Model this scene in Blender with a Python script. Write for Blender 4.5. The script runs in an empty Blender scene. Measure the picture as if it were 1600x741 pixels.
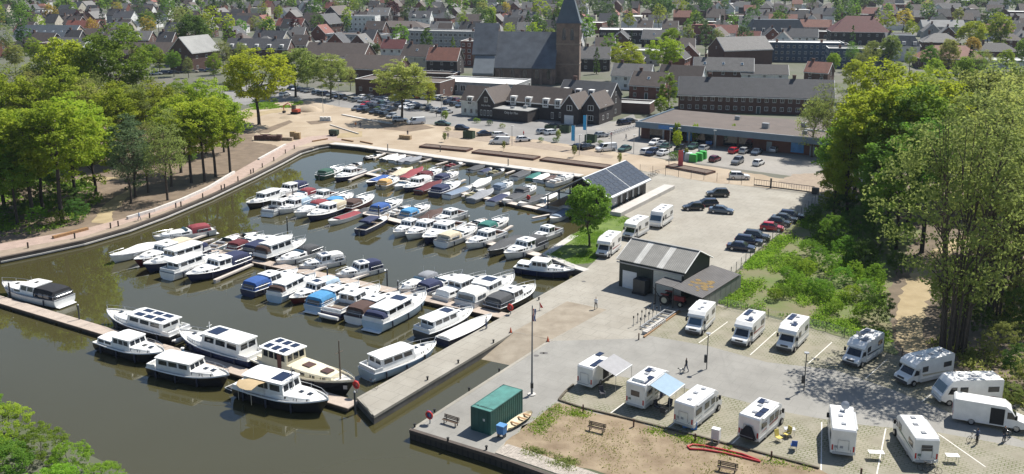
import bpy, math, random
import numpy as np
from mathutils import Vector, Matrix
from mathutils.geometry import tessellate_polygon
random.seed(7); RNG = np.random.default_rng(7)
R = math.radians
SC = bpy.context.scene
COL = SC.collection
# ------------------------------------------------------------------ camera
FPX, TH, CAMH, CYP = 1500.0, R(13.5), 46.9, 291.0
cd = bpy.data.cameras.new('camera'); cam = bpy.data.objects.new('camera', cd); COL.objects.link(cam)
cam.location = (0, 0, CAMH); cam.rotation_euler = (R(90) - TH, 0, 0)
cd.sensor_fit = 'HORIZONTAL'; cd.sensor_width = 36.0; cd.lens = FPX / 1600 * 36
cd.shift_y = -(370.5 - CYP) / 1600; cd.clip_start = 1.0; cd.clip_end = 6000
SC.camera = cam
# ------------------------------------------------------------------ light
SUN_AZ, SUN_EL = R(48.0), R(54.0)          # azimuth clockwise from +Y
w = bpy.data.worlds.new('World'); SC.world = w; w.use_nodes = True
nt = w.node_tree; bg = nt.nodes['Background']
sky = nt.nodes.new('ShaderNodeTexSky'); sky.sky_type = 'NISHITA'; sky.sun_disc = False
sky.sun_elevation = SUN_EL; sky.sun_rotation = SUN_AZ; sky.air_density = 1.0; sky.dust_density = 0.6; sky.ozone_density = 1.2
nt.links.new(sky.outputs[0], bg.inputs[0]); bg.inputs[1].default_value = 0.075
sl = bpy.data.lights.new('sun', 'SUN'); sl.energy = 5.0; sl.angle = R(0.53); sl.color = (1.0, 0.955, 0.88)
so = bpy.data.objects.new('sun', sl); COL.objects.link(so)
sd = Vector((math.sin(SUN_AZ) * math.cos(SUN_EL), math.cos(SUN_AZ) * math.cos(SUN_EL), math.sin(SUN_EL)))
so.rotation_euler = sd.to_track_quat('Z', 'Y').to_euler(); so.location = (60, 60, 120)
SC.view_settings.view_transform = 'Standard'; SC.view_settings.look = 'None'
SC.view_settings.exposure = 0.62; SC.view_settings.gamma = 1.0; SC.view_settings.use_curve_mapping = False
SC.render.engine = 'CYCLES'
SC.cycles.max_bounces = 7; SC.cycles.diffuse_bounces = 3; SC.cycles.glossy_bounces = 3
SC.cycles.transmission_bounces = 5; SC.cycles.volume_bounces = 0; SC.cycles.transparent_max_bounces = 6
HAZE = 0.00006
# ------------------------------------------------------------------ survey: picture point -> ground point
def G(x, y, z=0.0):
    u = (x - 800) / FPX; v = (y - CYP) / FPX
    d = Vector((u, math.cos(TH) - v * math.sin(TH), -math.sin(TH) - v * math.cos(TH)))
    t = (z - CAMH) / d.z
    return Vector((d.x * t, d.y * t, z))
def bearing(a, b): return math.atan2(b[1] - a[1], b[0] - a[0])
SITE = R(-32.0)          # the marina grid
# ------------------------------------------------------------------ materials
MATS = {}
def mat(name, col, rough=0.6, metal=0.0, var=0.12, scale=1.2, bump=0.0, spec=0.5, world=False, col2=None, det=4.0, rnd=0.0, trans=0.0, coat=0.0):
    if name in MATS: return MATS[name]
    m = bpy.data.materials.new(name); MATS[name] = m; m.use_nodes = True
    t = m.node_tree; b = t.nodes['Principled BSDF']; L = t.links.new
    b.inputs['Roughness'].default_value = rough; b.inputs['Metallic'].default_value = metal
    b.inputs['Specular IOR Level'].default_value = spec
    if coat: b.inputs['Coat Weight'].default_value = coat; b.inputs['Coat Roughness'].default_value = 0.08
    c = Vector(col)
    if var or col2:
        if world: co = t.nodes.new('ShaderNodeNewGeometry').outputs['Position']
        else: co = t.nodes.new('ShaderNodeTexCoord').outputs['Object']
        n = t.nodes.new('ShaderNodeTexNoise'); n.inputs['Scale'].default_value = scale; n.inputs['Detail'].default_value = det
        n.inputs['Roughness'].default_value = 0.6
        L(co, n.inputs['Vector'])
        mr = t.nodes.new('ShaderNodeMapRange'); mr.inputs[1].default_value = 0.32; mr.inputs[2].default_value = 0.68
        L(n.outputs[0], mr.inputs[0])
        mx = t.nodes.new('ShaderNodeMix'); mx.data_type = 'RGBA'
        a2 = Vector(col2) if col2 else c * (1 + var)
        a1 = c if col2 else c * (1 - var)
        mx.inputs[6].default_value = (*a1, 1); mx.inputs[7].default_value = (*a2, 1)
        L(mr.outputs[0], mx.inputs[0]); out = mx.outputs[2]
        if rnd:
            oi = t.nodes.new('ShaderNodeObjectInfo'); hs = t.nodes.new('ShaderNodeHueSaturation')
            m1 = t.nodes.new('ShaderNodeMapRange'); m1.inputs[3].default_value = 1 - rnd; m1.inputs[4].default_value = 1 + rnd
            L(oi.outputs['Random'], m1.inputs[0]); L(m1.outputs[0], hs.inputs['Value']); L(out, hs.inputs['Color'])
            m2 = t.nodes.new('ShaderNodeMath'); m2.operation = 'MULTIPLY'; m2.inputs[1].default_value = 7.31; L(oi.outputs['Random'], m2.inputs[0])
            m3 = t.nodes.new('ShaderNodeMath'); m3.operation = 'FRACT'; L(m2.outputs[0], m3.inputs[0])
            m4 = t.nodes.new('ShaderNodeMapRange'); m4.inputs[3].default_value = 0.5 - rnd * 0.09; m4.inputs[4].default_value = 0.5 + rnd * 0.09
            L(m3.outputs[0], m4.inputs[0]); L(m4.outputs[0], hs.inputs['Hue']); out = hs.outputs[0]
        L(out, b.inputs['Base Color'])
        if bump:
            bp = t.nodes.new('ShaderNodeBump'); bp.inputs['Strength'].default_value = bump; bp.inputs['Distance'].default_value = 0.05
            n2 = t.nodes.new('ShaderNodeTexNoise'); n2.inputs['Scale'].default_value = scale * 9; n2.inputs['Detail'].default_value = 3
            L(co, n2.inputs['Vector']); L(n2.outputs[0], bp.inputs['Height']); L(bp.outputs[0], b.inputs['Normal'])
        if trans:
            tr = t.nodes.new('ShaderNodeBsdfTranslucent'); L(out, tr.inputs['Color'])
            ms = t.nodes.new('ShaderNodeMixShader'); ms.inputs[0].default_value = trans
            L(b.outputs[0], ms.inputs[1]); L(tr.outputs[0], ms.inputs[2]); L(ms.outputs[0], t.nodes['Material Output'].inputs[0])
    else:
        b.inputs['Base Color'].default_value = (*c, 1)
    return m
def lined(name, col, col2, pitch, rough=0.7, axis=0, bump=0.4, duty=0.2, world=False, bpitch=None):
    """surface with courses: joints every `pitch` metres along one local axis, with noise"""
    if name in MATS: return MATS[name]
    m = mat(name, col, rough, var=0.16, scale=0.8, world=world)
    t = m.node_tree; L = t.links.new; b = t.nodes['Principled BSDF']
    co = (t.nodes.new('ShaderNodeNewGeometry').outputs['Position'] if world else t.nodes.new('ShaderNodeTexCoord').outputs['Object'])
    sp = t.nodes.new('ShaderNodeSeparateXYZ'); L(co, sp.inputs[0])
    def saw(ax, p):
        d = t.nodes.new('ShaderNodeMath'); d.operation = 'DIVIDE'; d.inputs[1].default_value = p; L(sp.outputs[ax], d.inputs[0])
        f = t.nodes.new('ShaderNodeMath'); f.operation = 'FRACT'; L(d.outputs[0], f.inputs[0])
        l = t.nodes.new('ShaderNodeMath'); l.operation = 'LESS_THAN'; l.inputs[1].default_value = duty; L(f.outputs[0], l.inputs[0])
        return l.outputs[0]
    s = saw(axis, pitch)
    if bpitch:
        s2 = saw(1 - axis if axis < 2 else 0, bpitch); mxm = t.nodes.new('ShaderNodeMath'); mxm.operation = 'MAXIMUM'
        L(s, mxm.inputs[0]); L(s2, mxm.inputs[1]); s = mxm.outputs[0]
    old = b.inputs['Base Color'].links[0].from_socket
    mx = t.nodes.new('ShaderNodeMix'); mx.data_type = 'RGBA'; mx.inputs[7].default_value = (*col2, 1)
    L(s, mx.inputs[0]); L(old, mx.inputs[6]); L(mx.outputs[2], b.inputs['Base Color'])
    bp = t.nodes.new('ShaderNodeBump'); bp.invert = True; bp.inputs['Strength'].default_value = bump; bp.inputs['Distance'].default_value = 0.03
    L(s, bp.inputs['Height']); L(bp.outputs[0], b.inputs['Normal'])
    return m
# ------------------------------------------------------------------ mesh collector
class MB:
    def __init__(s): s.v = []; s.f = []; s.m = []
    def add(s, vs, fs, mi=0):
        o = len(s.v); s.v += [tuple(p) for p in vs]
        for f in fs: s.f.append(tuple(i + o for i in f)); s.m.append(mi)
        return s
    def box(s, x0, x1, y0, y1, z0, z1, mi=0):
        return s.add([(x0,y0,z0),(x1,y0,z0),(x1,y1,z0),(x0,y1,z0),(x0,y0,z1),(x1,y0,z1),(x1,y1,z1),(x0,y1,z1)],
            [(3,2,1,0),(4,5,6,7),(0,1,5,4),(1,2,6,5),(2,3,7,6),(3,0,4,7)], mi)
    def hexa(s, p, mi=0):      # 8 points: bottom ring ccw, top ring ccw
        return s.add(p, [(3,2,1,0),(4,5,6,7),(0,1,5,4),(1,2,6,5),(2,3,7,6),(3,0,4,7)], mi)
    def frus(s, a, b, mi=0):   # a,b = (x0,x1,y0,y1,z)
        return s.hexa([(a[0],a[2],a[4]),(a[1],a[2],a[4]),(a[1],a[3],a[4]),(a[0],a[3],a[4]),(b[0],b[2],b[4]),(b[1],b[2],b[4]),(b[1],b[3],b[4]),(b[0],b[3],b[4])], mi)
    def prism(s, poly, z0, z1, mi=0):
        n = len(poly); vs = [(p[0],p[1],z0) for p in poly] + [(p[0],p[1],z1) for p in poly]
        fs = [tuple(range(n-1,-1,-1)), tuple(range(n,2*n))] + [(i,(i+1)%n,n+(i+1)%n,n+i) for i in range(n)]
        return s.add(vs, fs, mi)
    def xprism(s, poly, y0, y1, mi=0):   # poly of (x,z) extruded along y
        n = len(poly); vs = [(p[0],y0,p[1]) for p in poly] + [(p[0],y1,p[1]) for p in poly]
        fs = [tuple(range(n)), tuple(range(2*n-1,n-1,-1))] + [(i,n+i,n+(i+1)%n,(i+1)%n) for i in range(n)]
        return s.add(vs, fs, mi)
    def tube(s, pts, r, n=5, mi=0, closed=False):
        pts = [Vector(p) for p in pts]; k = len(pts); rs = r if isinstance(r, (list, tuple)) else [r] * k
        vs = []; 
        for i, p in enumerate(pts):
            if closed: d = pts[(i+1)%k] - pts[i-1]
            else: d = pts[min(i+1,k-1)] - pts[max(i-1,0)]
            if d.length < 1e-9: d = Vector((0,0,1))
            d.normalize(); a = Vector((0,0,1)) if abs(d.z) < 0.9 else Vector((1,0,0))
            u = d.cross(a).normalized(); q = d.cross(u)
            for j in range(n):
                t = 2*math.pi*j/n; vs.append(p + (u*math.cos(t) + q*math.sin(t)) * rs[i])
        fs = []
        for i in range(k if closed else k-1):
            for j in range(n):
                a0 = i*n+j; a1 = i*n+(j+1)%n; b0 = ((i+1)%k)*n+j; b1 = ((i+1)%k)*n+(j+1)%n
                fs.append((a0,b0,b1,a1))
        if not closed: fs += [tuple(range(n)), tuple(range(k*n-1,(k-1)*n-1,-1))]
        return s.add(vs, fs, mi)
    def cyl(s, x, y, z0, z1, r0, r1=None, n=12, mi=0):
        r1 = r0 if r1 is None else r1
        vs = [(x+r0*math.cos(2*math.pi*j/n), y+r0*math.sin(2*math.pi*j/n), z0) for j in range(n)] + [(x+r1*math.cos(2*math.pi*j/n), y+r1*math.sin(2*math.pi*j/n), z1) for j in range(n)]
        return s.add(vs, [tuple(range(n-1,-1,-1)), tuple(range(n,2*n))] + [(j,(j+1)%n,n+(j+1)%n,n+j) for j in range(n)], mi)
    def ycyl(s, x, z, y0, y1, r, n=14, mi=0):
        vs = [(x+r*math.cos(2*math.pi*j/n), y0, z+r*math.sin(2*math.pi*j/n)) for j in range(n)] + [(x+r*math.cos(2*math.pi*j/n), y1, z+r*math.sin(2*math.pi*j/n)) for j in range(n)]
        return s.add(vs, [tuple(range(n)), tuple(range(2*n-1,n-1,-1))] + [(j,n+j,n+(j+1)%n,(j+1)%n) for j in range(n)], mi)
    def loft(s, rings, cap=True, closed=True, mi=0):
        n = len(rings[0]); vs = [p for r in rings for p in r]; fs = []
        for i in range(len(rings)-1):
            for j in range(n if closed else n-1):
                fs.append((i*n+j, i*n+(j+1)%n, (i+1)*n+(j+1)%n, (i+1)*n+j))
        if cap: fs += [tuple(range(n-1,-1,-1)), tuple(range((len(rings)-1)*n, len(rings)*n))]
        return s.add(vs, fs, mi)
    def panel(s, c, off=0.012, th=0.02, mi=0):     # c: four corners; a thin plate lying off the surface
        c = [Vector(p) for p in c]; n = (c[1]-c[0]).cross(c[3]-c[0]).normalized()
        lo = [p + n*(off-th) for p in c]; hi = [p + n*off for p in c]
        return s.hexa(lo + hi, mi)
    def mesh(s, name, mats, smooth=None):
        me = bpy.data.meshes.new(name); me.from_pydata(s.v, [], s.f)
        mats = mats if isinstance(mats, (list, tuple)) else [mats]
        for m in mats: me.materials.append(m)
        if len(mats) > 1: me.polygons.foreach_set('material_index', s.m)
        if smooth is not None:
            me.polygons.foreach_set('use_smooth', [True]*len(me.polygons)); me.set_sharp_from_angle(angle=R(smooth))
        me.update(); return me
    def build(s, name, mats, parent=None, smooth=None, kind=None):
        o = bpy.data.objects.new(name, s.mesh(name, mats, smooth)); COL.objects.link(o)
        if parent is not None: o.parent = parent
        if kind: o['kind'] = kind
        return o
def bez(a, b, t): return a + (b - a) * t
def tag(o, label, cat, group=None):
    o['label'] = label; o['category'] = cat
    if group: o['group'] = group
    return o
def thing(name, label, cat, loc=(0,0,0), rz=0.0, group=None):
    o = bpy.data.objects.new(name, None); COL.objects.link(o); o.empty_display_size = 0.5
    o.location = loc; o.rotation_euler = (0, 0, rz)
    return tag(o, label, cat, group)
def inst(name, me, parent, loc=(0,0,0), rot=(0,0,0), scale=(1,1,1)):
    o = bpy.data.objects.new(name, me); COL.objects.link(o); o.parent = parent
    o.location = loc; o.rotation_euler = rot; o.scale = scale; return o
def dup(root, label=None, group=None):
    r = root.copy(); COL.objects.link(r)
    if label: r['label'] = label
    if group: r['group'] = group
    for ch in root.children:
        c = ch.copy(); COL.objects.link(c); c.parent = r
        for g in ch.children:
            d = g.copy(); COL.objects.link(d); d.parent = c
    return r
ORD = ['', 'first', 'second', 'third', 'fourth', 'fifth', 'sixth', 'seventh', 'eighth', 'ninth', 'tenth', 'eleventh', 'twelfth', 'thirteenth', 'fourteenth', 'fifteenth', 'sixteenth', 'seventeenth', 'eighteenth', 'nineteenth', 'twentieth']
USED = {}
WHITE = mat('white_gelcoat', (0.80, 0.80, 0.78), 0.28, var=0.05, scale=1.0)
GLASS = mat('dark_glass', (0.018, 0.022, 0.028), 0.06, var=0.0, spec=0.8)
GLASSB = mat('blue_glass', (0.05, 0.09, 0.13), 0.05, var=0.0, spec=0.9)
STEEL = mat('stainless', (0.62, 0.63, 0.64), 0.3, metal=0.8, var=0.05)
BLACK = mat('black_rubber', (0.014, 0.014, 0.015), 0.75, var=0.2, scale=6)
DARK = mat('dark_paint', (0.03, 0.033, 0.036), 0.5, var=0.15)
WOOD = mat('teak', (0.30, 0.17, 0.08), 0.55, var=0.2, scale=4)
GREYM = mat('grey_metal', (0.32, 0.33, 0.34), 0.45, metal=0.3, var=0.1)
SOLAR = mat('solar_cells', (0.012, 0.018, 0.045), 0.18, var=0.1, scale=3, spec=0.7)
# ================================================================== figures and lettering, made first while the scene is empty
def person_mesh(pose, top, bottom, hair, shoes=(.02,.02,.02)):
    J = {'pel': (0,0,.96,.125), 'ch': (0,.01,1.28,.145), 'nk': (0,0,1.49,.06), 'hd': (0,.02,1.60,.088), 'ht': (0,.01,1.72,.07)}
    st = .0 if pose == 'stand' else .24
    for sg, n in ((1,'r'),(-1,'l')):
        f = st*sg; J['hip'+n] = (sg*.10,0,.88,.095); J['kn'+n] = (sg*.11,f*.55+.02,.50,.065); J['an'+n] = (sg*.11,f-(.02 if f > 0 else .05),.09,.045); J['to'+n] = (sg*.12,f+.14,.05,.042)
        J['sh'+n] = (sg*.185,0,1.42,.062); J['el'+n] = (sg*.25,-f*.4-.02,1.15,.046); J['wr'+n] = (sg*.25,-f*.7+.12,.93,.034); J['ha'+n] = (sg*.24,-f*.75+.17,.83,.036)
    keys = list(J); E = [('pel','ch'),('ch','nk'),('nk','hd'),('hd','ht')]
    for n in 'rl': E += [('pel','hip'+n),('hip'+n,'kn'+n),('kn'+n,'an'+n),('an'+n,'to'+n),('ch','sh'+n),('sh'+n,'el'+n),('el'+n,'wr'+n),('wr'+n,'ha'+n)]
    me = bpy.data.meshes.new('skel'); me.from_pydata([J[k][:3] for k in keys], [(keys.index(a), keys.index(b)) for a, b in E], [])
    ob = bpy.data.objects.new('skel', me); COL.objects.link(ob); md = ob.modifiers.new('s', 'SKIN'); sv = me.skin_vertices[0].data if me.skin_vertices else None
    if sv is None: me.attributes.new; 
    for i, k in enumerate(keys): me.skin_vertices[0].data[i].radius = (J[k][3],)*2; me.skin_vertices[0].data[i].use_root = (k == 'pel')
    sb = ob.modifiers.new('b', 'SUBSURF'); sb.levels = 1; sb.render_levels = 1; bpy.context.view_layer.update()
    m2 = bpy.data.meshes.new_from_object(ob.evaluated_get(bpy.context.evaluated_depsgraph_get())); bpy.data.objects.remove(ob)
    m2.materials.clear()
    for nm, c_ in (('top', top), ('bottom', bottom), ('skin', (.45,.27,.19)), ('hair', hair), ('shoes', shoes)): m2.materials.append(mat('p_%s_%d_%d_%d' % (nm, *(int(v*255) for v in c_)), c_, .8, var=.08, scale=5))
    for pl in m2.polygons:
        x_, y_, z_ = pl.center
        pl.material_index = 4 if z_ < .10 else 1 if z_ < .96 and abs(x_) < .205 else 2 if (z_ < .95 and abs(x_) > .2) else 0 if z_ < 1.49 else 3 if (z_ > 1.69 or (y_ < -.005 and z_ > 1.55)) else 2
        pl.use_smooth = True
    m2.name = 'person'; return m2
def dog_mesh():
    J = [(0,-.28,.36,.10),(0,0,.38,.11),(0,.26,.40,.12),(0,.40,.52,.06),(0,.50,.60,.075),(0,.64,.57,.04),(0,-.42,.48,.025),(0,-.5,.6,.015)]; E = [(0,1),(1,2),(2,3),(3,4),(4,5),(0,6),(6,7)]
    for sx in (-.08,.08):
        for b_, y_, kz in ((0,-.28,.04),(2,.26,-.02)): k = len(J); J += [(sx,y_,.24,.05),(sx,y_-kz,.12,.03),(sx,y_+.02,.03,.03)]; E += [(b_,k),(k,k+1),(k+1,k+2)]
    me = bpy.data.meshes.new('dskel'); me.from_pydata([j[:3] for j in J], E, []); ob = bpy.data.objects.new('dskel', me); COL.objects.link(ob); ob.modifiers.new('s', 'SKIN')
    for i, j in enumerate(J): me.skin_vertices[0].data[i].radius = (j[3],)*2; me.skin_vertices[0].data[i].use_root = (i == 1)
    ob.modifiers.new('b', 'SUBSURF').levels = 1; bpy.context.view_layer.update(); m2 = bpy.data.meshes.new_from_object(ob.evaluated_get(bpy.context.evaluated_depsgraph_get())); bpy.data.objects.remove(ob)
    m2.materials.clear(); m2.materials.append(mat('dog_white', (.6,.58,.54), .9, var=.1)); m2.materials.append(mat('dog_black', (.03,.03,.03), .9))
    for pl in m2.polygons: pl.use_smooth = True; pl.material_index = 1 if (pl.center[1] > .45 or (-.2 < pl.center[1] < .05 and pl.center[2] > .36)) else 0
    return m2
Wt, Bk, Bl, Jn = (.65,.65,.66), (.02,.02,.025), (.10,.20,.42), (.04,.06,.12)
DOGM = dog_mesh(); PEOPLE = {}
for key in [('walk',Wt,Bk,(.04,.03,.02)),('walk',Bk,Jn,(.03,.02,.02)),('stand',Wt,Jn,(.1,.07,.04)),('walk',(.30,.42,.60),(.15,.16,.2),(.2,.18,.15)),('stand',Jn,Bk,(.05,.04,.03)),('stand',Bk,Jn,(.04,.03,.02))] + [('walk' if i % 2 else 'stand', tp, Jn, (.04,.03,.02)) for i, tp in enumerate([(.35,.12,.02),Bk,Bk,Jn,Bk,Bk,(.4,.05,.05),Bk,(.5,.08,.1),Bk])]:
    if key not in PEOPLE: PEOPLE[key] = person_mesh(*key)
TEXTS = {}
for txt, size in (('Only for Men', 1.15), ('Only for Men', .8), ('WELDERDOCK', .34)):
    cu = bpy.data.curves.new('txt', 'FONT'); cu.body = txt; cu.size = size; cu.align_x = 'CENTER'; cu.extrude = .01
    ob = bpy.data.objects.new('txt', cu); COL.objects.link(ob); bpy.context.view_layer.update()
    TEXTS[(txt, size)] = bpy.data.meshes.new_from_object(ob.evaluated_get(bpy.context.evaluated_depsgraph_get())); bpy.data.objects.remove(ob); bpy.data.curves.remove(cu)
# ================================================================== ground, water, quays
def W2(pts): return [tuple(G(*p)[:2]) for p in pts]
M_TOWN = mat('town_ground', (0.13, 0.12, 0.105), 0.9, world=True, scale=0.035, col2=(0.055, 0.075, 0.025), det=6)
M_CONC = mat('quay_concrete', (0.255, 0.235, 0.195), 0.85, world=True, scale=0.18, col2=(0.325, 0.305, 0.26), det=8, bump=0.1)
M_RAMP = mat('ramp_concrete', (0.20, 0.165, 0.12), 0.85, world=True, scale=0.5, col2=(0.30, 0.26, 0.20), det=7)
M_SOIL = mat('brown_soil', (0.115, 0.085, 0.058), 0.95, world=True, scale=0.35, col2=(0.20, 0.15, 0.105), det=8, bump=0.4)
M_GRAV = mat('gravel_strip', (0.24, 0.19, 0.145), 0.95, world=True, scale=0.9, col2=(0.31, 0.25, 0.19), det=8)
M_SAND = mat('construction_sand', (0.29, 0.225, 0.155), 0.95, world=True, scale=0.12, col2=(0.40, 0.33, 0.245), det=9, bump=0.2)
M_TRAIL = mat('sandy_trail', (0.26, 0.20, 0.11), 0.95, world=True, scale=0.3, col2=(0.37, 0.295, 0.175), det=8)
M_PATH = lined('brick_path', (0.36, 0.27, 0.225), (0.30, 0.22, 0.18), 0.42, 0.85, 0, 0.2, 0.1, world=True, bpitch=0.84)
M_ASPH = mat('parking_asphalt', (0.17, 0.165, 0.16), 0.9, world=True, scale=0.1, col2=(0.24, 0.232, 0.22), det=8)
M_ASPH2 = mat('market_paving', (0.225, 0.21, 0.188), 0.9, world=True, scale=0.1, col2=(0.29, 0.272, 0.245), det=8)
M_GRASS = mat('lawn', (0.075, 0.12, 0.020), 0.95, world=True, scale=0.5, col2=(0.14, 0.20, 0.035), det=8, bump=0.6)
M_SCRUB = mat('rough_grass', (0.17, 0.145, 0.085), 0.95, world=True, scale=0.16, col2=(0.09, 0.14, 0.025), det=9, bump=0.6)
M_DIRT = mat('dry_dirt', (0.165, 0.118, 0.072), 0.95, world=True, scale=0.4, col2=(0.30, 0.235, 0.155), det=10, bump=0.5)
M_FOREST = mat('forest_floor', (0.10, 0.078, 0.052), 0.95, world=True, scale=0.3, col2=(0.17, 0.13, 0.09), det=8, bump=0.4)
def paver_mat():
    m = mat('grass_pavers', (0.205, 0.188, 0.138), 0.9, world=True, scale=0.5, col2=(0.275, 0.255, 0.20), det=8)
    t = m.node_tree; L = t.links.new; b = t.nodes['Principled BSDF']
    ge = t.nodes.new('ShaderNodeNewGeometry'); mp = t.nodes.new('ShaderNodeMapping'); mp.inputs['Rotation'].default_value = (0, 0, R(32)); L(ge.outputs[0], mp.inputs[0])
    br = t.nodes.new('ShaderNodeTexBrick'); br.inputs['Scale'].default_value = 1.0; br.inputs['Brick Width'].default_value = 0.62; br.inputs['Row Height'].default_value = 0.41
    br.inputs['Mortar Size'].default_value = 0.05; br.inputs['Mortar Smooth'].default_value = 0.3; L(mp.outputs[0], br.inputs[0])
    n = t.nodes.new('ShaderNodeTexNoise'); n.inputs['Scale'].default_value = 0.35; n.inputs['Detail'].default_value = 6; L(ge.outputs[0], n.inputs[0])
    mr = t.nodes.new('ShaderNodeMapRange'); mr.inputs[1].default_value = 0.38; mr.inputs[2].default_value = 0.62; L(n.outputs[0], mr.inputs[0])
    ml = t.nodes.new('ShaderNodeMath'); ml.operation = 'MULTIPLY'; L(mr.outputs[0], ml.inputs[0]); L(br.outputs['Fac'], ml.inputs[1])
    old = b.inputs['Base Color'].links[0].from_socket
    mx = t.nodes.new('ShaderNodeMix'); mx.data_type = 'RGBA'; mx.inputs[7].default_value = (0.085, 0.10, 0.03, 1); L(ml.outputs[0], mx.inputs[0]); L(old, mx.inputs[6])
    L(mx.outputs[2], b.inputs['Base Color'])
    return m
M_PAV = paver_mat()
def joints(m, sc, dark):
    """fine paving joints and stains on the concrete yard"""
    t = m.node_tree; L = t.links.new; b = t.nodes['Principled BSDF']
    ge = t.nodes.new('ShaderNodeNewGeometry'); mp = t.nodes.new('ShaderNodeMapping'); mp.inputs['Rotation'].default_value = (0, 0, R(32)); L(ge.outputs[0], mp.inputs[0])
    br = t.nodes.new('ShaderNodeTexBrick'); br.inputs['Scale'].default_value = sc; br.inputs['Mortar Size'].default_value = 0.012; br.inputs['Brick Width'].default_value = 0.5; br.inputs['Row Height'].default_value = 0.5; L(mp.outputs[0], br.inputs[0])
    old = b.inputs['Base Color'].links[0].from_socket
    mx = t.nodes.new('ShaderNodeMix'); mx.data_type = 'RGBA'; mx.blend_type = 'MULTIPLY'; mx.inputs[7].default_value = (dark, dark, dark, 1)
    L(br.outputs['Fac'], mx.inputs[0]); L(old, mx.inputs[6])
    n = t.nodes.new('ShaderNodeTexNoise'); n.inputs['Scale'].default_value = 0.06; n.inputs['Detail'].default_value = 5; L(ge.outputs[0], n.inputs[0])
    mr = t.nodes.new('ShaderNodeMapRange'); mr.inputs[1].default_value = 0.35; mr.inputs[2].default_value = 0.65; mr.inputs[3].default_value = 0.92; mr.inputs[4].default_value = 1.06; L(n.outputs[0], mr.inputs[0])
    n3 = t.nodes.new('ShaderNodeTexNoise'); n3.inputs['Scale'].default_value = 0.55; n3.inputs['Detail'].default_value = 9; n3.inputs['Roughness'].default_value = 0.75; n3.inputs['Distortion'].default_value = 1.2
    sc3 = t.nodes.new('ShaderNodeMapping'); sc3.inputs['Rotation'].default_value = (0, 0, R(20)); sc3.inputs['Scale'].default_value = (1.0, 0.22, 1.0); L(ge.outputs[0], sc3.inputs[0]); L(sc3.outputs[0], n3.inputs[0])
    r3 = t.nodes.new('ShaderNodeMapRange'); r3.inputs[1].default_value = 0.34; r3.inputs[2].default_value = 0.50; r3.inputs[3].default_value = 0.91; r3.inputs[4].default_value = 1.0; L(n3.outputs[0], r3.inputs[0])
    mu = t.nodes.new('ShaderNodeMath'); mu.operation = 'MULTIPLY'; L(mr.outputs[0], mu.inputs[0]); L(r3.outputs[0], mu.inputs[1]); mr = mu
    m2 = t.nodes.new('ShaderNodeMix'); m2.data_type = 'RGBA'; m2.blend_type = 'MULTIPLY'; m2.inputs[0].default_value = 1.0; L(mx.outputs[2], m2.inputs[6]); L(mr.outputs[0], m2.inputs[7])
    L(m2.outputs[2], b.inputs['Base Color'])
joints(M_CONC, 0.25, 0.80); joints(M_ASPH2, 0.4, 0.92)
def ragged(pts, amp, step=1.1):
    out = []; n = len(pts)
    for i in range(n):
        a, b = Vector(pts[i]), Vector(pts[(i+1) % n]); d = b - a; k = max(1, int(d.length/step))
        if d.length > 120: k = 1
        nr = Vector((-d.y, d.x)).normalized() if d.length > 0 else Vector((0, 0))
        for j in range(k):
            p = a + d*(j/k); out.append(tuple(p + nr*amp*(math.sin(p.x*1.7+p.y*.9)*.5 + random.uniform(-.5, .5)) if j else p))
    return out
def sheet(name, wpts, m, z, kind='structure', holes=(), rag=0.0):
    if rag: wpts = ragged(wpts, rag)
    loops = [[Vector((p[0], p[1], 0)) for p in wpts]] + [[Vector((p[0], p[1], 0)) for p in h] for h in holes]
    tris = tessellate_polygon(loops); pts = [p for l in loops for p in l]
    fs = []
    for t in tris:
        a, b, c = (pts[i] for i in t)
        fs.append(t if (b - a).cross(c - a).z > 0 else t[::-1])
    me = bpy.data.meshes.new(name); me.from_pydata([(p.x, p.y, z) for p in pts], [], fs); me.materials.append(m); me.update()
    o = bpy.data.objects.new(name, me); COL.objects.link(o); o['kind'] = kind; return o
WZ = -1.0
LEFT = W2([(0,403),(60,391),(130,376),(200,356),(260,334),(330,305),(400,272),(440,252),(470,236),(497,228),(515,225)])
FAR = W2([(515,225),(560,229.5),(640,240),(760,257),(905,276)])
RIGHT = W2([(905,276),(948,283),(962,322),(935,345),(893,367),(847,397),(893,418),(913,424)])
PIER = W2([(913,424),(558,622),(584,650),(803,519)])
SLIP = W2([(861,530),(640,672)])
FRONT = W2([(640,672),(770,712),(852,741)]) + [(30, 64), (58, 48)]
NEAR = [(60, 20), (10, 24), (-6, 42), (-16, 60), (-25, 72), (-34, 79.5), (-48, 89), (-63, 98.5), (-90, 108), (-140, 112), (-320, 112), (-320, 150), (-160, 132), (-100, 138)]
HOLE = LEFT + FAR[1:] + RIGHT[1:] + PIER[1:] + SLIP + FRONT[1:] + NEAR
sheet('ground', [(-1600,-400),(1600,-400),(1600,2600),(-1600,2600)], M_TOWN, 0.0, holes=[HOLE])
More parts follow.
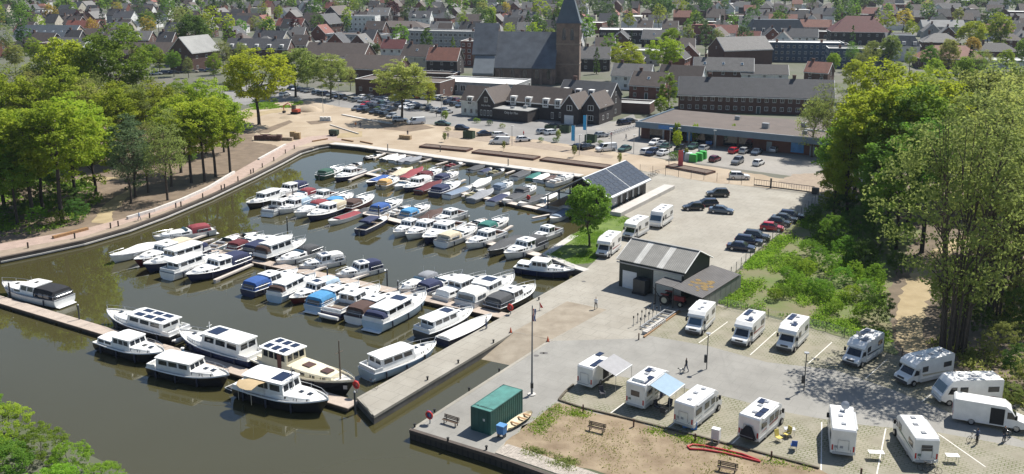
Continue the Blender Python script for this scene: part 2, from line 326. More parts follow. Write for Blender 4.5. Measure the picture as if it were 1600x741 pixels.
# water
mw = bpy.data.materials.new('harbour_water'); mw.use_nodes = True
t = mw.node_tree; b = t.nodes['Principled BSDF']; L = t.links.new
b.inputs['Roughness'].default_value = 0.02; b.inputs['IOR'].default_value = 1.62; b.inputs['Specular IOR Level'].default_value = 0.5
ge = t.nodes.new('ShaderNodeNewGeometry')
n0 = t.nodes.new('ShaderNodeTexNoise'); n0.inputs['Scale'].default_value = 0.05; n0.inputs['Detail'].default_value = 4; L(ge.outputs[0], n0.inputs[0])
mx = t.nodes.new('ShaderNodeMix'); mx.data_type = 'RGBA'; mx.inputs[6].default_value = (0.050, 0.045, 0.017, 1); mx.inputs[7].default_value = (0.062, 0.057, 0.026, 1)
L(n0.outputs[0], mx.inputs[0]); L(mx.outputs[2], b.inputs['Base Color'])
n1 = t.nodes.new('ShaderNodeTexNoise'); n1.inputs['Scale'].default_value = 1.1; n1.inputs['Detail'].default_value = 3; L(ge.outputs[0], n1.inputs[0])
n2 = t.nodes.new('ShaderNodeTexNoise'); n2.inputs['Scale'].default_value = 0.11; n2.inputs['Detail'].default_value = 2; L(ge.outputs[0], n2.inputs[0])
mr = t.nodes.new('ShaderNodeMapRange'); mr.inputs[1].default_value = 0.42; mr.inputs[2].default_value = 0.64; mr.inputs[3].default_value = 0.25; mr.inputs[4].default_value = 1.0; L(n2.outputs[0], mr.inputs[0])
mm = t.nodes.new('ShaderNodeMath'); mm.operation = 'MULTIPLY'; L(n1.outputs[0], mm.inputs[0]); L(mr.outputs[0], mm.inputs[1])
bp = t.nodes.new('ShaderNodeBump'); bp.inputs['Strength'].default_value = 0.07; bp.inputs['Distance'].default_value = 0.05; L(mm.outputs[0], bp.inputs['Height']); L(bp.outputs[0], b.inputs['Normal'])
sheet('water', [(-330,15),(75,15),(75,250),(-330,250)], mw, WZ)
# land surfaces
z = 0.004
shore_lo = [(-60,412)] + [(0,403),(60,391),(130,376),(200,356),(260,334),(330,305),(400,272),(440,252),(470,236),(497,228),(515,225)]
path_lo = [(-60,404),(0,392),(130,370),(207,346),(275,324),(356,292),(400,266),(430,249),(459,231),(500,219),(540,221)]
path_hi = [(520,210),(480,214),(444,226),(404,248),(366,270),(275,315),(207,338),(130,358),(0,381),(-60,392)]
sheet('soil_bank', W2([(-330,440),(-60,412)] + path_lo[1:9] + [(444,226),(405,222),(398,205),(300,195),(150,180),(0,175),(-330,200)]), M_SOIL, z)
sheet('sandy_ground', W2([(395,221),(396,206),(382,190),(340,186),(385,170),(420,160),(480,158),(555,171),(640,192),(740,200),(800,213),(1000,243),(1180,272),(1290,290),(1290,303),(1100,284),(1000,266),(905,276),(760,257),(640,240),(560,229.5),(515,225),(497,228),(470,236),(444,230)]), M_SAND, z*2, rag=0.6)
sheet('parking_lot', W2([(330,150),(400,128),(560,146),(700,146),(745,185),(960,190),(990,178),(1000,200),(1000,243),(800,213),(740,200),(640,192),(555,171),(470,158),(390,166)]), M_ASPH, z)
sheet('market_square', W2([(985,185),(1130,190),(1300,222),(1340,250),(1310,285),(1180,268),(1000,243),(940,225),(930,200)]), M_ASPH2, z*3)
sheet('earth_patch', W2([(1215,283),(1240,272),(1290,270),(1320,280),(1300,298),(1240,294)]), M_GRAV, 0.020, rag=0.6)
sheet('gravel_strip', W2(shore_lo) + W2(path_lo[::-1])[2:], M_GRAV, z*3)
sheet('brick_path', W2(path_lo + path_hi), M_PATH, z*4)
sheet('sandy_trail', W2([(143,348),(150,335),(165,318),(185,305),(205,294),(216,288),(205,283),(180,281),(150,283),(128,288),(132,282),(155,277),(185,276),(212,280),(224,288),(212,300),(192,315),(176,335),(172,350)]), M_TRAIL, z*2, rag=0.45)
sheet('park_path', W2([(330,205),(350,190),(385,180),(420,172),(450,170),(452,174),(420,178),(388,187),(360,196),(345,207)]), M_TRAIL, z*3, rag=0.6)
sheet('yard', W2([(912,424),(925,412),(962,375),(987,342),(962,330),(948,283),(985,266),(1285,300),(1290,312),(1190,385),(1105,470),(1200,500),(1400,560),(1600,640),(1800,700),(1800,860),(1300,790),(880,632),(786,700),(776,710),(770,712),(640,672),(861,530),(803,519),(584,650),(558,622)]), M_CONC, z)
M_LANE = mat('lane_concrete', (0.215, 0.208, 0.188), 0.85, world=True, scale=0.25, col2=(0.27, 0.262, 0.238), det=8); joints(M_LANE, 0.25, 0.9)
sheet('lane', W2([(861,533),(930,531),(1003,529),(1011,524),(1107,541),(1198,566),(1304,578),(1392,608),(1456,634),(1600,690),(1700,740),(1700,760),(1600,720),(1467,690),(1346,680),(1280,670),(1126,640),(1050,625),(967,610),(900,612),(870,628),(790,690),(772,708),(645,672)]), M_LANE, z*2)
sheet('ramp_apron', W2([(803,518),(886,471),(948,484),(861,531)]), M_RAMP, z*2)
sheet('lawn', W2([(893,368),(930,348),(962,334),(986,342),(962,374),(925,411),(893,414),(852,398)]), M_GRASS, z*2)
sheet('paver_bays', W2([(1011,524),(1062,487),(1105,475),(1180,490),(1290,520),(1400,555),(1500,590),(1620,640),(1640,700),(1600,690),(1456,634),(1392,608),(1304,578),(1198,566),(1107,541)]), M_PAV, z*3)
sheet('paver_bays', W2([(873,625),(893,604),(930,594),(967,588),(1050,603),(1126,618),(1221,643),(1280,654),(1346,664),(1467,676),(1600,700),(1700,730),(1700,830),(1400,790),(1280,733),(1175,705),(1080,680),(980,655),(905,637)]), M_PAV, z*3)
sheet('dirt_patch', W2([(790,690),(830,660),(870,630),(905,637),(980,655),(1080,680),(1175,705),(1280,733),(1340,760),(1340,860),(1100,860),(960,745),(786,701)]), M_DIRT, z*2, rag=0.45)
sheet('rough_ground', W2([(1105,472),(1190,388),(1290,314),(1330,300),(1380,330),(1440,360),(1400,420),(1385,470),(1395,520),(1400,556),(1290,518),(1180,488)]), M_SCRUB, z*3, rag=0.45)
sheet('forest_floor', W2([(1290,314),(1310,290),(1400,270),(1800,300),(2000,420),(1950,760),(1700,690),(1600,640),(1400,560),(1385,470)]), M_FOREST, z*2, rag=0.45)
sheet('woodland_trail', W2([(1408,548),(1400,520),(1402,480),(1415,440),(1440,405),(1475,380),(1540,350),(1560,355),(1500,385),(1475,410),(1458,445),(1445,485),(1442,520),(1455,560)]), M_TRAIL, z*4, rag=0.45)
# slipway: slopes from the yard down under the water
a0, a1 = G(803,519), G(861,530); dirr = (G(640,672) - G(861,530)).normalized()
mb = MB(); e0 = a0 + dirr * 13; e1 = a1 + dirr * 13
mb.hexa([(a0.x,a0.y,-1.2),(e0.x,e0.y,-2.9),(e1.x,e1.y,-2.9),(a1.x,a1.y,-1.2),(a0.x,a0.y,0.0),(e0.x,e0.y,-1.75),(e1.x,e1.y,-1.75),(a1.x,a1.y,0.0)])
mb.build('slipway', M_RAMP, kind='structure')
# quay walls and copings
M_WALLD = lined('dark_sheet_piling', (0.040, 0.034, 0.028), (0.02, 0.018, 0.016), 0.55, 0.8, 0, 0.6, 0.3, world=True)
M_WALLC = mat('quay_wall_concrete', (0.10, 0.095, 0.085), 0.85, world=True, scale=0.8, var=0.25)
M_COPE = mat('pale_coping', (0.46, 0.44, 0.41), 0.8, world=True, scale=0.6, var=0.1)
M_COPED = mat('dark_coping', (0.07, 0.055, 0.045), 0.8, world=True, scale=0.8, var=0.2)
def skirt(name, pts, m, z0=-2.2, z1=-0.002):
    mb = MB()
    for a, b in zip(pts[:-1], pts[1:]): mb.add([(a[0],a[1],z0),(b[0],b[1],z0),(b[0],b[1],z1),(a[0],a[1],z1)], [(0,1,2,3)])
    return mb.build(name, m, kind='structure')
def cope(name, pts, m, wd, z0, z1, side=1, lip=0.06):
    mb = MB(); n = len(pts); nr = []
    for i in range(n):
        a = Vector(pts[max(i-1,0)]); b = Vector(pts[min(i+1,n-1)]); d = (b - a).normalized(); nr.append(Vector((-d.y, d.x)) * side)
    for i in range(n-1):
        p, q = Vector(pts[i]), Vector(pts[i+1])
        o = [p - nr[i]*lip, q - nr[i+1]*lip, q + nr[i+1]*wd, p + nr[i]*wd]
        mb.hexa([(v.x,v.y,z0) for v in o] + [(v.x,v.y,z1) for v in o])
    return mb.build(name, m, kind='structure')
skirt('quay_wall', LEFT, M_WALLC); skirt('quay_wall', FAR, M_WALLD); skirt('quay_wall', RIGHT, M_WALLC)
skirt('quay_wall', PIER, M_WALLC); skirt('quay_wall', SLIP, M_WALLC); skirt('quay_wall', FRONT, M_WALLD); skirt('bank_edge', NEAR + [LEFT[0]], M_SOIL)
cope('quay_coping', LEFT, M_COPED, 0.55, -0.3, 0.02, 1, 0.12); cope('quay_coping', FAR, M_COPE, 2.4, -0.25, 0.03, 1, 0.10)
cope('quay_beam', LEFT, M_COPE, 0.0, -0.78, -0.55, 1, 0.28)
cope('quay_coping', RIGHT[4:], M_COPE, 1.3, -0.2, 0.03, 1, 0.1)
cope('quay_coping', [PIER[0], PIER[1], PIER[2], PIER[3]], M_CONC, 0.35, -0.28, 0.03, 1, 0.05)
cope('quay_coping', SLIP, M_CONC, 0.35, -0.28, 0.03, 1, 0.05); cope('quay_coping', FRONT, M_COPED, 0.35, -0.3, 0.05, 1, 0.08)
# boardwalk along the front quay
mb = MB(); p0, p1 = Vector(G(770,711)[:2]), Vector(G(858,741)[:2]); d = (p1 - p0).normalized(); nn = Vector((-d.y, d.x))
p0 = p0 + nn * 0.4
k = 0
while k < 190:
    a = p0 + d * (k * 0.165); bb = a + d * 0.145; w_ = 2.1
    q = [a, bb, bb + nn * w_, a + nn * w_]
    zz = 0.075 + random.uniform(-0.008, 0.008)
    mb.hexa([(v.x, v.y, 0.01) for v in q] + [(v.x, v.y, zz) for v in q]); k += 1
bw = thing('boardwalk', 'weathered grey plank boardwalk along the front quay by the dirt patch', 'boardwalk')
mb.build('planks', mat('weathered_planks', (0.36, 0.32, 0.275), 0.85, world=True, scale=3, var=0.25), bw, kind='stuff')
# painted bay lines
M_LINE = mat('line_paint', (0.62, 0.60, 0.55), 0.8, world=True, scale=3, var=0.15)
def line(a, b, wd=0.12, z=0.018, m=M_LINE, name='bay_line'):
    a = G(*a); b = G(*b); d = (b - a).normalized(); n = Vector((-d.y, d.x, 0)) * wd / 2; mb = MB()
    mb.add([(a-n).xy.to_3d()+Vector((0,0,z)), (b-n).xy.to_3d()+Vector((0,0,z)), (b+n).xy.to_3d()+Vector((0,0,z)), (a+n).xy.to_3d()+Vector((0,0,z))], [(3,2,1,0) if False else (0,1,2,3)])
    return mb.build(name, m, kind='structure')
for a, b in [((1092,536),(1137,503)),((1172,555),(1213,518)),((1262,569),(1300,535)),((950,649),(975,630)),((1040,672),(1067,650)),((1140,697),(1168,672)),
             ((1283,735),(1284,660)),((1370,741),(1384,670)),((1540,730),(1466,678)),((1352,592),(1386,562)),((1440,628),(1482,596))]: line(a, b)
for i in range(9):
    x = 880 + i * 7.5
# ================================================================== pontoons and mooring posts
M_DECK = lined('pontoon_deck', (0.40, 0.335, 0.28), (0.27, 0.22, 0.18), 0.14, 0.85, 0, 0.3, 0.15)
M_DECKC = mat('pale_pontoon_deck', (0.50, 0.45, 0.40), 0.85, var=0.12, scale=0.7)
M_FLOAT = mat('float_dark', (0.028, 0.024, 0.021), 0.8, var=0.2)
PZ = -0.42
def pontoon(label, a, b, wd, seg, m, name='pontoon', fingers=(), group=None):
    A, B = G(*a, PZ), G(*b, PZ); d = B - A; Ln = d.length; rz = bearing(A, B)
    t = thing(name, label, 'pontoon', (A.x, A.y, WZ), rz, group)
    n = max(1, round(Ln / seg)); s = Ln / n; h = PZ - WZ
    sl_ = MB().box(0.03, s-0.03, -wd/2, wd/2, h-0.14, h).mesh('deck_panel', m)
    fl = MB().box(0.3, s-0.3, -wd/2+0.06, wd/2-0.06, -0.3, h-0.145).mesh('float', M_FLOAT)
    rl = MB().box(0, Ln, -wd/2-0.07, -wd/2-0.005, h-0.3, h-0.03).box(0, Ln, wd/2+0.005, wd/2+0.07, h-0.3, h-0.03)
    rl.build('edge_beam', mat('edge_beam', (0.10, 0.075, 0.055), 0.8, var=0.2), t)
    for i in range(n): inst('deck_panel', sl_, t, (i*s, 0, random.uniform(-.006, .006))); inst('float', fl, t, (i*s, 0, 0))
    inv = Matrix.Rotation(-rz, 3, 'Z')
    for fa, fb in fingers:
        P, Q = G(*fa, PZ), G(*fb, PZ); p = inv @ (P - A); q = inv @ (Q - A); dd = (q - p); dd.z = 0; l = dd.length; dn = Vector((-dd.y, dd.x, 0)).normalized() * 0.28
        mb = MB(); mb.hexa([(v.x, v.y, h-0.26) for v in (p-dn, q-dn, q+dn, p+dn)] + [(v.x, v.y, h-0.012) for v in (p-dn, q-dn, q+dn, p+dn)])
        mb.hexa([(v.x, v.y, -0.2) for v in (p-dn*.7, p+(q-p)*.12-dn*.7, p+(q-p)*.12+dn*.7, p+dn*.7)] + [(v.x, v.y, h-0.27) for v in (p-dn*.7, p+(q-p)*.12-dn*.7, p+(q-p)*.12+dn*.7, p+dn*.7)])
        mb.build('finger', M_DECKC, t)
    return t
pontoon('timber outer pontoon running from the river to the end of the pier', (-40,456), (553,633), 1.9, 5.0, M_DECK)
pontoon('long pontoon joining the concrete pier halfway along', (306,386), (792,494), 2.0, 6.0, M_DECK,
        fingers=[((284,379),(330,363)), ((293,384),(334,373)), ((335,437),(394,412)), ((487,424),(536,404)), ((547,437),(592,420)), ((680,463),(697,455))])
pontoon('pontoon running out from the lawn bank', (440,301), (850,400), 1.7, 6.0, M_DECKC,
        fingers=[((724,358),(760,342)), ((776,366),(800,352)), ((586,334),(560,328))])
pontoon('pontoon running out from the harbour building', (556,267), (872,332), 1.6, 6.0, M_DECKC,
        fingers=[((545,281),(572,270)), ((572,270),(594,263)), ((705,290),(727,280)), ((700,303),(722,294)), ((872,332),(832,340))])
pontoon('walkway pontoon lying along the far quay wall', (590,236), (890,276), 1.5, 6.0, M_DECKC,
        fingers=[((584,247),(604,238)), ((655,253),(682,246)), ((681,257),(713,248)), ((790,271),(813,263)), ((706,260),(730,255))])
pontoon('broad landing platform in front of the harbour building', (846,318), (905,334), 3.4, 4.0, M_DECKC)
M_POST = mat('mooring_steel', (0.05, 0.055, 0.06), 0.55, var=0.2)
M_BLUEPOST = mat('blue_post', (0.10, 0.22, 0.36), 0.5, var=0.1)
pm = MB().cyl(0, 0, -1.5, 2.6, 0.11, n=10).mesh('mooring_post', M_POST)
pcap = MB().cyl(0, 0, 2.6, 2.75, 0.13, 0.04, n=10).mesh('post_cap', mat('post_cap', (0.5, 0.5, 0.5), 0.5, var=0.05))
for (px, py, nm) in [(16,463,'beside the cruiser with the black bimini'), (124,499,'midway along the bare outer pontoon'), (605,442,'beside the long pontoon by a moored cruiser'), (512,440,'on the long pontoon'), (449,357,'beside the canopied cruisers of the long pontoon'),
                     (458,310,'among the cruisers of the lawn pontoon'), (592,338,'beside the blue boxy canopy boat'), (734,290,'on the harbour building pontoon'), (688,240,'at the far quay near planters'), (794,262,'at the far quay near covered boats'), (606,238,'at the far quay corner'),
                     (555,640,'at the river end of the pier'), (622,460,'at the long pontoon behind white yachts')]:
    p = G(px, py, PZ); t = thing('mooring_post', 'dark steel mooring post ' + nm, 'post', (p.x, p.y, WZ), 0, 'mooring posts'); inst('pile', pm, t); inst('post_cap', pcap, t)
bm_ = MB().cyl(0, 0, 0, 0.95, 0.16, n=10).cyl(0, 0, 0.95, 1.0, 0.2, n=10).mesh('service_post', M_BLUEPOST)
for (px, py, nm) in [(392,406,'beside the black canopied boats'), (679,372,'on the lawn pontoon'), (830,392,'by the lawn bank'), (286,557,'on the outer pontoon'), (852,318,'on the landing platform'), (630,454,'beside the grey canopied cruiser')]:
    p = G(px, py, PZ); t = thing('service_post', 'blue shore power post ' + nm, 'post', (p.x, p.y, PZ), 0, 'shore power posts'); inst('column', bm_, t)
    inst('cap', MB().box(-.18,.18,-.18,.18,1.0,1.12).mesh('cap', WHITE), t)
# ================================================================== boats
HC = {'white': (0.80,0.80,0.78), 'navy': (0.018,0.026,0.075), 'black': (0.013,0.014,0.018), 'maroon': (0.10,0.012,0.018), 'red': (0.22,0.035,0.045), 'grey': (0.23,0.24,0.26),
      'green': (0.025,0.085,0.06), 'blue': (0.025,0.085,0.28), 'lightblue': (0.42,0.55,0.66), 'sky': (0.06,0.24,0.46), 'cream': (0.70,0.64,0.48), 'beige': (0.52,0.45,0.33), 'orange': (0.55,0.34,0.13), 'brown': (0.07,0.038,0.03),
      'teal': (0.02,0.14,0.12), 'darkgrey': (0.06,0.063,0.068), 'olive': (0.30,0.28,0.16), 'steelblue': (0.16,0.21,0.28), 'offwhite': (0.72,0.71,0.68)}
def hm(c): return mat('hull_' + c, HC[c], 0.25, var=0.06, scale=1.2, coat=0.3)
def cm(c): return mat('canvas_' + c, HC[c], 0.85, var=0.14, scale=2.5, bump=0.35)
M_ADECK = mat('boat_deck', (0.60, 0.59, 0.55), 0.6, var=0.1, scale=2)
M_COCK = mat('cockpit_floor', (0.20, 0.16, 0.12), 0.8, var=0.2, scale=3)
M_VINYL = mat('clear_vinyl', (0.10, 0.11, 0.12), 0.12, var=0.2, scale=2, spec=0.7)
def wfun(t, B, tr=0.86):
    if t < 0.5: return B/2 * (tr + (1-tr) * math.sin(t/0.5*math.pi/2))
    return B/2 * max(0.0, 1 - ((t-0.5)/0.5)**2.3) ** 0.85
class Boat:
    def __init__(s, L_, B, fb, bulw, tr=0.86, sheer=0.5):
        s.L, s.B, s.fb, s.bulw, s.tr, s.sh = L_, B, fb, bulw, tr, sheer
    def w(s, t): return wfun(t, s.B, s.tr)
    def zs(s, t): return s.fb * (1 + s.sh * max(0, (t-0.35)/0.65)**2 + 0.05*max(0, (0.2-t)/0.2))
    def x(s, t): return -s.L/2 + s.L*t
def side_pt(bt, x, w0, z0, w1, z1, v, sgn): return Vector((x, sgn*(w0 + (w1-w0)*v), z0 + (z1-z0)*v))
def make_boat(name, label, group, S, Bw, kind, hull, can=None, cab='white', top='white', bow_rail=True, win=3, extra='', mast=0, bt=None, detail=2):
    d = Bw - S; Ln = d.length*1.03; rz = math.atan2(d.y, d.x); c = (S + Bw) / 2
    root = thing(name, label, 'boat', (c.x, c.y, WZ), rz, group)
    small = kind in ('op', 'cv', 'sl', 'rib')
    B = min(Ln * (0.365 if Ln < 8 else 0.33), 4.0) if not small else min(Ln * 0.38, 2.6)
    B = max(B, 1.5); B = bt or B
    fb = {'st': 0.095, 'barge': 0.085}.get(kind, 0.085) * Ln + 0.12
    if small: fb = 0.075 * Ln + 0.15
    fb = min(fb, 1.3)
    bo = Boat(Ln, B, fb, 0.0, tr=0.88 if kind != 'barge' else 0.8, sheer=0.38 if kind != 'barge' else 0.55)
    N = 13; ts = [0, .1, .22, .34, .46, .56, .65, .73, .80, .87, .93, .97, 1.0]
    # hull
    rings = []
    for t in ts:
        w_ = bo.w(t); z_ = bo.zs(t); rk = 0.10 * Ln * max(0, (t-0.55)/0.45)**1.5
        def P(f, zf, sg): return (bo.x(t) - rk*(1-zf), sg*w_*f, -0.25 + (z_+0.25)*zf)
        rings.append([P(1, 1, 1), P(0.97, 0.6, 1), P(0.84, 0.28, 1), P(0.0, 0.0, 1), P(0.84, 0.28, -1), P(0.97, 0.6, -1), P(1, 1, -1)])
    mb = MB(); mb.loft(rings, cap=False, closed=False); mb.add(rings[0], [tuple(range(6, -1, -1))])
    mb.f = [f[::-1] for f in mb.f]
    mb.build('hull', hm(hull), root, smooth=38)
    # deck
    cz = 0.0
    mb = MB(); dk = 0.06
    vs = []
    for t in ts: vs += [(bo.x(t), bo.w(t)-0.02, bo.zs(t)-dk), (bo.x(t), -(bo.w(t)-0.02) if bo.w(t) > .02 else 0, bo.zs(t)-dk)]
    mb.add(vs, [(2*i, 2*i+1, 2*i+3, 2*i+2) for i in range(N-1)]); mb.f = [f[::-1] if False else f for f in mb.f]
    mb.build('deck', M_ADECK if kind not in ('op', 'rib') else M_COCK, root)
    # gunwale / rubbing strake
    gun = [(bo.x(t), bo.w(t), bo.zs(t)+0.0) for t in ts] + [(bo.x(t), -bo.w(t), bo.zs(t)) for t in ts[::-1][1:]]
    MB().tube(gun, 0.055 if Ln > 6 else 0.04, 4, closed=True).build('rubbing_strake', hm(top) if hull != top else mat('strake_dark', (0.10,0.11,0.13), 0.5, var=0.1), root)
    if kind in ('st', 'barge') or 'bulwark' in extra:   # raised white bulwark band
        mb = MB(); hb = 0.11 if kind == 'st' else 0.20
        o = [(bo.x(t)+0.01*t, bo.w(t)*1.0, bo.zs(t)) for t in ts]; u = [(bo.x(t)+0.02*t, bo.w(t)*1.01, bo.zs(t)+hb*(0.6+0.6*t)) for t in ts]
        for sg in (1, -1):
            A_ = [(p[0], sg*p[1], p[2]) for p in o]; B_ = [(p[0], sg*p[1], p[2]) for p in u]; C_ = [(p[0], sg*max(p[1]-0.06,0), p[2]) for p in u]; D_ = [(p[0], sg*max(p[1]-0.06,0), p[2]) for p in o]
            mb.loft([[A_[i], B_[i], C_[i], D_[i]] for i in range(N)], cap=True)
        mb.build('bulwark', hm(top), root)
    def trunk(nm, ta, tb, zb, h, wmax, inset, m, rake=0.25, back=0.0, parent=root, nn=6):
        sts = [ta + (tb-ta)*i/(nn-1) for i in range(nn)]; R_ = []
        for i, t in enumerate(sts):
            wb = min(wmax, bo.w(t) - inset); wb = max(wb, 0.15); x0 = bo.x(t); x1 = x0 - (rake if i == nn-1 else 0) + (back if i == 0 else 0)
            hh = h * (1 - 0.12*(i/(nn-1)))
            R_.append([(x0, wb, zb), (x1, wb-0.10, zb+hh-0.06), (x1, wb*0.62, zb+hh+0.02), (x1, 0, zb+hh+0.05), (x1, -wb*0.62, zb+hh+0.02), (x1, -(wb-0.10), zb+hh-0.06), (x0, -wb, zb)])
        mb = MB(); mb.loft(R_, cap=True, closed=False); mb.f = [f[::-1] for f in mb.f]
        o = mb.build(nm, m, parent, smooth=30)
        return o, sts, R_
    def side_windows(o, R_, n, v0=0.35, v1=0.82, a=0.06, b=0.94, gap=0.18, m=GLASS):
        # along the trunk sides
        xs0, xs1 = R_[0], R_[-1]
        for sg, ia, ib in ((1, 0, 1), (-1, 6, 5)):
            for k in range(n):
                u0 = a + (b-a)*(k + gap/2)/n; u1 = a + (b-a)*(k + 1 - gap/2)/n
                def pt(u, v):
                    f = u*(len(R_)-1); i = min(int(f), len(R_)-2); fr = f-i
                    p0 = Vector(R_[i][ia]).lerp(Vector(R_[i+1][ia]), fr); p1 = Vector(R_[i][ib]).lerp(Vector(R_[i+1][ib]), fr)
                    return p0.lerp(p1, v)
                cc = [pt(u0, v0), pt(u1, v0), pt(u1, v1), pt(u0, v1)]
                if sg > 0: cc = [cc[1], cc[0], cc[3], cc[2]]
                MB().panel(cc).build('window', m, o)
    def house(nm, xa, xb, w0, zb, h, w1, rf, rb, m, nf=2, ns=3, nb=1, gl=GLASS, v0=0.42, v1=0.88):
        """wheelhouse: walls with glazing all round and an overhanging roof"""
        bt_ = [(xa, -w0, zb), (xb, -w0, zb), (xb, w0, zb), (xa, w0, zb)]; tp = [(xa+rb, -w1, zb+h), (xb-rf, -w1, zb+h), (xb-rf, w1, zb+h), (xa+rb, w1, zb+h)]
        mb = MB(); mb.hexa(bt_ + tp); o = mb.build(nm, m, root)
        fc = [(bt_[1], bt_[2], tp[2], tp[1], nf), (bt_[0], bt_[1], tp[1], tp[0], ns), (bt_[2], bt_[3], tp[3], tp[2], ns), (bt_[3], bt_[0], tp[0], tp[3], nb)]
        for (p, q, r_, s_, n) in fc:
            p, q, r_, s_ = map(Vector, (p, q, r_, s_))
            for k in range(n):
                u0 = 0.05 + 0.9*(k+0.09)/n; u1 = 0.05 + 0.9*(k+0.91)/n
                f = lambda u, v: p.lerp(q, u).lerp(s_.lerp(r_, u), v)
                MB().panel([f(u0, v0), f(u1, v0), f(u1, v1), f(u0, v1)]).build('window', gl, o)
        return o
    def roof(nm, xa, xb, w_, z_, m, th=0.09, cr=0.07):
        mb = MB(); R_ = []
        for x_, k in ((xa, 0.92), (xa+0.12, 1), ((xa+xb)/2, 1), (xb-0.15, 0.98), (xb, 0.86)):
            R_.append([(x_, w_*k, z_), (x_, w_*k, z_+th*.7), (x_, w_*k*.6, z_+th+cr*.7), (x_, 0, z_+th+cr), (x_, -w_*k*.6, z_+th+cr*.7), (x_, -w_*k, z_+th*.7), (x_, -w_*k, z_)])
        mb.loft(R_, cap=True); mb.f = [f[::-1] for f in mb.f]; return mb.build(nm, m, root, smooth=30)
    def canopy(nm, xa, xb, w0, zb, h, m, sl0=0.25, sl1=0.35, wins=True, tap=0.9):
        R_ = []
        for x_, k, hk in ((xa, 1, 0.02), (xa+sl0, 1, 0.92), (xa+sl0+(xb-xa)*.2, 1, 1.0), ((xa+xb)/2, .99, 1.03), (xb-sl1-.1, .96, 0.98), (xb-sl1*.4, .94, 0.72), (xb, .9, 0.02)):
            w_ = w0*k; hh = h*hk
            R_.append([(x_, w_, zb), (x_, w_*.97, zb+hh*.62), (x_, w_*.80, zb+hh*.93), (x_, 0, zb+hh), (x_, -w_*.80, zb+hh*.93), (x_, -w_*.97, zb+hh*.62), (x_, -w_, zb)])
        mb = MB(); mb.loft(R_, cap=True, closed=False); mb.f = [f[::-1] for f in mb.f]
        o = mb.build(nm, m, root, smooth=42)
        if wins and detail > 1:
            l = xb - xa
            for sg in (1, -1):
                for (u0, u1) in ((0.2, 0.46), (0.5, 0.72)):
                    cc = [Vector((xa+l*u0, sg*w0*.995, zb+h*.12)), Vector((xa+l*u1, sg*w0*.985, zb+h*.12)), Vector((xa+l*u1, sg*w0*.965, zb+h*.56)), Vector((xa+l*u0, sg*w0*.975, zb+h*.56))]
                    if sg > 0: cc = [cc[1], cc[0], cc[3], cc[2]]
                    MB().panel(cc, off=0.03).build('canopy_window', M_VINYL, o)
            cc = [Vector((xa+sl0*.18, w0*.75, zb+h*.16)), Vector((xa+sl0*.18, -w0*.75, zb+h*.16)), Vector((xa+sl0*.62, -w0*.72, zb+h*.6)), Vector((xa+sl0*.62, w0*.72, zb+h*.6))]
            MB().panel(cc, off=0.03).build('canopy_window', M_VINYL, o)
        return o
    def rail(ta, hr=0.55, m=None, nst=4, both=True):
        tt = [ta + (1-ta)*i/6 for i in range(7)]
        up = [(bo.x(t)-0.03, max(bo.w(t)-0.07, 0), bo.zs(t)+hr) for t in tt]; path = up + [(p[0], -p[1], p[2]) for p in up[::-1]]
        mb = MB(); mb.tube(path, 0.026, 4)
        for i in range(0, 7, 2):
            t = tt[i]
            for sg in (1, -1): mb.tube([(bo.x(t)-0.03, sg*max(bo.w(t)-0.07, 0), bo.zs(t)-0.03), (bo.x(t)-0.03, sg*max(bo.w(t)-0.07, 0), bo.zs(t)+hr)], 0.022, 4)
        mb.build('railing', m or STEEL, root)
    def outboard(x_, z_, m=None):
        o = MB().frus((x_-.42, x_-.05, -.19, .19, z_+.1), (x_-.36, x_-.08, -.14, .14, z_+.55)).build('outboard_motor', m or DARK, root)
        MB().box(x_-.3, x_-.12, -.06, .06, z_-.75, z_+.1).build('shaft', GREYM, o)
    def platform(m=None): MB().box(-Ln/2-0.55, -Ln/2+0.02, -B*.36, B*.36, 0.14, 0.22).build('swim_platform', m or WHITE, root)
    def fenders(n, m=None):
        fm = m or mat('fender', (0.03, 0.035, 0.06), 0.6, var=0.1)
        for k in range(n):
            t = 0.15 + 0.55*k/max(n-1, 1)
            for sg in (1, -1):
                mb = MB(); mb.tube([(bo.x(t), sg*(bo.w(t)+.10), bo.zs(t)*.15), (bo.x(t), sg*(bo.w(t)+.10), bo.zs(t)*.25), (bo.x(t), sg*(bo.w(t)+.10), bo.zs(t)*.85), (bo.x(t), sg*(bo.w(t)+.10), bo.zs(t)*.95)], [.04, .1, .1, .04], 6); mb.build('fender', fm, root, smooth=60)
    X = lambda f: -Ln/2 + Ln*f
    zD = fb - 0.05
    cabm = hm(cab) if cab in HC else cab
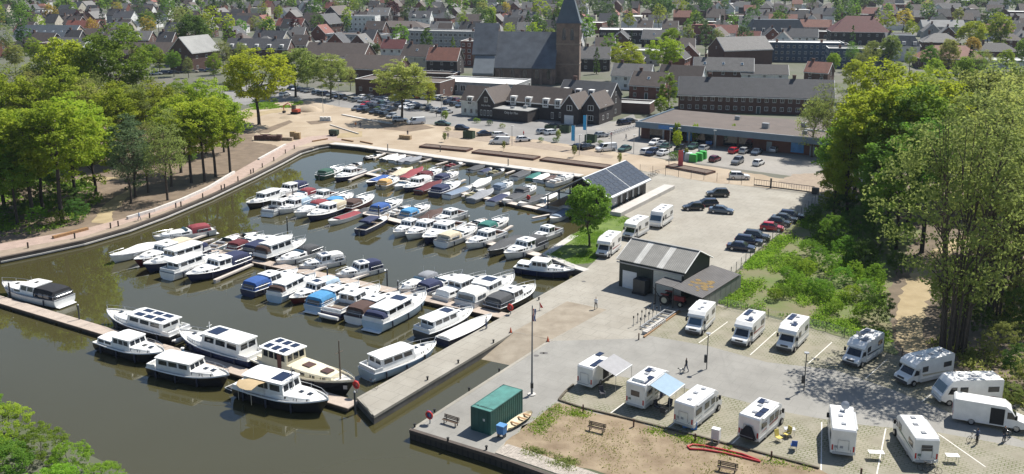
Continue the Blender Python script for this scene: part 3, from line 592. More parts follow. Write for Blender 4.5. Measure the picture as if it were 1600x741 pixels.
    if kind == 'cr':       # cruiser: low trunk forward, glazed saloon, canvas aft
        hs = min(0.62, 0.07*Ln+.08); o, st_, R_ = trunk('cabin', 0.52 if 'nohouse' not in extra else 0.40, 0.91, fb+0.0, hs, B*.41, 0.24, cabm, rake=0.6)
        side_windows(o, R_, win)
        hh = 1.28 if Ln > 7.5 else 1.08
        if 'nohouse' not in extra:
            house('wheelhouse', X(.33), X(.58), B*.40, fb, hh, B*.34, 0.40, 0.02, cabm, nf=3, ns=2, nb=0 if can else 2)
            ro = roof('roof', X(.31), X(.57)-0.3, B*.38, fb+hh, cabm)
            if 'solar' in extra: MB().panel([(X(.36), -B*.2, fb+hh+.155), (X(.48), -B*.2, fb+hh+.155), (X(.48), B*.2, fb+hh+.155), (X(.36), B*.2, fb+hh+.155)]).build('solar_panel', SOLAR, ro)
            elif detail > 1: MB().box(X(.40), X(.40)+.5, -.28, .28, fb+hh+.14, fb+hh+.20).build('hatch', GLASS, ro)
            if can: canopy('canopy', X(.02), X(.345), B*.42, fb-.02, hh+.04, cm(can), sl1=0.05)
        else:
            mb = MB(); mb.hexa([(X(.50), -B*.38, fb+.3), (X(.56), -B*.34, fb+.3), (X(.56), B*.34, fb+.3), (X(.50), B*.38, fb+.3), (X(.45), -B*.35, fb+.85), (X(.47), -B*.31, fb+.85), (X(.47), B*.31, fb+.85), (X(.45), B*.35, fb+.85)]); mb.build('windscreen', GLASSB, root)
            if can: canopy('canopy', X(.07), X(.42), B*.41, fb-.02, 1.08, cm(can), sl1=0.45)
            else:
                MB().box(X(.06), X(.48), -B*.3, B*.3, fb-.06, fb+.0).build('cockpit', M_COCK, root)
                for k in (.1, .28): MB().box(X(k), X(k)+.5, -B*.27, B*.27, fb, fb+.42).build('seat', cm('offwhite'), root)
        if not can and 'nohouse' not in extra:
            MB().box(X(.03), X(.32), -B*.34, B*.34, fb-.07, fb-.02).build('cockpit', M_COCK, root)
            mb = MB(); mb.box(X(.02), X(.045), -B*.40, B*.40, fb-.05, fb+.40).box(X(.02), X(.33), -B*.41, -B*.385, fb-.05, fb+.40).box(X(.02), X(.33), B*.385, B*.41, fb-.05, fb+.40); mb.build('coaming', cabm, root)
            MB().box(X(.05), X(.05)+.5, -B*.3, B*.3, fb-.02, fb+.35).build('seat', cm('brown'), root)
        if bow_rail: rail(0.62)
        if Ln > 6.5:   # pushpit round the cockpit
            pp = [(X(.30), B*.43, fb+.5), (X(.02), B*.42, fb+.55), (X(.0), B*.30, fb+.55), (X(.0), -B*.30, fb+.55), (X(.02), -B*.42, fb+.55), (X(.30), -B*.43, fb+.5)]
            mb = MB().tube(pp, .024, 4)
            for q in pp: mb.tube([(q[0], q[1], fb-.05), q], .02, 4)
            mb.build('stern_rail', STEEL, root)
            MB().tube([(X(.42), B*.2, fb+1.2), (X(.42), B*.2, fb+2.6)], .02, 4).build('antenna', WHITE, root)
        if detail > 1: fenders(2)
        MB().box(X(.74)-.25, X(.74)+.25, -.25, .25, fb+hs+.0, fb+hs+.06).build('hatch', GLASS, root)
        if Ln > 7 and 'plat' in extra: platform()
        if 'ob' in extra: outboard(-Ln/2, fb*.7)
    elif kind == 'st':     # steel motor yacht
        hs = 0.62; o, st_, R_ = trunk('fore_cabin', 0.56, 0.86, fb, hs, B*.36, 0.42, cabm, rake=0.35); side_windows(o, R_, 2, v0=.3, v1=.8)
        p, q = Vector(R_[-1][0]), Vector(R_[-1][6])
        hh = 1.75 if 'low' not in extra else 1.35; hh = min(hh, 0.16*Ln+.3); xa = X(.30 if 'aft' in extra else .12)
        house('wheelhouse', xa, X(.60), B*.38, fb, hh, B*.34, 0.32, 0.06 if 'flat' not in extra else 0.0, cabm, nf=3, ns=3, nb=2, v0=.48, v1=.86)
        ro = roof('roof', xa-(.5 if 'long' in extra else .15), X(.60)-.12, B*.385, fb+hh, cabm)
        if 'aft' in extra:
            o2, _, R2 = trunk('aft_cabin', 0.04, 0.30, fb, 0.75, B*.37, 0.3, cabm, rake=0.02, back=.15); side_windows(o2, R2, 2)
        else:
            mb = MB(); mb.box(X(.01), X(.03), -B*.42, B*.42, fb-.05, fb+.55).box(X(.01), X(.12), -B*.43, -B*.41, fb-.05, fb+.55).box(X(.01), X(.12), B*.41, B*.43, fb-.05, fb+.55); mb.build('stern_coaming', hm(top), root)
        if 'solar' in extra:
            n_ = 3
            for k in range(n_):
                for sg in (-1, 1):
                    x0 = xa + .4 + k*((X(.60)-xa-1.2)/n_); x1 = x0 + (X(.60)-xa-1.2)/n_*.8
                    MB().panel([(x0, sg*B*.17-B*.10, fb+hh+.16), (x1, sg*B*.17-B*.10, fb+hh+.16), (x1, sg*B*.17+B*.10, fb+hh+.16), (x0, sg*B*.17+B*.10, fb+hh+.16)], off=.03).build('solar_panel', SOLAR, ro)
        elif 'panel' in extra:
            MB().panel([(X(.42), -B*.24, fb+hh+.165), (X(.55), -B*.24, fb+hh+.165), (X(.55), B*.24, fb+hh+.165), (X(.42), B*.24, fb+hh+.165)], off=.02).build('solar_panel', SOLAR, ro)
        if can: canopy('canopy', X(.015), xa+.05, B*.42, fb-.02, hh*.96, cm(can), sl1=.05)
        rail(0.55 if 'fullrail' not in extra else 0.06, 0.62, m=(hm('white') if 'fullrail' in extra else STEEL)); fenders(3 if Ln > 9 else 2)
        if mast or 'mast' in extra:
            mm_ = MB().tube([(X(.60), 0, fb), (X(.60)-.1, 0, fb+hh+1.0+mast)], 0.05, 6).tube([(X(.60)-.05, -.4, fb+hh+.5+mast*.6), (X(.60)-.05, .4, fb+hh+.5+mast*.6)], .03, 4); mm_.build('mast', WHITE if 'mast' in extra else GREYM, root)
        for k in (.70, .80): MB().box(X(k)-.3, X(k)+.2, -.27, .27, fb+hs-.02, fb+hs+.07).build('hatch', GLASS, root)
        if 'plat' in extra: platform()
    elif kind == 'barge':
        hs = 0.85; o, st_, R_ = trunk('saloon', 0.42, 0.83, fb, hs, B*.40, 0.45, cabm, rake=0.2); side_windows(o, R_, 4, v0=.3, v1=.75, gap=.5)
        house('wheelhouse', X(.17), X(.43), B*.38, fb, 2.1, B*.36, 0.10, 0.02, cabm, nf=3, ns=4, nb=3, v0=.55, v1=.92)
        ro = roof('roof', X(.15), X(.43)+.2, B*.42, fb+2.1, WHITE)
        for k in range(3):
            for sg in (-1, 1): MB().panel([(X(.18+.08*k), sg*B*.2-.5, fb+2.27), (X(.235+.08*k), sg*B*.2-.5, fb+2.27), (X(.235+.08*k), sg*B*.2+.5, fb+2.27), (X(.18+.08*k), sg*B*.2+.5, fb+2.27)], off=.03).build('solar_panel', SOLAR, ro)
        for k in (.52, .70): MB().box(X(k), X(k)+1.2, -.55, .55, fb+hs+.0, fb+hs+.12).build('skylight', mat('skylight_brown', (.09,.045,.03), .3, var=.1), o)
        MB().tube([(X(.86), 0, fb), (X(.86), 0, fb+5.0)], [.11, .06], 8).tube([(X(.86), -.6, fb+3.6), (X(.86), .6, fb+3.6)], .04, 5).build('mast', mat('mast_brown', (.10,.07,.05), .6, var=.1), root)
        rail(0.80, 0.5); MB().box(X(.08), X(.16), -B*.25, B*.25, fb-.05, fb+.5).build('stern_locker', cabm, root)
        MB().box(X(.335), X(.375), -B*.383, -B*.36, fb+.05, fb+1.9).build('door', mat('door_brown', (.12,.04,.03), .5, var=.1), root)
        for sg in (1, -1): MB().panel([(X(.93), sg*bo.w(.93)+sg*.03, fb*.8), (X(.955), sg*bo.w(.955)+sg*.03, fb*.8), (X(.955), sg*bo.w(.955)+sg*.03, fb*1.15), (X(.93), sg*bo.w(.93)+sg*.03, fb*1.15)][::sg]).build('anchor', GREYM, root)
        fenders(3)
    elif kind == 'cv':     # boat under a fitted tarpaulin
        R_ = []
        for t in [.0, .06, .2, .38, .52, .66, .8, .92, .985]:
            w_ = bo.w(t)+.05; pk = (0.25 + 0.75*math.exp(-((t-.48)/.22)**2)) * (0.55 if Ln < 7 else 0.95); z_ = bo.zs(t)
            R_.append([(bo.x(t), w_, z_-.16), (bo.x(t), w_*.98, z_+.06), (bo.x(t), w_*.55, z_+pk*.72), (bo.x(t), 0, z_+pk), (bo.x(t), -w_*.55, z_+pk*.72), (bo.x(t), -w_*.98, z_+.06), (bo.x(t), -w_, z_-.16)])
        mb = MB(); mb.loft(R_, cap=True, closed=False); mb.f = [f[::-1] for f in mb.f]; mb.build('tarpaulin', cm(can), root, smooth=35)
        if 'ob' in extra: outboard(-Ln/2, fb*.6)
        if 'rail' in extra: rail(.7, .5)
    elif kind == 'sl':     # open launch with half cover
        R_ = []
        for t in [.04, .2, .4, .6, .72]:
            w_ = bo.w(t)-.08; z_ = bo.zs(t); pk = .22
            R_.append([(bo.x(t), w_, z_-.02), (bo.x(t), w_*.6, z_+pk*.8), (bo.x(t), 0, z_+pk), (bo.x(t), -w_*.6, z_+pk*.8), (bo.x(t), -w_, z_-.02)])
        mb = MB(); mb.loft(R_, cap=True, closed=False); mb.f = [f[::-1] for f in mb.f]; mb.build('cockpit_cover', cm(can), root, smooth=40)
        if 'ob' in extra: outboard(-Ln/2, fb*.6)
    elif kind == 'op':
        MB().box(X(.08), X(.66), -B*.34, B*.34, fb-.055, fb-.03).build('cockpit_floor', M_COCK, root)
        for k in (.10, .34): MB().box(X(k), X(k)+.55, -B*.30, B*.30, fb-.03, fb+.28).build('seat', cm(can or 'offwhite'), root)
        o, _, R_ = trunk('foredeck', .62, .96, fb-.02, .16, B*.45, .06, cabm, rake=.2)
        mb = MB(); mb.hexa([(X(.60), -B*.36, fb+.1), (X(.63), -B*.33, fb+.1), (X(.63), B*.33, fb+.1), (X(.60), B*.36, fb+.1), (X(.55), -B*.33, fb+.52), (X(.565), -B*.30, fb+.52), (X(.565), B*.30, fb+.52), (X(.55), B*.33, fb+.52)]); mb.build('windscreen', GLASSB, root)
        outboard(-Ln/2, fb*.6)
        if 'arch' in extra: MB().tube([(X(.25), B*.42, fb), (X(.20), B*.38, fb+1.2), (X(.20), -B*.38, fb+1.2), (X(.25), -B*.42, fb)], .035, 5).build('arch', GREYM, root)
        if 'bimini' in extra: canopy('bimini', X(.12), X(.52), B*.42, fb+.95, .35, cm(can), wins=False); MB().tube([(X(.3), B*.4, fb), (X(.3), B*.4, fb+1.1)], .03, 4).tube([(X(.3), -B*.4, fb), (X(.3), -B*.4, fb+1.1)], .03, 4).build('bimini_frame', STEEL, root)
    if 'dinghy' in extra:
        MB().tube([(-Ln/2-.55, -B*.42, fb*.55), (-Ln/2-.6, -B*.1, fb*.55), (-Ln/2-.6, B*.3, fb*.6), (-Ln/2-.5, B*.46, fb*.75)], [.26, .3, .3, .12], 8).build('dinghy', hm('offwhite'), root, smooth=60)
    if 'flag' in extra: MB().tube([(-Ln/2+.1, 0, fb), (-Ln/2-.3, 0, fb+1.2)], .025, 4).build('flagstaff', WHITE, root)
    if mast and kind in ('cv', 'sl', 'cr'): MB().tube([(X(.5), 0, fb), (X(.5), 0, fb+mast)], .05, 6).build('mast', GREYM, root)
    return root
KN = {'cr': 'cabin cruiser', 'st': 'steel motor yacht', 'cv': 'boat', 'op': 'open speedboat', 'sl': 'launch', 'barge': 'barge'}
# each: kind, stern, bow, hull, canvas, options
BOATS = {
 ('far quay walkway', 'berth'): [
  ('op',(571,245),(596,240),'black',None,''), ('cv',(598,247.5),(621,240.5),'grey','offwhite','ob'), ('cv',(612,249),(633,242),'white','offwhite',''), ('cv',(622,251.5),(643,244.5),'white','grey','ob'), ('cv',(636,251),(658,244),'white','grey',''),
  ('op',(697,260),(723,252),'white','red','ob'), ('cv',(734,264),(757,256.5),'white','darkgrey','ob'), ('sl',(751,267),(768,260.5),'white','navy',''), ('op',(765,270),(788,262.5),'white','olive',''), ('sl',(803,276),(829,265),'white','darkgrey',''),
  ('cv',(827,277),(843,269),'teal','teal',''), ('cv',(839,279),(857,270.5),'white','offwhite',''), ('sl',(852,281),(871,272),'white','brown','ob'), ('cr',(860,286),(896,275),'white',None,'nohouse')],
 ('harbour house pontoon', 'church side'): [
  ('op',(540,262),(566,253),'white','offwhite','arch'), ('op',(600,271),(627,261),'white','darkgrey','arch'), ('cv',(613,274),(644,263),'white','beige',''), ('cv',(630,279),(660,264),'maroon','red',''), ('cr',(656,279),(690,266),'white','maroon','nohouse'),
  ('cr',(683,283),(716,270),'white','navy','nohouse'), ('cv',(737,292),(767,279),'white','offwhite',''), ('cr',(774,297),(801,285),'white','steelblue','nohouse'), ('cr',(809,303),(837,291),'white','darkgrey','nohouse'), ('sl',(846,311),(870,300),'white','offwhite','')],
 ('harbour house pontoon', 'river side'): [
  ('cr',(500,275),(538,262.5),'green','green','nohouse ob'), ('cr',(565,267),(523,280),'navy',None,'win'), ('sl',(603,274),(573,286),'navy','blue',''), ('cr',(595,290),(622,278),'beige','orange','nohouse ob'), ('op',(645,280),(616,293),'white','offwhite',''), ('cr',(668,282),(631,296),'navy','offwhite',''),
  ('cv',(654,298),(690,284),'maroon','maroon',''), ('cr',(679,302),(718,286),'navy','navy','nohouse'), ('sl',(698,305),(738,291),'white','steelblue',''), ('op',(729,307),(757,295),'olive','olive',''), ('cv',(736,311),(770,297),'grey','grey',''), ('sl',(766,315),(796,301),'white','navy',''),
  ('sl',(819,300),(786,316),'white','darkgrey',''), ('sl',(848,305),(810,320),'white','darkgrey',''), ('sl',(888,327),(861,343),'white','steelblue','')],
 ('lawn pontoon', 'river side'): [
  ('st',(437,305),(386,322),'black',None,'low'), ('cr',(418,332),(462,313),'white',None,'plat'), ('cr',(480,315),(433,330),'white','lightblue',''), ('cr',(510,318),(460,336),'white','red','nohouse'), ('cr',(536,322),(481,341),'navy','beige',''), ('sl',(559,331),(513,347),'white','red',''),
  ('op',(563,360),(608,337),'navy','navy','bimini'), ('cr',(657,347),(615,366),'white',None,'plat'), ('cr',(686,349),(634,370),'white',None,''), ('cr',(717,351),(662,377),'navy',None,''), ('cr',(689,379),(746,357),'white','beige','nohouse'),
  ('cr',(784,364),(728,384),'white',None,''), ('cv',(811,371),(763,395),'darkgrey','darkgrey',''), ('cr',(846,378),(788,400),'white','darkgrey','')],
 ('lawn pontoon', 'church side'): [
  ('cr',(475,291),(424,306),'white','navy',''), ('cr',(491,299),(447,313),'white','red','nohouse'), ('cr',(523,302),(480,314),'white',None,''), ('cr',(514,322),(550,304),'navy','sky','nohouse'), ('cr',(540,326),(583,307),'maroon','brown','nohouse'), ('cv',(558,330),(583,322),'darkgrey','darkgrey',''), ('cr',(583,332),(629,314),'white','blue','nohouse'),
  ('op',(608,334),(640,321),'grey','offwhite','arch'), ('cr',(630,339),(672,322),'white','sky','nohouse'), ('cv',(661,342),(690,327),'brown','brown',''), ('cr',(724,332),(676,347),'white',None,'plat'), ('op',(724,357),(758,342),'black',None,''), ('cr',(752,361),(794,342),'white','teal','nohouse'), ('cr',(872,358),(832,373),'white',None,'nohouse2')],
 ('long pontoon', 'church side'): [
  ('cr',(332,358),(240,374),'white','red','nohouse plat'), ('op',(328,387),(372,367),'lightblue','grey','arch'), ('op',(350,374),(403,362),'white','offwhite',''), ('cr',(360,391),(412,369),'cream','maroon','nohouse'), ('cr',(389,397),(456,371),'navy','navy',''), ('st',(407,404),(477,379),'black','brown',''),
  ('cr',(497,389),(432,411),'white','darkgrey','nohouse'), ('cr',(535,403),(467,417),'white','offwhite','solar'), ('cr',(593,415),(525,431),'white','navy','solar plat'),
  ('cr',(681,431),(623,455),'white','grey','nohouse'), ('cr',(656,456),(722,431),'white','navy','nohouse'), ('st',(689,466),(758,436),'offwhite',None,'low aft'), ('st',(727,475),(802,437),'white','offwhite','low aft panel'), ('cr',(769,481),(835,449),'black','darkgrey','')],
 ('long pontoon', 'river side'): [
  ('cv',(265,378),(172,405),'white','offwhite','rail'), ('cr',(296,383),(211,411),'maroon','beige',''), ('st',(318,391),(226,421),'navy','navy','low'), ('st',(262,429),(342,400),'white',None,'low long'), ('cr',(382,405),(292,435),'navy','navy',''),
  ('cr',(388,455),(464,425),'navy','blue',''), ('st',(429,464),(492,433),'lightblue','brown','low'), ('cr',(525,443),(453,469),'maroon','lightblue','solar'), ('cr',(489,480),(560,446),'lightblue','sky','plat'), ('cr',(518,490),(592,451),'navy',None,'dinghy'), ('cr',(553,497),(624,460),'white','brown',''), ('st',(583,508),(664,465),'lightblue','navy','low plat panel'),
  ('st',(659,521),(737,487),'darkgrey',None,'low long panel'), ('sl',(692,530),(767,495),'navy','offwhite','')],
}
ci = 0
for (pon, side), lst in BOATS.items():
    n = len(lst)
    for i, (kind, s_, b_, hull, can, ex) in enumerate(lst):
        zz = -0.15; S_, B_ = G(*s_, zz), G(*b_, zz); far = s_[1] < 330
        words = {'cr': ('cabin cruiser' if 'nohouse' not in ex else 'sports cruiser'), 'st': 'steel motor yacht', 'cv': 'boat', 'op': 'open speedboat', 'sl': 'open launch'}[kind]
        what = (f'under {can} tarpaulin' if kind == 'cv' else f'with {can} cover' if kind == 'sl' else f'with {can} canopy' if can and kind != 'op' else 'without canopy' if kind in ('cr', 'st') else 'with windscreen')
        hl = {'sky': 'bright blue', 'lightblue': 'pale blue', 'darkgrey': 'dark grey', 'offwhite': 'off white', 'steelblue': 'slate blue'}
        what = ' '.join(hl.get(x, x) for x in what.split()); hl_ = hl.get(hull, hull)
        lab = f'{hl_} {words} {what}, {ORD[n-i]} from shore at {pon}' + ('' if side == 'berth' else f', {side}')
        make_boat('motor_boat' if kind != 'cv' else 'covered_boat', lab, 'boats moored in the marina', S_, B_, kind, hull, can, extra=ex.replace('nohouse2', ''), win=3 if not far else 2, detail=1 if far else 2, bow_rail=True)
# the individual vessels by the outer pontoon, the pier and the lawn
def one(label, s_, b_, kind, hull, can=None, ex='', **k): return make_boat('motor_yacht', label, 'boats moored in the marina', G(*s_, -0.15), G(*b_, -0.15), kind, hull, can, extra=ex, **k)
one('white flybridge cruiser with black bimini and pink swim platform alone on outer pontoon', (100,469), (6,448), 'cr', 'white', 'black', 'plat')
yt = one('dark hulled yacht with solar panels, paddleboard and stern dinghy at outer pontoon', (281,525), (170,494), 'st', 'black', None, 'low long solar dinghy')
one('dark hulled steel yacht with long solar panel roof and slanted mast at outer pontoon', (403,563), (283,527), 'st', 'navy', None, 'panel mast')
one('dark hulled yacht with upturned dinghy on its coach roof at outer pontoon', (163,533), (256,559), 'st', 'black', None, 'low aft')
one('dark hulled yacht with plain grey flat roof beside the outer pontoon', (245,571), (357,595), 'st', 'black', None, 'low', cab='offwhite')
one('cream decked Dutch barge with black hull, brown wheelhouse and mast', (403,560), (553,610), 'barge', 'black', None, '', cab='cream', top='cream', bt=4.1)
one('black hulled trawler yacht with white rails and tan sunshade at outer pontoon', (382,603), (512,636), 'st', 'black', None, 'panel fullrail', bt=4.2, mast=0.6)
one('pale blue steel cruiser with open aft deck moored along the pier', (574,583), (680,543), 'st', 'lightblue', None, 'low')
one('navy hulled steel yacht with blue wheelhouse moored below the lawn', (808,416), (896,427), 'st', 'navy', None, 'aft low')
a = G(372,594,2.0); t = thing('sunshade', 'tan canvas sunshade spread over the stern of the black trawler yacht', 'sunshade', (a.x+1.5, a.y-.8, WZ+3.0), R(-28))
MB().loft([[(x_, w_, -.08*abs(w_)), (x_, 0, .12), (x_, -w_, -.08*abs(w_)), (x_, -w_, -.08*abs(w_)-.03), (x_, 0, .09), (x_, w_, -.08*abs(w_)-.03)] for x_, w_ in ((-1.5,.4),(-1.1,.9),(-.3,1.25),(.6,1.3),(1.2,1.1))]).build('canvas', mat('tan_canvas', (.40,.30,.17), .85, var=.08, scale=2), t, smooth=50)
for x_, y_ in ((-1.1,.7),(-1.1,-.7),(1.0,1.0),(1.0,-1.0)): MB().tube([(x_, y_, -.1), (x_, y_, -1.9)], .03, 5).build('pole', STEEL, t)
dn = make_boat('rowing_boat', 'small black dinghy tied behind the black trawler yacht', None, G(357,606,-.5), G(381,596,-.5), 'sl', 'black', 'darkgrey')
# paddleboard on the solar-roofed yacht, sunshade
a = G(250,514,0.6); b_ = G(279,505,0.6); d = b_ - a; mb = MB(); l = d.length
mb.loft([[(x_*l, w_*.42, 0), (x_*l, w_*.42, .1), (x_*l, -w_*.42, .1), (x_*l, -w_*.42, 0)] for x_, w_ in ((0, .2), (.08, .7), (.3, 1), (.7, 1), (.92, .6), (1, .1))]); o = mb.build('paddleboard', mat('turquoise_foam', (0.08, 0.50, 0.42), 0.5, var=0.05)); o.location = a; o.rotation_euler = (0, 0, math.atan2(d.y, d.x))
tag(o, 'turquoise paddleboard carried on the stern of the solar-roofed yacht', 'paddleboard')
# ================================================================== cars
def paint(c): return mat('car_' + c, {'black': (.014,.015,.018), 'darkgrey': (.05,.053,.058), 'navy': (.015,.022,.05), 'grey': (.19,.195,.20), 'silver': (.45,.46,.47), 'white': (.78,.78,.77), 'red': (.42,.015,.025), 'maroon': (.12,.012,.02), 'blue': (.03,.15,.45), 'green': (.05,.10,.08), 'beige': (.42,.38,.30), 'yellow': (.70,.48,.03), 'bluegrey': (.10,.13,.17)}[c], 0.22, metal=0.25 if c in ('silver', 'grey', 'darkgrey', 'bluegrey') else 0.0, var=0.03, coat=0.6)
M_RIM = mat('alloy_rim', (.5,.5,.52), .3, metal=.7, var=.05)
M_HEAD = mat('headlight', (.75,.78,.80), .1, var=0); M_TAIL = mat('tail_light', (.45,.012,.012), .2, var=0)
M_PLATE = mat('number_plate', (.75,.55,.05), .5, var=0)
CARK = {   # length, width, [(x, belt z, half width factor)], greenhouse (x rear base, x rear top, x front top, x front base), roof z
 'hatch': (4.05, 1.74, [(-2.02,.62,.82),(-1.95,.86,.92),(-1.3,.93,1),(0.4,.93,1),(0.85,.92,1),(1.6,.80,.96),(1.95,.66,.86),(2.02,.52,.78)], (-1.92,-1.45,0.15,0.98), 1.48),
 'sedan': (4.6, 1.80, [(-2.3,.66,.82),(-2.22,.92,.92),(-1.5,.95,1),(0.5,.93,1),(1.0,.90,1),(1.9,.78,.95),(2.22,.66,.85),(2.3,.5,.78)], (-1.75,-1.0,0.25,1.1), 1.46),
 'wagon': (4.6, 1.80, [(-2.3,.66,.84),(-2.24,.92,.93),(-1.5,.95,1),(0.5,.94,1),(1.0,.91,1),(1.9,.80,.95),(2.22,.66,.85),(2.3,.5,.78)], (-2.2,-1.85,0.25,1.1), 1.50),
 'suv': (4.5, 1.86, [(-2.25,.72,.86),(-2.18,1.0,.94),(-1.5,1.06,1),(0.4,1.06,1),(0.9,1.04,1),(1.8,.96,.96),(2.17,.78,.88),(2.25,.58,.82)], (-2.12,-1.75,0.25,0.98), 1.70),
 'van': (5.3, 1.95, [(-2.65,.9,.92),(-2.62,1.15,.97),(-1.6,1.18,1),(1.0,1.16,1),(1.5,1.14,1),(2.3,.98,.95),(2.58,.78,.88),(2.65,.55,.8)], (-2.62,-2.55,1.0,1.75), 2.0),
}
CMESH = {}
def car_meshes(kind, colr):
    key = (kind, colr)
    if key in CMESH: return CMESH[key]
    Ln, W, st, gh, zr = CARK[kind]; hw = W/2
    rings = []
    for x_, zb, k in st:
        w_ = hw*k; rings.append([(x_, w_*.94, .24), (x_, w_, .45), (x_, w_, zb-.14), (x_, w_*.93, zb), (x_, 0, zb+.025), (x_, -w_*.93, zb), (x_, -w_, zb-.14), (x_, -w_, .45), (x_, -w_*.94, .24)])
    mb = MB(); mb.loft(rings, cap=True)
    # greenhouse pillars and roof in body colour
    zb = st[3][1]-.03; a, b_, c, d = gh; wb = hw*.93; wt = hw*.74
    mb.hexa([(a,-wb,zb),(d,-wb,zb),(d,wb,zb),(a,wb,zb),(b_,-wt,zr-.05),(c,-wt,zr-.05),(c,wt,zr-.05),(b_,wt,zr-.05)])
    mb.hexa([(b_-.02,-wt-.01,zr-.05),(c+.03,-wt-.01,zr-.05),(c+.03,wt+.01,zr-.05),(b_-.02,wt+.01,zr-.05),(b_+.12,-wt*.86,zr),(c-.12,-wt*.86,zr),(c-.12,wt*.86,zr),(b_+.12,wt*.86,zr)])
    mb.f = mb.f
    body = mb.mesh('body', paint(colr), 30)
    if kind not in CMESH:
        P = lambda x0, z0, sg: (x0, sg*(wb + (wt-wb)*(z0-zb)/(zr-.05-zb)), z0)
        z0, z1 = zb+.06, zr-.10; fx = lambda z_, lo, hi: lo + (hi-lo)*(z_-zb)/(zr-.05-zb)
        def sidewin(u0, u1, sg):
            g = []
            for (u, z_) in ((u0, z0), (u1, z0), (u1, z1), (u0, z1)):
                xa, xb = fx(z_, a, b_)+.08, fx(z_, d, c)-.08; g.append(P(xa+(xb-xa)*u, z_, sg))
            if sg > 0: g = [g[1], g[0], g[3], g[2]]
            return MB().panel(g, .012).mesh('side_window', GLASS)
        sw = []
        cuts = ((0, .47), (.51, 1)) if kind != 'van' else ((.70, .98),)
        for sg in (1, -1):
            for u in cuts: sw.append(sidewin(*u, sg))
        f = lambda y_, z_, lo, hi: (fx(z_, lo, hi), y_*(wb + (wt-wb)*(z_-zb)/(zr-.05-zb)), z_)
        ws = MB().panel([f(-.9, z0-.03, d, c), f(.9, z0-.03, d, c), f(.9, z1, d, c), f(-.9, z1, d, c)], .014).mesh('windscreen', GLASS)
        rw = MB().panel([f(.86, z0+.02, a, b_), f(-.86, z0+.02, a, b_), f(-.86, z1, a, b_), f(.86, z1, a, b_)], .014).mesh('rear_window', GLASS)
        wr = .33 if kind not in ('suv', 'van') else .36
        ty = MB().ycyl(0, 0, -.11, .11, wr, 14).mesh('tyre', BLACK, 40); ri = MB().ycyl(0, 0, -.118, .118, wr*.62, 10).mesh('rim', M_RIM, 40)
        hl = MB().box(-.06, .05, -.17, .17, -.07, .07).mesh('headlight', M_HEAD); tl = MB().box(-.05, .06, -.13, .13, -.12, .12).mesh('tail_light', M_TAIL)
        pl = MB().box(-.015, .015, -.26, .26, -.055, .055).mesh('number_plate', M_PLATE)
        mi = MB().box(-.08, .08, -.09, .09, -.06, .07).mesh('mirror', DARK)
        CMESH[kind] = (sw, ws, rw, ty, ri, hl, tl, pl, mi, wr)
    CMESH[key] = body; return body
NC = 0
def car(label, kind, colr, loc, rz, group=None, near=True):
    body = car_meshes(kind, colr); sw, ws, rw, ty, ri, hl, tl, pl, mi, wr = CMESH[kind]; Ln, W, st, gh, zr = CARK[kind]; hw = W/2
    t = thing('parked_car' if kind != 'van' else 'parked_van', label, 'car' if kind != 'van' else 'van', (loc[0], loc[1], 0.02), rz, group)
    inst('body', body, t); inst('windscreen', ws, t); inst('rear_window', rw, t)
    for m_ in sw: inst('side_window', m_, t)
    for x_ in (-.30, .31):
        for sg in (-1, 1):
            o = inst('wheel', ty, t, (x_*Ln, sg*(hw-.10), wr))
            if near: inst('rim', ri, o)
    if near:
        for sg in (-1, 1):
            inst('headlight', hl, t, (st[-2][0]-.08, sg*hw*.62, .64 if kind not in ('suv','van') else .78)); inst('tail_light', tl, t, (st[0][0]+.02, sg*hw*.66, .74 if kind not in ('suv','van') else .92)); inst('mirror', mi, t, (gh[3]-.25, sg*(hw+.06), st[3][1]+.05))
        inst('number_plate', pl, t, (st[0][0]-.02, 0, .55)); inst('number_plate', pl, t, (st[-1][0]+.02, 0, .42))
    return t
def at(px, py): p = G(px, py, 0); return (p.x, p.y)
E1, E2 = SITE, SITE + R(90)
# yard cars
for k, (px, py, kd, c_, a, lb) in enumerate([
 (1121,307,'suv','darkgrey',180,'dark grey off-road car parked alone nearest the sliding gate'), (1083,328,'hatch','black',183,'black hatchback parked in front of a dark wagon in the yard'), (1103,322,'wagon','navy',185,'dark blue wagon half hidden behind the black hatchback in the yard'), (1127,333,'sedan','bluegrey',-20,'blue grey sedan with bright windscreen beside the black hatchback'),
 (1158,391,'sedan','navy',-22,'dark blue sedan closest to the lean-to roof by the fence'), (1170,381,'wagon','navy',-22,'dark blue wagon between two dark cars by the fence'), (1182,375,'suv','black',-22,'black car behind the two dark blue ones by the fence'),
 (1206,360,'hatch','red',-22,'bright red hatchback parked beside the yard fence'), (1217,352,'hatch','black',-22,'black hatchback next to the bright red one by the fence'), (1226,346,'sedan','darkgrey',-22,'dark grey sedan two along from the bright red hatchback'), (1237,341,'wagon','navy',-22,'dark blue wagon farthest along the fence row past the red hatchback')]):
    car(lb, kd, c_, at(px, py), R(a), 'cars in the marina yard')
car('white off-road car driving along the sandy road outside the fence', 'suv', 'white', at(1155,280), R(-8))
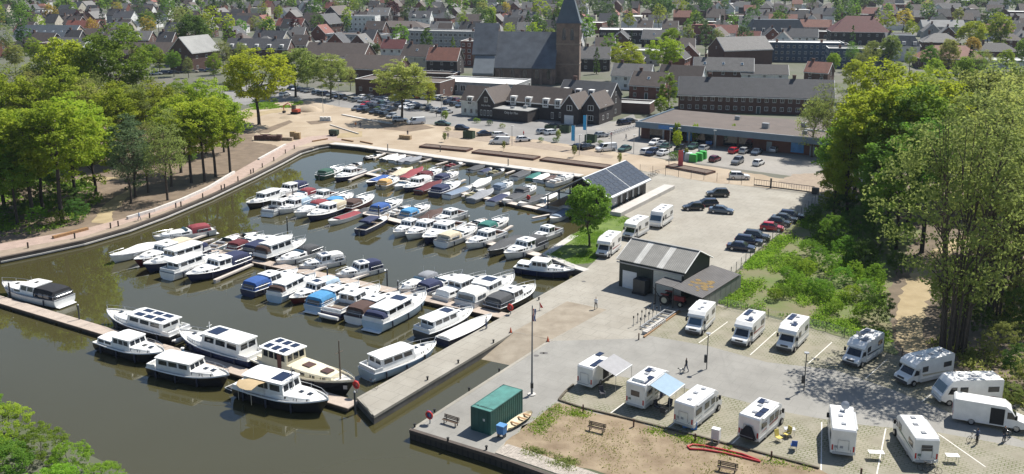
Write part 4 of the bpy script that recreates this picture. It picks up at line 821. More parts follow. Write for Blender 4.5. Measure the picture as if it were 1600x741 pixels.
# supermarket square
sq = [(1023,226,'white','hatch'),(1036,228,'silver','sedan'),(1011,240,'white','wagon'),(1019,242,'navy','suv'),(1037,242,'white','sedan'),(1092,222,'white','wagon'),(1084,232,'green','sedan'),(1100,235,'silver','hatch'),(1113,225,'blue','suv'),(976,236,'green','sedan'),
      (1147,239,'red','hatch'),(1163,239,'silver','hatch'),(1182,241,'bluegrey','sedan'),(1211,237,'silver','wagon'),(1117,252,'maroon','hatch'),(1152,256,'grey','suv'),(1185,258,'white','hatch')]
for i, (px, py, c_, kd) in enumerate(sq):
    car(f'{c_} {kd} in the supermarket square, ' + ('in the row facing the shop' if py < 247 and px > 1130 else 'in the row along the sandy road' if py > 247 else 'beside the recycling bins'), kd, c_, at(px, py), R(55 + random.uniform(-4, 4) + (180 if i % 3 == 0 else 0)), 'cars in the supermarket square', near=False)
for (px, py, c_, kd, a, lb) in [(1292,246,'bluegrey','suv',160,'blue grey car under the trees at the end of the supermarket'), (1307,278,'bluegrey','van',70,'blue grey van parked under trees near the sliding gate'), (1350,282,'white','van',70,'white van half hidden behind the woodland trees')]: car(lb, kd, c_, at(px, py), R(a), None, near=False)
# restaurant forecourt
for (px, py, c_, kd, a) in [(692,196,'green','sedan',-20),(722,203,'navy','hatch',-20),(758,212,'navy','sedan',20),(818,221,'white','hatch',20),(849,209,'silver','hatch',30),(863,210,'white','wagon',30),(865,200,'black','sedan',10),(905,233,'navy','hatch',45),(918,233,'black','sedan',45),(940,214,'silver','hatch',30),(975,195,'navy','suv',35),(985,192,'black','sedan',35),(782,214,'white','wagon',20)]:
    car(f'{c_} {kd} parked outside the dark brick restaurant' if px < 930 else f'{c_} {kd} parked beside the bicycle racks', kd, c_, at(px, py), R(a), 'cars outside the restaurant', near=False)
car('long white delivery van parked on the restaurant forecourt', 'van', 'white', at(781,225), R(172)); car('white minivan parked beside two dark cars near the blue flags', 'van', 'white', at(947,236), R(205))
# town car park: rows
CW = ['black','navy','darkgrey','silver','white','grey','bluegrey','red','maroon','green','beige','blue']; WT = [5,4,4,4,3,3,3,1,1,1,1,1]; KD = ['hatch','sedan','wagon','suv','hatch']
def row(a, b, n, ang, where, jit=0.2):
    A, B = G(*a), G(*b)
    for i in range(n):
        p = A.lerp(B, i/max(n-1, 1)); c_ = random.choices(CW, WT)[0]; kd = random.choice(KD)
        if random.random() < 0.06: continue
        car(f'{c_} {kd} in the {where}', kd, c_, (p.x+random.uniform(-jit, jit), p.y+random.uniform(-jit, jit)), R(ang + random.choice((0, 180)) + random.uniform(-3, 3)), f'cars in the {where}', near=False)
row((458,140), (566,160), 17, 62, 'long row under the street trees of the car park')
row((568,154), (660,168), 13, 55, 'middle row of the town car park')
row((586,161), (640,171), 8, 55, 'second middle row of the town car park')
row((557,172), (612,184), 7, 62, 'short row beside the white kerb stones')
row((600,148), (690,157), 12, 55, 'rear row of the town car park')
row((640,166), (700,178), 8, 60, 'row beside the willow-like tree')
row((668,153), (715,160), 6, 60, 'row beside the white canopy roof')
row((700,163), (742,172), 5, 58, 'row beside the restaurant corner')
row((572,166), (612,174), 6, 58, 'inner row of the town car park')
row((425,141), (445,150), 3, 60, 'corner of the town car park by the tree')
row((1040,232), (1062,236), 2, 55, 'shop row near young trees')
row((380,150), (420,146), 4, 20, 'street by the yellow tree'); row((230,118), (330,112), 8, 10, 'street behind the left woods'); row((285,96), (350,92), 6, 10, 'street by the brick hall')
car('white pickup with open bed at the construction site', 'van', 'white', at(650,194), R(200)); car('silver car under the willow-like tree', 'wagon', 'silver', at(625,190), R(10), near=False)
# ================================================================== motorhomes
M_MH = mat('motorhome_white', (0.74, 0.735, 0.715), 0.3, var=0.09, scale=0.9, coat=.2)
M_MHG = mat('motorhome_skirt', (0.45, 0.46, 0.47), 0.45, var=0.08); M_BUMP = mat('dark_bumper', (.05,.052,.056), .6, var=.1)
M_ACR = mat('acrylic_window', (.035,.04,.048), .08, var=0, spec=.8)
def motorhome(label, fpx, rpx, kind='alcove', opts='', L=6.8, skirt_=M_MHG):
    """local +x is the front. fpx / rpx: survey points of front and rear on the ground"""
    A, B = G(*fpx), G(*rpx); d = A - B; rz = math.atan2(d.y, d.x); c = (A + B)/2; Ln = d.length if not L else L
    t = thing('motorhome', label, 'motorhome', (c.x, c.y, 0.02), rz, 'motorhomes on the pitches')
    W = 1.13; H_ = 2.95 if kind != 'low' else 2.78; x0, x1 = -Ln/2, Ln/2; cab = x1 - 1.95
    fl = .42
    def prof(poly, y, nm, m, inset=.05):
        mb = MB(); n = len(poly); cx = sum(p[0] for p in poly)/n; cz = sum(p[1] for p in poly)/n
        ins = [(p[0]+(cx-p[0])*inset*.6, p[1]+(cz-p[1])*inset) for p in poly]
        mb.loft([[(p[0], -y, p[1]) for p in ins], [(p[0], -y+.07, p[1]) for p in poly], [(p[0], y-.07, p[1]) for p in poly], [(p[0], y, p[1]) for p in ins]], cap=True)
        return mb.build(nm, m, t, smooth=25)
    if kind == 'alcove': poly = [(x0, fl), (cab+.2, fl), (cab+.2, 1.95), (cab+1.0, 2.02), (cab+1.12, 2.25), (cab+.95, 2.62), (cab+.2, H_), (x0+.12, H_), (x0, H_-.15)]
    elif kind == 'low': poly = [(x0, fl), (cab+.15, fl), (cab+.15, 2.0), (cab+.75, 2.12), (cab+.62, 2.42), (cab+.05, H_), (x0+.12, H_), (x0, H_-.15)]
    elif kind == 'aclass': poly = [(x0, fl), (x1-.55, fl), (x1-.1, .62), (x1-.02, 1.15), (x1-.2, 1.35), (x1-.75, 2.35), (x1-1.15, H_-.08), (x1-1.6, H_), (x0+.12, H_), (x0, H_-.15)]
    else: poly = [(x0, .38), (x1-.5, .38), (x1-.05, .5), (x1, .95), (x1-.25, 1.12), (x1-.95, 1.32), (x1-1.55, 2.2), (x1-2.1, 2.62), (x0+.15, 2.66), (x0, 2.5)]; W = 1.0
    body = prof(poly[::-1], W, 'body', M_MH, .03)
    if kind in ('alcove', 'low'):
        cp = [(cab+.1, .35), (x1-.05, .35), (x1, .78), (x1-.12, .98), (x1-.75, 1.22), (x1-1.32, 1.98), (cab+.1, 2.0)]
        cb = prof(cp[::-1], .98, 'cab', M_MH, .04)
        MB().panel([(x1-.78, -.84, 1.24), (x1-.78, .84, 1.24), (x1-1.30, .74, 1.93), (x1-1.30, -.74, 1.93)], .03).build('windscreen', GLASSB if 'bluescreen' in opts else GLASS, cb)
        for sg in (-1, 1):
            g = [(x1-1.75, sg*.99, 1.2), (x1-.95, sg*.99, 1.2), (x1-1.3, sg*.95, 1.85), (x1-1.75, sg*.95, 1.85)]
            MB().panel(g if sg < 0 else g[::-1], .02).build('cab_window', GLASS, cb)
        wz = x1-.95; MB().box(x1-.12, x1+.03, -.95, .95, .36, .66).build('bumper', M_BUMP, t)
    elif kind == 'aclass':
        MB().panel([(x1-.24, -1.0, 1.42), (x1-.24, 1.0, 1.42), (x1-.72, .95, 2.28), (x1-.72, -.95, 2.28)], .03).build('windscreen', GLASSB, body); wz = x1-1.0
        for sg in (-1, 1):
            g = [(x1-1.7, sg*1.13, 1.35), (x1-.75, sg*1.13, 1.35), (x1-1.1, sg*1.13, 2.15), (x1-1.7, sg*1.13, 2.15)]; MB().panel(g if sg < 0 else g[::-1], .02).build('cab_window', GLASS, body)
        MB().box(x1-.12, x1+.02, -1.0, 1.0, .45, .72).build('bumper', M_MHG, t)
    else:
        MB().panel([(x1-.98, -.85, 1.36), (x1-.98, .85, 1.36), (x1-1.52, .78, 2.14), (x1-1.52, -.78, 2.14)], .03).build('windscreen', GLASS, body); wz = x1-1.0
        MB().box(x1-.15, x1+.03, -.95, .95, .38, .72).build('bumper', M_BUMP, t)
        for sg in (-1, 1):
            g = [(x1-1.95, sg*1.0, 1.35), (x1-1.1, sg*1.0, 1.35), (x1-1.55, sg*1.0, 2.05), (x1-1.95, sg*1.0, 2.05)]; MB().panel(g if sg < 0 else g[::-1], .02).build('cab_window', GLASS, body)
        MB().panel([(x1-3.5, -1.0, .55), (x1-2.2, -1.0, .55), (x1-2.2, -1.0, 2.3), (x1-3.5, -1.0, 2.3)], .02).build('sliding_door_opening', mat('painted_interior_shade', (.02,.02,.02), .9, var=.1), body)  # flat black plate on the body paints the shade inside the open door
    MB().box(x1-.10, x1+.012, -.45, .45, .78, .98).build('grille', M_BUMP, t) if kind != 'aclass' else None
    if kind != 'van':
        for sg in (-1, 1): MB().box(x0+.05, cab+.1, sg*(W+.012)-.012, sg*(W+.012)+.012, .34, .72).build('skirt', skirt_, t)
        ws = [(x0+.5, 1.2, 1.55, 2.15), (x0+2.4, 1.0, 1.5, 2.15), (cab-.95, .85, 1.5, 2.15)]
        for i, (xa, l, za, zb) in enumerate(ws):
            for sg in (-1, 1):
                if sg > 0 and i == 1: continue
                g = [(xa, sg*W, za), (xa+l, sg*W, za), (xa+l, sg*W, zb), (xa, sg*W, zb)]; o = MB().panel(g if sg < 0 else g[::-1], .03, .03); o.build('side_window', M_ACR, body)
        MB().panel([(x0+1.75, -W, .5), (x0+2.35, -W, .5), (x0+2.35, -W, 2.3), (x0+1.75, -W, 2.3)] if kind else [], .015).build('entry_door', mat('door_panel', (.70,.70,.69), .4, var=.05), body)
        if 'rearwin' in opts: MB().panel([(x0, .5, 1.55), (x0, -.5, 1.55), (x0, -.5, 2.15), (x0, .5, 2.15)], .03).build('rear_window', M_ACR, body)
        for k, (xa, ya) in enumerate(((x0+1.2, 0), (x0+2.9, .2), (cab-.6, 0))): MB().frus((xa-.25, xa+.25, ya-.25, ya+.25, H_-.01), (xa-.2, xa+.2, ya-.2, ya+.2, H_+.10)).build('roof_hatch', mat('smoked_hatch', (.30,.31,.33), .25, var=.05), body)
        MB().panel([(x0+.02, -.95, H_-.3), (x0+.02, .95, H_-.3), (x0+.02, .95, H_-.28), (x0+.02, -.95, H_-.28)][::-1], .01).build('trim_strip', M_BUMP, body)
    hsh = sum(map(ord, label)); DC = [(.10,.13,.20),(.30,.32,.34),(.22,.05,.05),(.12,.20,.16),(.45,.40,.30),(.05,.05,.06)][hsh % 6]; dm = mat('decal_%d' % (hsh % 6), DC, .4, var=.05)
    if kind != 'van':
        for sg in (-1, 1):
            za = .95 + .1*(hsh % 4); g = [(x0+.3, sg*W, za), (cab-.3, sg*W, za+.05), (cab-.1, sg*W, za+.30), (x0+1.5, sg*W, za+.12)]; MB().panel(g if sg < 0 else g[::-1], .012, .015).build('decal', dm, body)
            MB().tube([(x0+.15, sg*(W-.05), H_-.02), (cab, sg*(W-.05), H_-.02)], .035, 5).build('roof_rail', GREYM, body)
        MB().box(x0+.6, x0+4.3, -W-.14, -W-.005, H_-.22, H_-.08).build('awning_case', M_MHG if hsh % 2 else M_MH, body)
        for k in range(1+hsh % 3): MB().panel([(x0, .8-.5*k, 1.0), (x0, .5-.5*k, 1.0), (x0, .5-.5*k, 1.25), (x0, .8-.5*k, 1.25)], .012).build('rear_decal', dm, body)
        MB().box(x0-.04, x0+.05, -.95, .95, .36, .6).build('rear_bumper', M_MHG, t)
    for sg in (-1, 1):
        MB().box(x0-.03, x0+.05, sg*W*.86-.07, sg*W*.86+.07, .75, 1.3).build('tail_light', M_TAIL, t); MB().box(x1-.14, x1-.01, sg*.74-.16, sg*.74+.16, .72, .92).build('headlight', M_HEAD, t)
        mm_ = MB().box(x1-1.25, x1-1.05, sg*1.22-.1, sg*1.22+.1, 1.45, 1.9); mm_.box(x1-1.18, x1-1.12, sg*1.1-.1, sg*1.1+.1, 1.6, 1.66); mm_.build('mirror', BLACK, t)
        for xw in (x0+1.75, wz):
            o = MB().ycyl(xw, .36, sg*(W-.12)-.12, sg*(W-.12)+.13, .36, 16).build('wheel', BLACK, t, smooth=40); MB().ycyl(xw, .36, sg*(W-.115)-.12, sg*(W-.115)+.14, .21, 10).build('rim', M_RIM, o)
    Hr = H_ if kind != 'van' else 2.63
    if 'solar' in opts:
        for k in range(2): MB().box(x0+.5+k*1.1, x0+1.5+k*1.1, -.95, -.3, Hr+.05, Hr+.09).build('solar_panel', SOLAR, body)
        MB().box(x0+3.4, x0+4.4, .1, .75, Hr+.05, Hr+.09).build('solar_panel', SOLAR, body)
    if 'dish' in opts:
        mb = MB(); R_ = []
        for r_, q in ((.02, .12), (.25, .08), (.42, 0.0)): R_.append([(q, r_*math.cos(2*math.pi*j/14), r_*1.0*math.sin(2*math.pi*j/14)) for j in range(14)])
        mb.loft(R_, cap=False); mb.add(R_[0], [tuple(range(14))]); o = mb.build('satellite_dish', mat('dish_grey', (.45,.46,.48), .5, var=.05), body, smooth=60); o.location = (cab-.5, -.25, Hr+.62); o.rotation_euler = (0, R(-25), R(160))
        MB().tube([(cab-.5, -.25, Hr), (cab-.5, -.25, Hr+.6)], .05, 6).build('dish_mast', GREYM, body)
    if 'rack' in opts or 'cover' in opts:
        mb = MB().tube([(x0-.02, -.7, .9), (x0-.5, -.7, .85), (x0-.5, .7, .85), (x0-.02, .7, .9)], .03, 5).tube([(x0-.05, -.5, .9), (x0-.12, -.5, 1.9), (x0-.12, .5, 1.9), (x0-.05, .5, .9)], .025, 5); mb.build('bike_rack', GREYM, t)
    if 'cover' in opts: 
        mb = MB(); mb.loft([[(x0-.08, y_*1, .62), (x0-.5, y_*1.0, .62), (x0-.48, y_*.9, 1.2), (x0-.3, y_*.6, z_), (x0-.08, y_*.6, z_)] for y_, z_ in ((-.9, 1.4), (-.6, 1.75), (-.1, 1.85), (.4, 1.8), (.7, 1.5))]); mb.build('bike_cover', cm('black'), t, smooth=50)
    if 'awning' in opts:
        side = -1 if 'awnl' not in opts else 1
        col_ = mat('awning_grey', (.27,.27,.28), .7, var=.1, scale=2) if 'awnblue' not in opts else mat('awning_blue', (.17,.27,.36), .6, var=.08, scale=2)
        y0, y1 = side*(W+.02), side*(W+2.4); za, zb = H_-.12, 2.15
        mb = MB(); xa, xb = x0+.9, x0+4.6
        o = mb.hexa([(xa, y0, za-.02), (xb, y0, za-.02), (xb, y1, zb-.02), (xa, y1, zb-.02), (xa, y0, za), (xb, y0, za), (xb, y1, zb), (xa, y1, zb)][::1]).build('awning', col_, t)
        MB().box(xa, xb, y1-.05, y1+.05, zb-.09, zb+.01).build('awning_bar', WHITE, o)
        for xx in (xa+.1, xb-.1): MB().tube([(xx, y1, zb), (xx, y1, .0)], .025, 5).build('awning_leg', STEEL, o)
    if 'acbox' in opts: MB().frus((x0+.5, x0+1.5, -.75, .75, H_), (x0+.6, x0+1.4, -.65, .65, H_+.3)).build('roof_box', M_MH, body)
    return t
motorhome('white motorhome with blue tinted windscreen nearest the shed lean-to', (1083,524), (1103,502), 'low', 'bluescreen', L=6.2)
motorhome('white motorhome with roof rack and open cab door, middle of the upper pitches', (1152,545), (1183,515), 'low', 'solar', L=6.6)
motorhome('white overcab motorhome with side awning flap on the upper pitches', (1221,555), (1252,523), 'alcove', 'solar', L=6.2)
motorhome('white low motorhome with satellite dish and dark side stripe', (1322,578), (1370,546), 'low', 'solar dish', L=6.6)
motorhome('large white overcab motorhome with grey skirt parked sideways', (1402,602), (1480,583), 'alcove', '', L=7.0)
motorhome('white integrated motorhome with rounded front and green decals', (1465,628), (1552,626), 'aclass', '', L=6.8)
motorhome('white panel van camper with open sliding door and dark interior', (1600,672), (1490,654), 'van', '', L=6.9)
motorhome('white camper van with grey awning spread over its pitch', (952,582), (916,606), 'van', 'solar rack awning', L=5.8)
motorhome('white and grey motorhome with pale blue awning and hanging laundry', (1036,606), (992,640), 'alcove', 'solar acbox awning awnblue rearwin', L=6.6)
motorhome('white motorhome with blue bags hung at its rear', (1112,635), (1070,668), 'low', 'rack', L=6.8)
motorhome('white motorhome with black covered bicycles on its rear rack', (1210,655), (1170,690), 'low', 'cover solar', L=6.6)
motorhome('white motorhome with grey satellite dish and blue ladder at rear', (1310,665), (1316,718), 'aclass', 'dish rack', L=6.6)
motorhome('white motorhome with bicycles on rear rack beside the side table', (1410,675), (1445,728), 'low', 'rack rearwin', L=6.8)
motorhome('white overcab motorhome with dark lower front beside the lawn', (938,406), (962,386), 'alcove', '', L=6.6)
motorhome('white motorhome with greenish windscreen between two others near the shed', (980,376), (1005,362), 'alcove', '', L=6.4)
motorhome('white integrated motorhome farthest along the row by the lawn', (1020,360), (1045,342), 'aclass', '', L=6.8)
# ================================================================== buildings
WALLC = {'brick': (.105,.058,.045), 'darkbrick': (.045,.038,.038), 'redbrick': (.17,.07,.05), 'white': (.66,.66,.64), 'cream': (.50,.46,.38), 'grey': (.30,.30,.30), 'black': (.022,.024,.028), 'bluegrey': (.06,.09,.13), 'beige': (.36,.30,.23)}
ROOFC = {'slate': (.060,.062,.068), 'dark': (.042,.040,.041), 'brown': (.085,.066,.056), 'red': (.19,.06,.042), 'grey': (.14,.135,.13), 'terracotta': (.225,.095,.065), 'maroon': (.12,.032,.030), 'palegrey': (.27,.27,.26), 'white': (.70,.70,.68), 'tar': (.105,.083,.07), 'blueslate': (.045,.06,.075)}
def wm(c): return lined('wall_' + c, WALLC[c], tuple(v*.82 for v in WALLC[c]), 0.5 if c in ('white','cream','grey','black','bluegrey','beige') else 0.3, .85, 2, .2, .12)
def rm(c):
    return lined('roof_' + c, ROOFC[c], tuple(v*.7 for v in ROOFC[c]), 0.34, .75, 2, .5, .18) if c not in ('white','palegrey','tar') else mat('roof_' + c, ROOFC[c], .85, var=.15, scale=.25, det=6)
M_TRIM = mat('white_trim', (.68,.68,.66), .6, var=.06); M_WF = mat('window_frame', (.66,.66,.64), .5, var=.04); M_DOOR = mat('door_dark', (.04,.06,.06), .5, var=.1)
M_CHIM = mat('chimney_brick', (.12,.065,.05), .9, var=.2)
def win_mesh():
    mb = MB(); mb.box(-.5, .5, -.03, .05, 0, .08, 0).box(-.5, .5, -.03, .05, .92, 1, 0).box(-.5, -.42, -.03, .05, .08, .92, 0).box(.42, .5, -.03, .05, .08, .92, 0).box(-.03, .03, -.02, .05, .08, .92, 0).box(-.42, .42, .0, .04, .08, .92, 1)
    return mb.mesh('window', [M_WF, GLASS])
WIN = win_mesh()      # faces -y, unit size
SKY_ = MB().box(-.5, .5, -.5, .5, 0, .08, 0).box(-.42, .42, -.42, .42, .08, .10, 1).mesh('skylight', [M_TRIM, GLASSB])
CHM = MB().box(-.5, .5, -.4, .4, 0, 1.9).box(-.58, .58, -.48, .48, 1.9, 2.05).mesh('chimney', M_CHIM)
HCACHE = {}
def roof_mb(kind, Lx, D, ev, rg, ov=.35, th=.22):
    mb = MB(); hx, hy = Lx/2, D/2
    if kind == 'gable':
        sl = (rg-ev)/hy
        for sg in (-1, 1):
            y0, z0 = sg*(hy+ov), ev - sl*ov
            q = [(-hx-ov*.6, y0, z0), (hx+ov*.6, y0, z0), (hx+ov*.6, 0, rg), (-hx-ov*.6, 0, rg)]
            if sg > 0: q = [q[1], q[0], q[3], q[2]]
            mb.hexa([(p[0], p[1], p[2]) for p in q] + [(p[0], p[1], p[2]+th) for p in q])
    elif kind in ('hip', 'mansard'):
        hr = max(hx - hy*.95, .05) if kind == 'hip' else hx - hy*.45
        ry = 0.05 if kind == 'hip' else hy*.5
        if kind == 'hip' and hx < hy: hr = .05
        b_ = [(-hx-ov, -hy-ov, ev-.1), (hx+ov, -hy-ov, ev-.1), (hx+ov, hy+ov, ev-.1), (-hx-ov, hy+ov, ev-.1)]; t_ = [(-hr, -ry, rg), (hr, -ry, rg), (hr, ry, rg), (-hr, ry, rg)]
        mb.hexa(b_ + t_)
    elif kind == 'flat':
        mb.box(-hx, hx, -hy, hy, ev-.3, ev)
    return mb
def house(name, label, cat, pos, ang, Lx, D, ev, rg, wall, roof, kind='gable', nw=4, st=2, ns=1, chim=1, group=None, sky=0, dorm=0, trim=True, door=True, cache=None, wsz=(1.1, 1.3), gablewin=True, detail=True):
    t = thing(name, label, cat, (pos[0], pos[1], 0), ang, group); hx, hy = Lx/2, D/2
    key = (cache, Lx, D, ev, rg, wall, roof, kind) if cache else None
    if key and key in HCACHE: wme, rme, tme = HCACHE[key]
    else:
        mb = MB()
        if kind == 'gable':
            for x_ in (-hx, hx): pass
            mb.loft([[(x_, -hy, 0), (x_, -hy, ev), (x_, 0, rg-.02), (x_, hy, ev), (x_, hy, 0)] for x_ in (-hx, hx)], cap=True); mb.f = [f[::-1] for f in mb.f] if False else mb.f
        elif kind == 'flat': mb.box(-hx, hx, -hy, hy, 0, ev-.31).box(-hx, hx, -hy, -hy+.25, ev-.31, ev+.35).box(-hx, hx, hy-.25, hy, ev-.31, ev+.35).box(-hx, -hx+.25, -hy+.25, hy-.25, ev-.31, ev+.35).box(hx-.25, hx, -hy+.25, hy-.25, ev-.31, ev+.35)
        else: mb.box(-hx, hx, -hy, hy, 0, ev-.1)
        wme = mb.mesh('wall', wm(wall)); rmb = roof_mb(kind, Lx-(.6 if kind == 'flat' else 0), D-(.6 if kind == 'flat' else 0), ev, rg); rme = rmb.mesh('roof', rm(roof))
        tb = MB()
        if kind == 'gable':
            sl = (rg-ev)/hy
            for sg in (-1, 1): tb.box(-hx-.25, hx+.25, sg*(hy+.42)-.09, sg*(hy+.42)+.09, ev-sl*.4-.08, ev-sl*.4+.1)
            for sx in (-1, 1):
                for sg in (-1, 1):
                    a = Vector((sx*(hx+.25), sg*(hy+.35), ev-sl*.35+.03)); b_ = Vector((sx*(hx+.25), 0, rg+.03)); tb.tube([a, b_], .12, 4)
        elif kind == 'flat': tb.box(-hx-.06, hx+.06, -hy-.06, -hy+.3, ev+.351, ev+.43).box(-hx-.06, hx+.06, hy-.3, hy+.06, ev+.351, ev+.43).box(-hx-.06, -hx+.3, -hy+.3, hy-.3, ev+.351, ev+.43).box(hx-.3, hx+.06, -hy+.3, hy-.3, ev+.351, ev+.43)
        else: tb.box(-hx-.45, hx+.45, -hy-.45, hy+.45, ev-.28, ev-.101)
        tme = tb.mesh('fascia', M_TRIM); 
        if key: HCACHE[key] = (wme, rme, tme)
    inst('wall', wme, t); ro = inst('roof', rme, t)
    if trim: inst('fascia', tme, t)
    sh = ev/max(st, 1)
    if kind == 'flat': sh = (ev-.3)/max(st, 1)
    for s_ in range(st):
        for k in range(nw):
            x_ = -hx + Lx*(k+.5)/nw
            if door and s_ == 0 and k == nw//2: inst('door', DOORM, t, (x_, -hy, 0)); continue
            inst('window', WIN, t, (x_, -hy, s_*sh+sh*.32), (0, 0, 0), (wsz[0], 1, min(wsz[1], sh*.6)))
        for k in range(ns):
            y_ = -hy + D*(k+.5)/ns
            inst('window', WIN, t, (hx, y_, s_*sh+sh*.32), (0, 0, R(90)), (wsz[0], 1, min(wsz[1], sh*.6)))
            if detail: inst('window', WIN, t, (-hx, y_, s_*sh+sh*.32), (0, 0, R(-90)), (wsz[0], 1, min(wsz[1], sh*.6)))
    if kind == 'gable' and gablewin and rg-ev > 2.2:
        for sx in (-1, 1): inst('window', WIN, t, (sx*hx, 0, ev+.2), (0, 0, R(90)*sx), (1.0, 1, 1.1))
    for k in range(chim): inst('chimney', CHM, ro, (-hx*.6 + k*hx*1.1, (.3 if kind == 'gable' else 0), (rg if kind != 'flat' else ev)-.7))
    if kind == 'gable':
        th = math.atan2(rg-ev, hy)
        for k in range(sky): y_ = -hy*.5; inst('skylight', SKY_, ro, (-hx+Lx*(k+.6)/(sky+.2), y_, ev+(rg-ev)*.5+.24), (th, 0, 0), (1.0, 1.2, 1))
        for k in range(dorm):
            x_ = -hx + Lx*(k+.5)/dorm; zb = ev+.15; hh = min(1.7, (rg-ev)*.6); dd = hh/math.tan(th)
            o = MB().hexa([(x_-.8, -hy+.25, zb), (x_+.8, -hy+.25, zb), (x_+.8, -hy+.35+dd, zb+hh*.9), (x_-.8, -hy+.35+dd, zb+hh*.9), (x_-.8, -hy+.25, zb+hh), (x_+.8, -hy+.25, zb+hh), (x_+.8, -hy+.5+dd, zb+hh+.05), (x_-.8, -hy+.5+dd, zb+hh+.05)]).build('dormer', M_TRIM, t)
            inst('window', WIN, o, (x_, -hy+.25, zb+.1), (0, 0, 0), (1.3, 1, hh*.8))
    elif kind == 'mansard':
        for k in range(dorm):
            x_ = -hx + Lx*(k+.5)/dorm; o = MB().box(x_-.75, x_+.75, -hy+.05, -hy+1.6, ev+.3, ev+2.0).build('dormer', M_TRIM, t); inst('window', WIN, o, (x_, -hy+.05, ev+.45), (0, 0, 0), (1.2, 1, 1.4))
    return t
DOORM = MB().box(-.5, .5, -.04, .05, 0, 2.1, 0).box(-.62, -.5, -.06, .05, 0, 2.22, 1).box(.5, .62, -.06, .05, 0, 2.22, 1).box(-.5, .5, -.06, .05, 2.1, 2.22, 1).mesh('door', [M_DOOR, M_WF])
def hpos(px, py, ev, ang, D):
    """px,py: middle of the front eave"""
    p = G(px, py, ev); return (p.x - math.sin(ang)*D/2, p.y + math.cos(ang)*D/2)
FOOT = []
def H(label, px, py, angd, Lx, D, ev, rg, wall, roof, kind='gable', cat='house', name='house', **k):
    ang = R(angd); pos = hpos(px, py, ev, ang, D); FOOT.append((pos[0], pos[1], max(Lx, D)*.62))
    return house(name, label, cat, pos, ang, Lx, D, ev, rg, wall, roof, kind, **k)
# --- church
def church():
    p = G(888, 128); ang = R(-8); FOOT.append((p.x-28, p.y+8, 34)); FOOT.append((p.x, p.y, 14))
    t = thing('church', 'old brick church with slate roofs and a tower topped by a pyramid spire', 'church', (p.x, p.y, 0), ang)
    mw_ = mat('church_brick', (.185,.132,.105), .9, var=.25, scale=.6, det=7); ms = mat('church_slate', (.085,.098,.115), .6, var=.25, scale=.35, det=7, bump=.2); mst = mat('spire_slate', (.08,.10,.12), .55, var=.12, scale=.4)
    W = 4.35
    tw = MB().box(-W, W, -W, W, 0, 22.5).build('tower', mw_, t)
    for z_ in (7, 14.5): MB().box(-W-.18, W+.18, -W-.18, W+.18, z_, z_+.35).build('string_course', mat('church_stone', (.25,.2,.16), .8, var=.15), tw)
    def lancet(par, x_, y_, z_, w_, h, rz_):
        pts = [(-w_/2, 0), (w_/2, 0), (w_/2, h*.7), (w_*.3, h*.88), (0, h), (-w_*.3, h*.88), (-w_/2, h*.7)]
        o = MB().xprism(pts, -.06, .3).build('window', GLASS, par); o.location = (x_, y_, z_); o.rotation_euler = (0, 0, rz_)
    for k in (-1.5, 1.5):
        lancet(tw, k, -W, 16.2, 1.3, 4.6, 0); lancet(tw, W, k, 16.2, 1.3, 4.6, R(90)); lancet(tw, -W, k, 16.2, 1.3, 4.6, R(-90))
    sp = MB(); sp.add([(-W-.5,-W-.5,22.4),(W+.5,-W-.5,22.4),(W+.5,W+.5,22.4),(-W-.5,W+.5,22.4),(-W*.97,-W*.97,23.5),(W*.97,-W*.97,23.5),(W*.97,W*.97,23.5),(-W*.97,W*.97,23.5),(0,0,37.5)],
        [(3,2,1,0),(0,1,5,4),(1,2,6,5),(2,3,7,6),(3,0,4,7),(4,5,8),(5,6,8),(6,7,8),(7,4,8)]); o = sp.build('spire', mst, t)
    MB().tube([(0,0,37.2),(0,0,39.6)], .08, 6).tube([(-.5,0,38.8),(.5,0,38.8)], .06, 5).build('cross', GREYM, o)
    def nave(nm, xa, xb, hy, ev, rg, yo=0, rmat=ms, nwin=5, wz=2.0):
        sl = (rg-ev)/hy
        w_ = MB().loft([[(x_, yo-hy, 0), (x_, yo-hy, ev), (x_, yo, rg-.05), (x_, yo+hy, ev), (x_, yo+hy, 0)] for x_ in (xa, xb)]).build(nm, mw_, t)
        mb = MB()
        for sg in (-1, 1):
            q = [(xa-.2, yo+sg*(hy+.5), ev-sl*.5), (xb+.2, yo+sg*(hy+.5), ev-sl*.5), (xb+.2, yo, rg), (xa-.2, yo, rg)]
            if sg > 0: q = [q[1], q[0], q[3], q[2]]
            mb.hexa(q + [(p[0], p[1], p[2]+.3) for p in q])
        mb.build(nm + '_roof', rmat, t)
        for k in range(nwin): lancet(w_, xa+(xb-xa)*(k+.5)/nwin, yo-hy, wz, 1.6, max(ev-wz-.6, 2.2), 0)
        return w_
    nave('nave', -27, -W+.02, 10.2, 6.4, 18.5, 1.0, nwin=5)
    nave('choir', -36, -27.02, 8.0, 11.0, 21.5, 2.0, nwin=3, wz=4)
    lean = MB().hexa([(-35, -12.5, 3.4), (-27.2, -12.5, 3.4), (-27.2, -6.02, 3.4), (-35, -6.02, 3.4), (-35, -12.5, 4.2), (-27.2, -12.5, 4.2), (-27.2, -6.02, 10.4), (-35, -6.02, 10.4)]); lean.build('side_aisle_roof', mat('aisle_slate', (.14,.16,.175), .55, var=.12, scale=.4), t)
    MB().box(-34.8, -27.4, -12.2, -6.03, 0, 3.39).build('side_aisle', mw_, t)
    for k in range(6): MB().frus((-25.5+k*3.9, -24.7+k*3.9, -10.6, -9.21, 0), (-25.5+k*3.9, -24.7+k*3.9, -9.7, -9.21, 5.2)).build('buttress', mw_, t)
church()
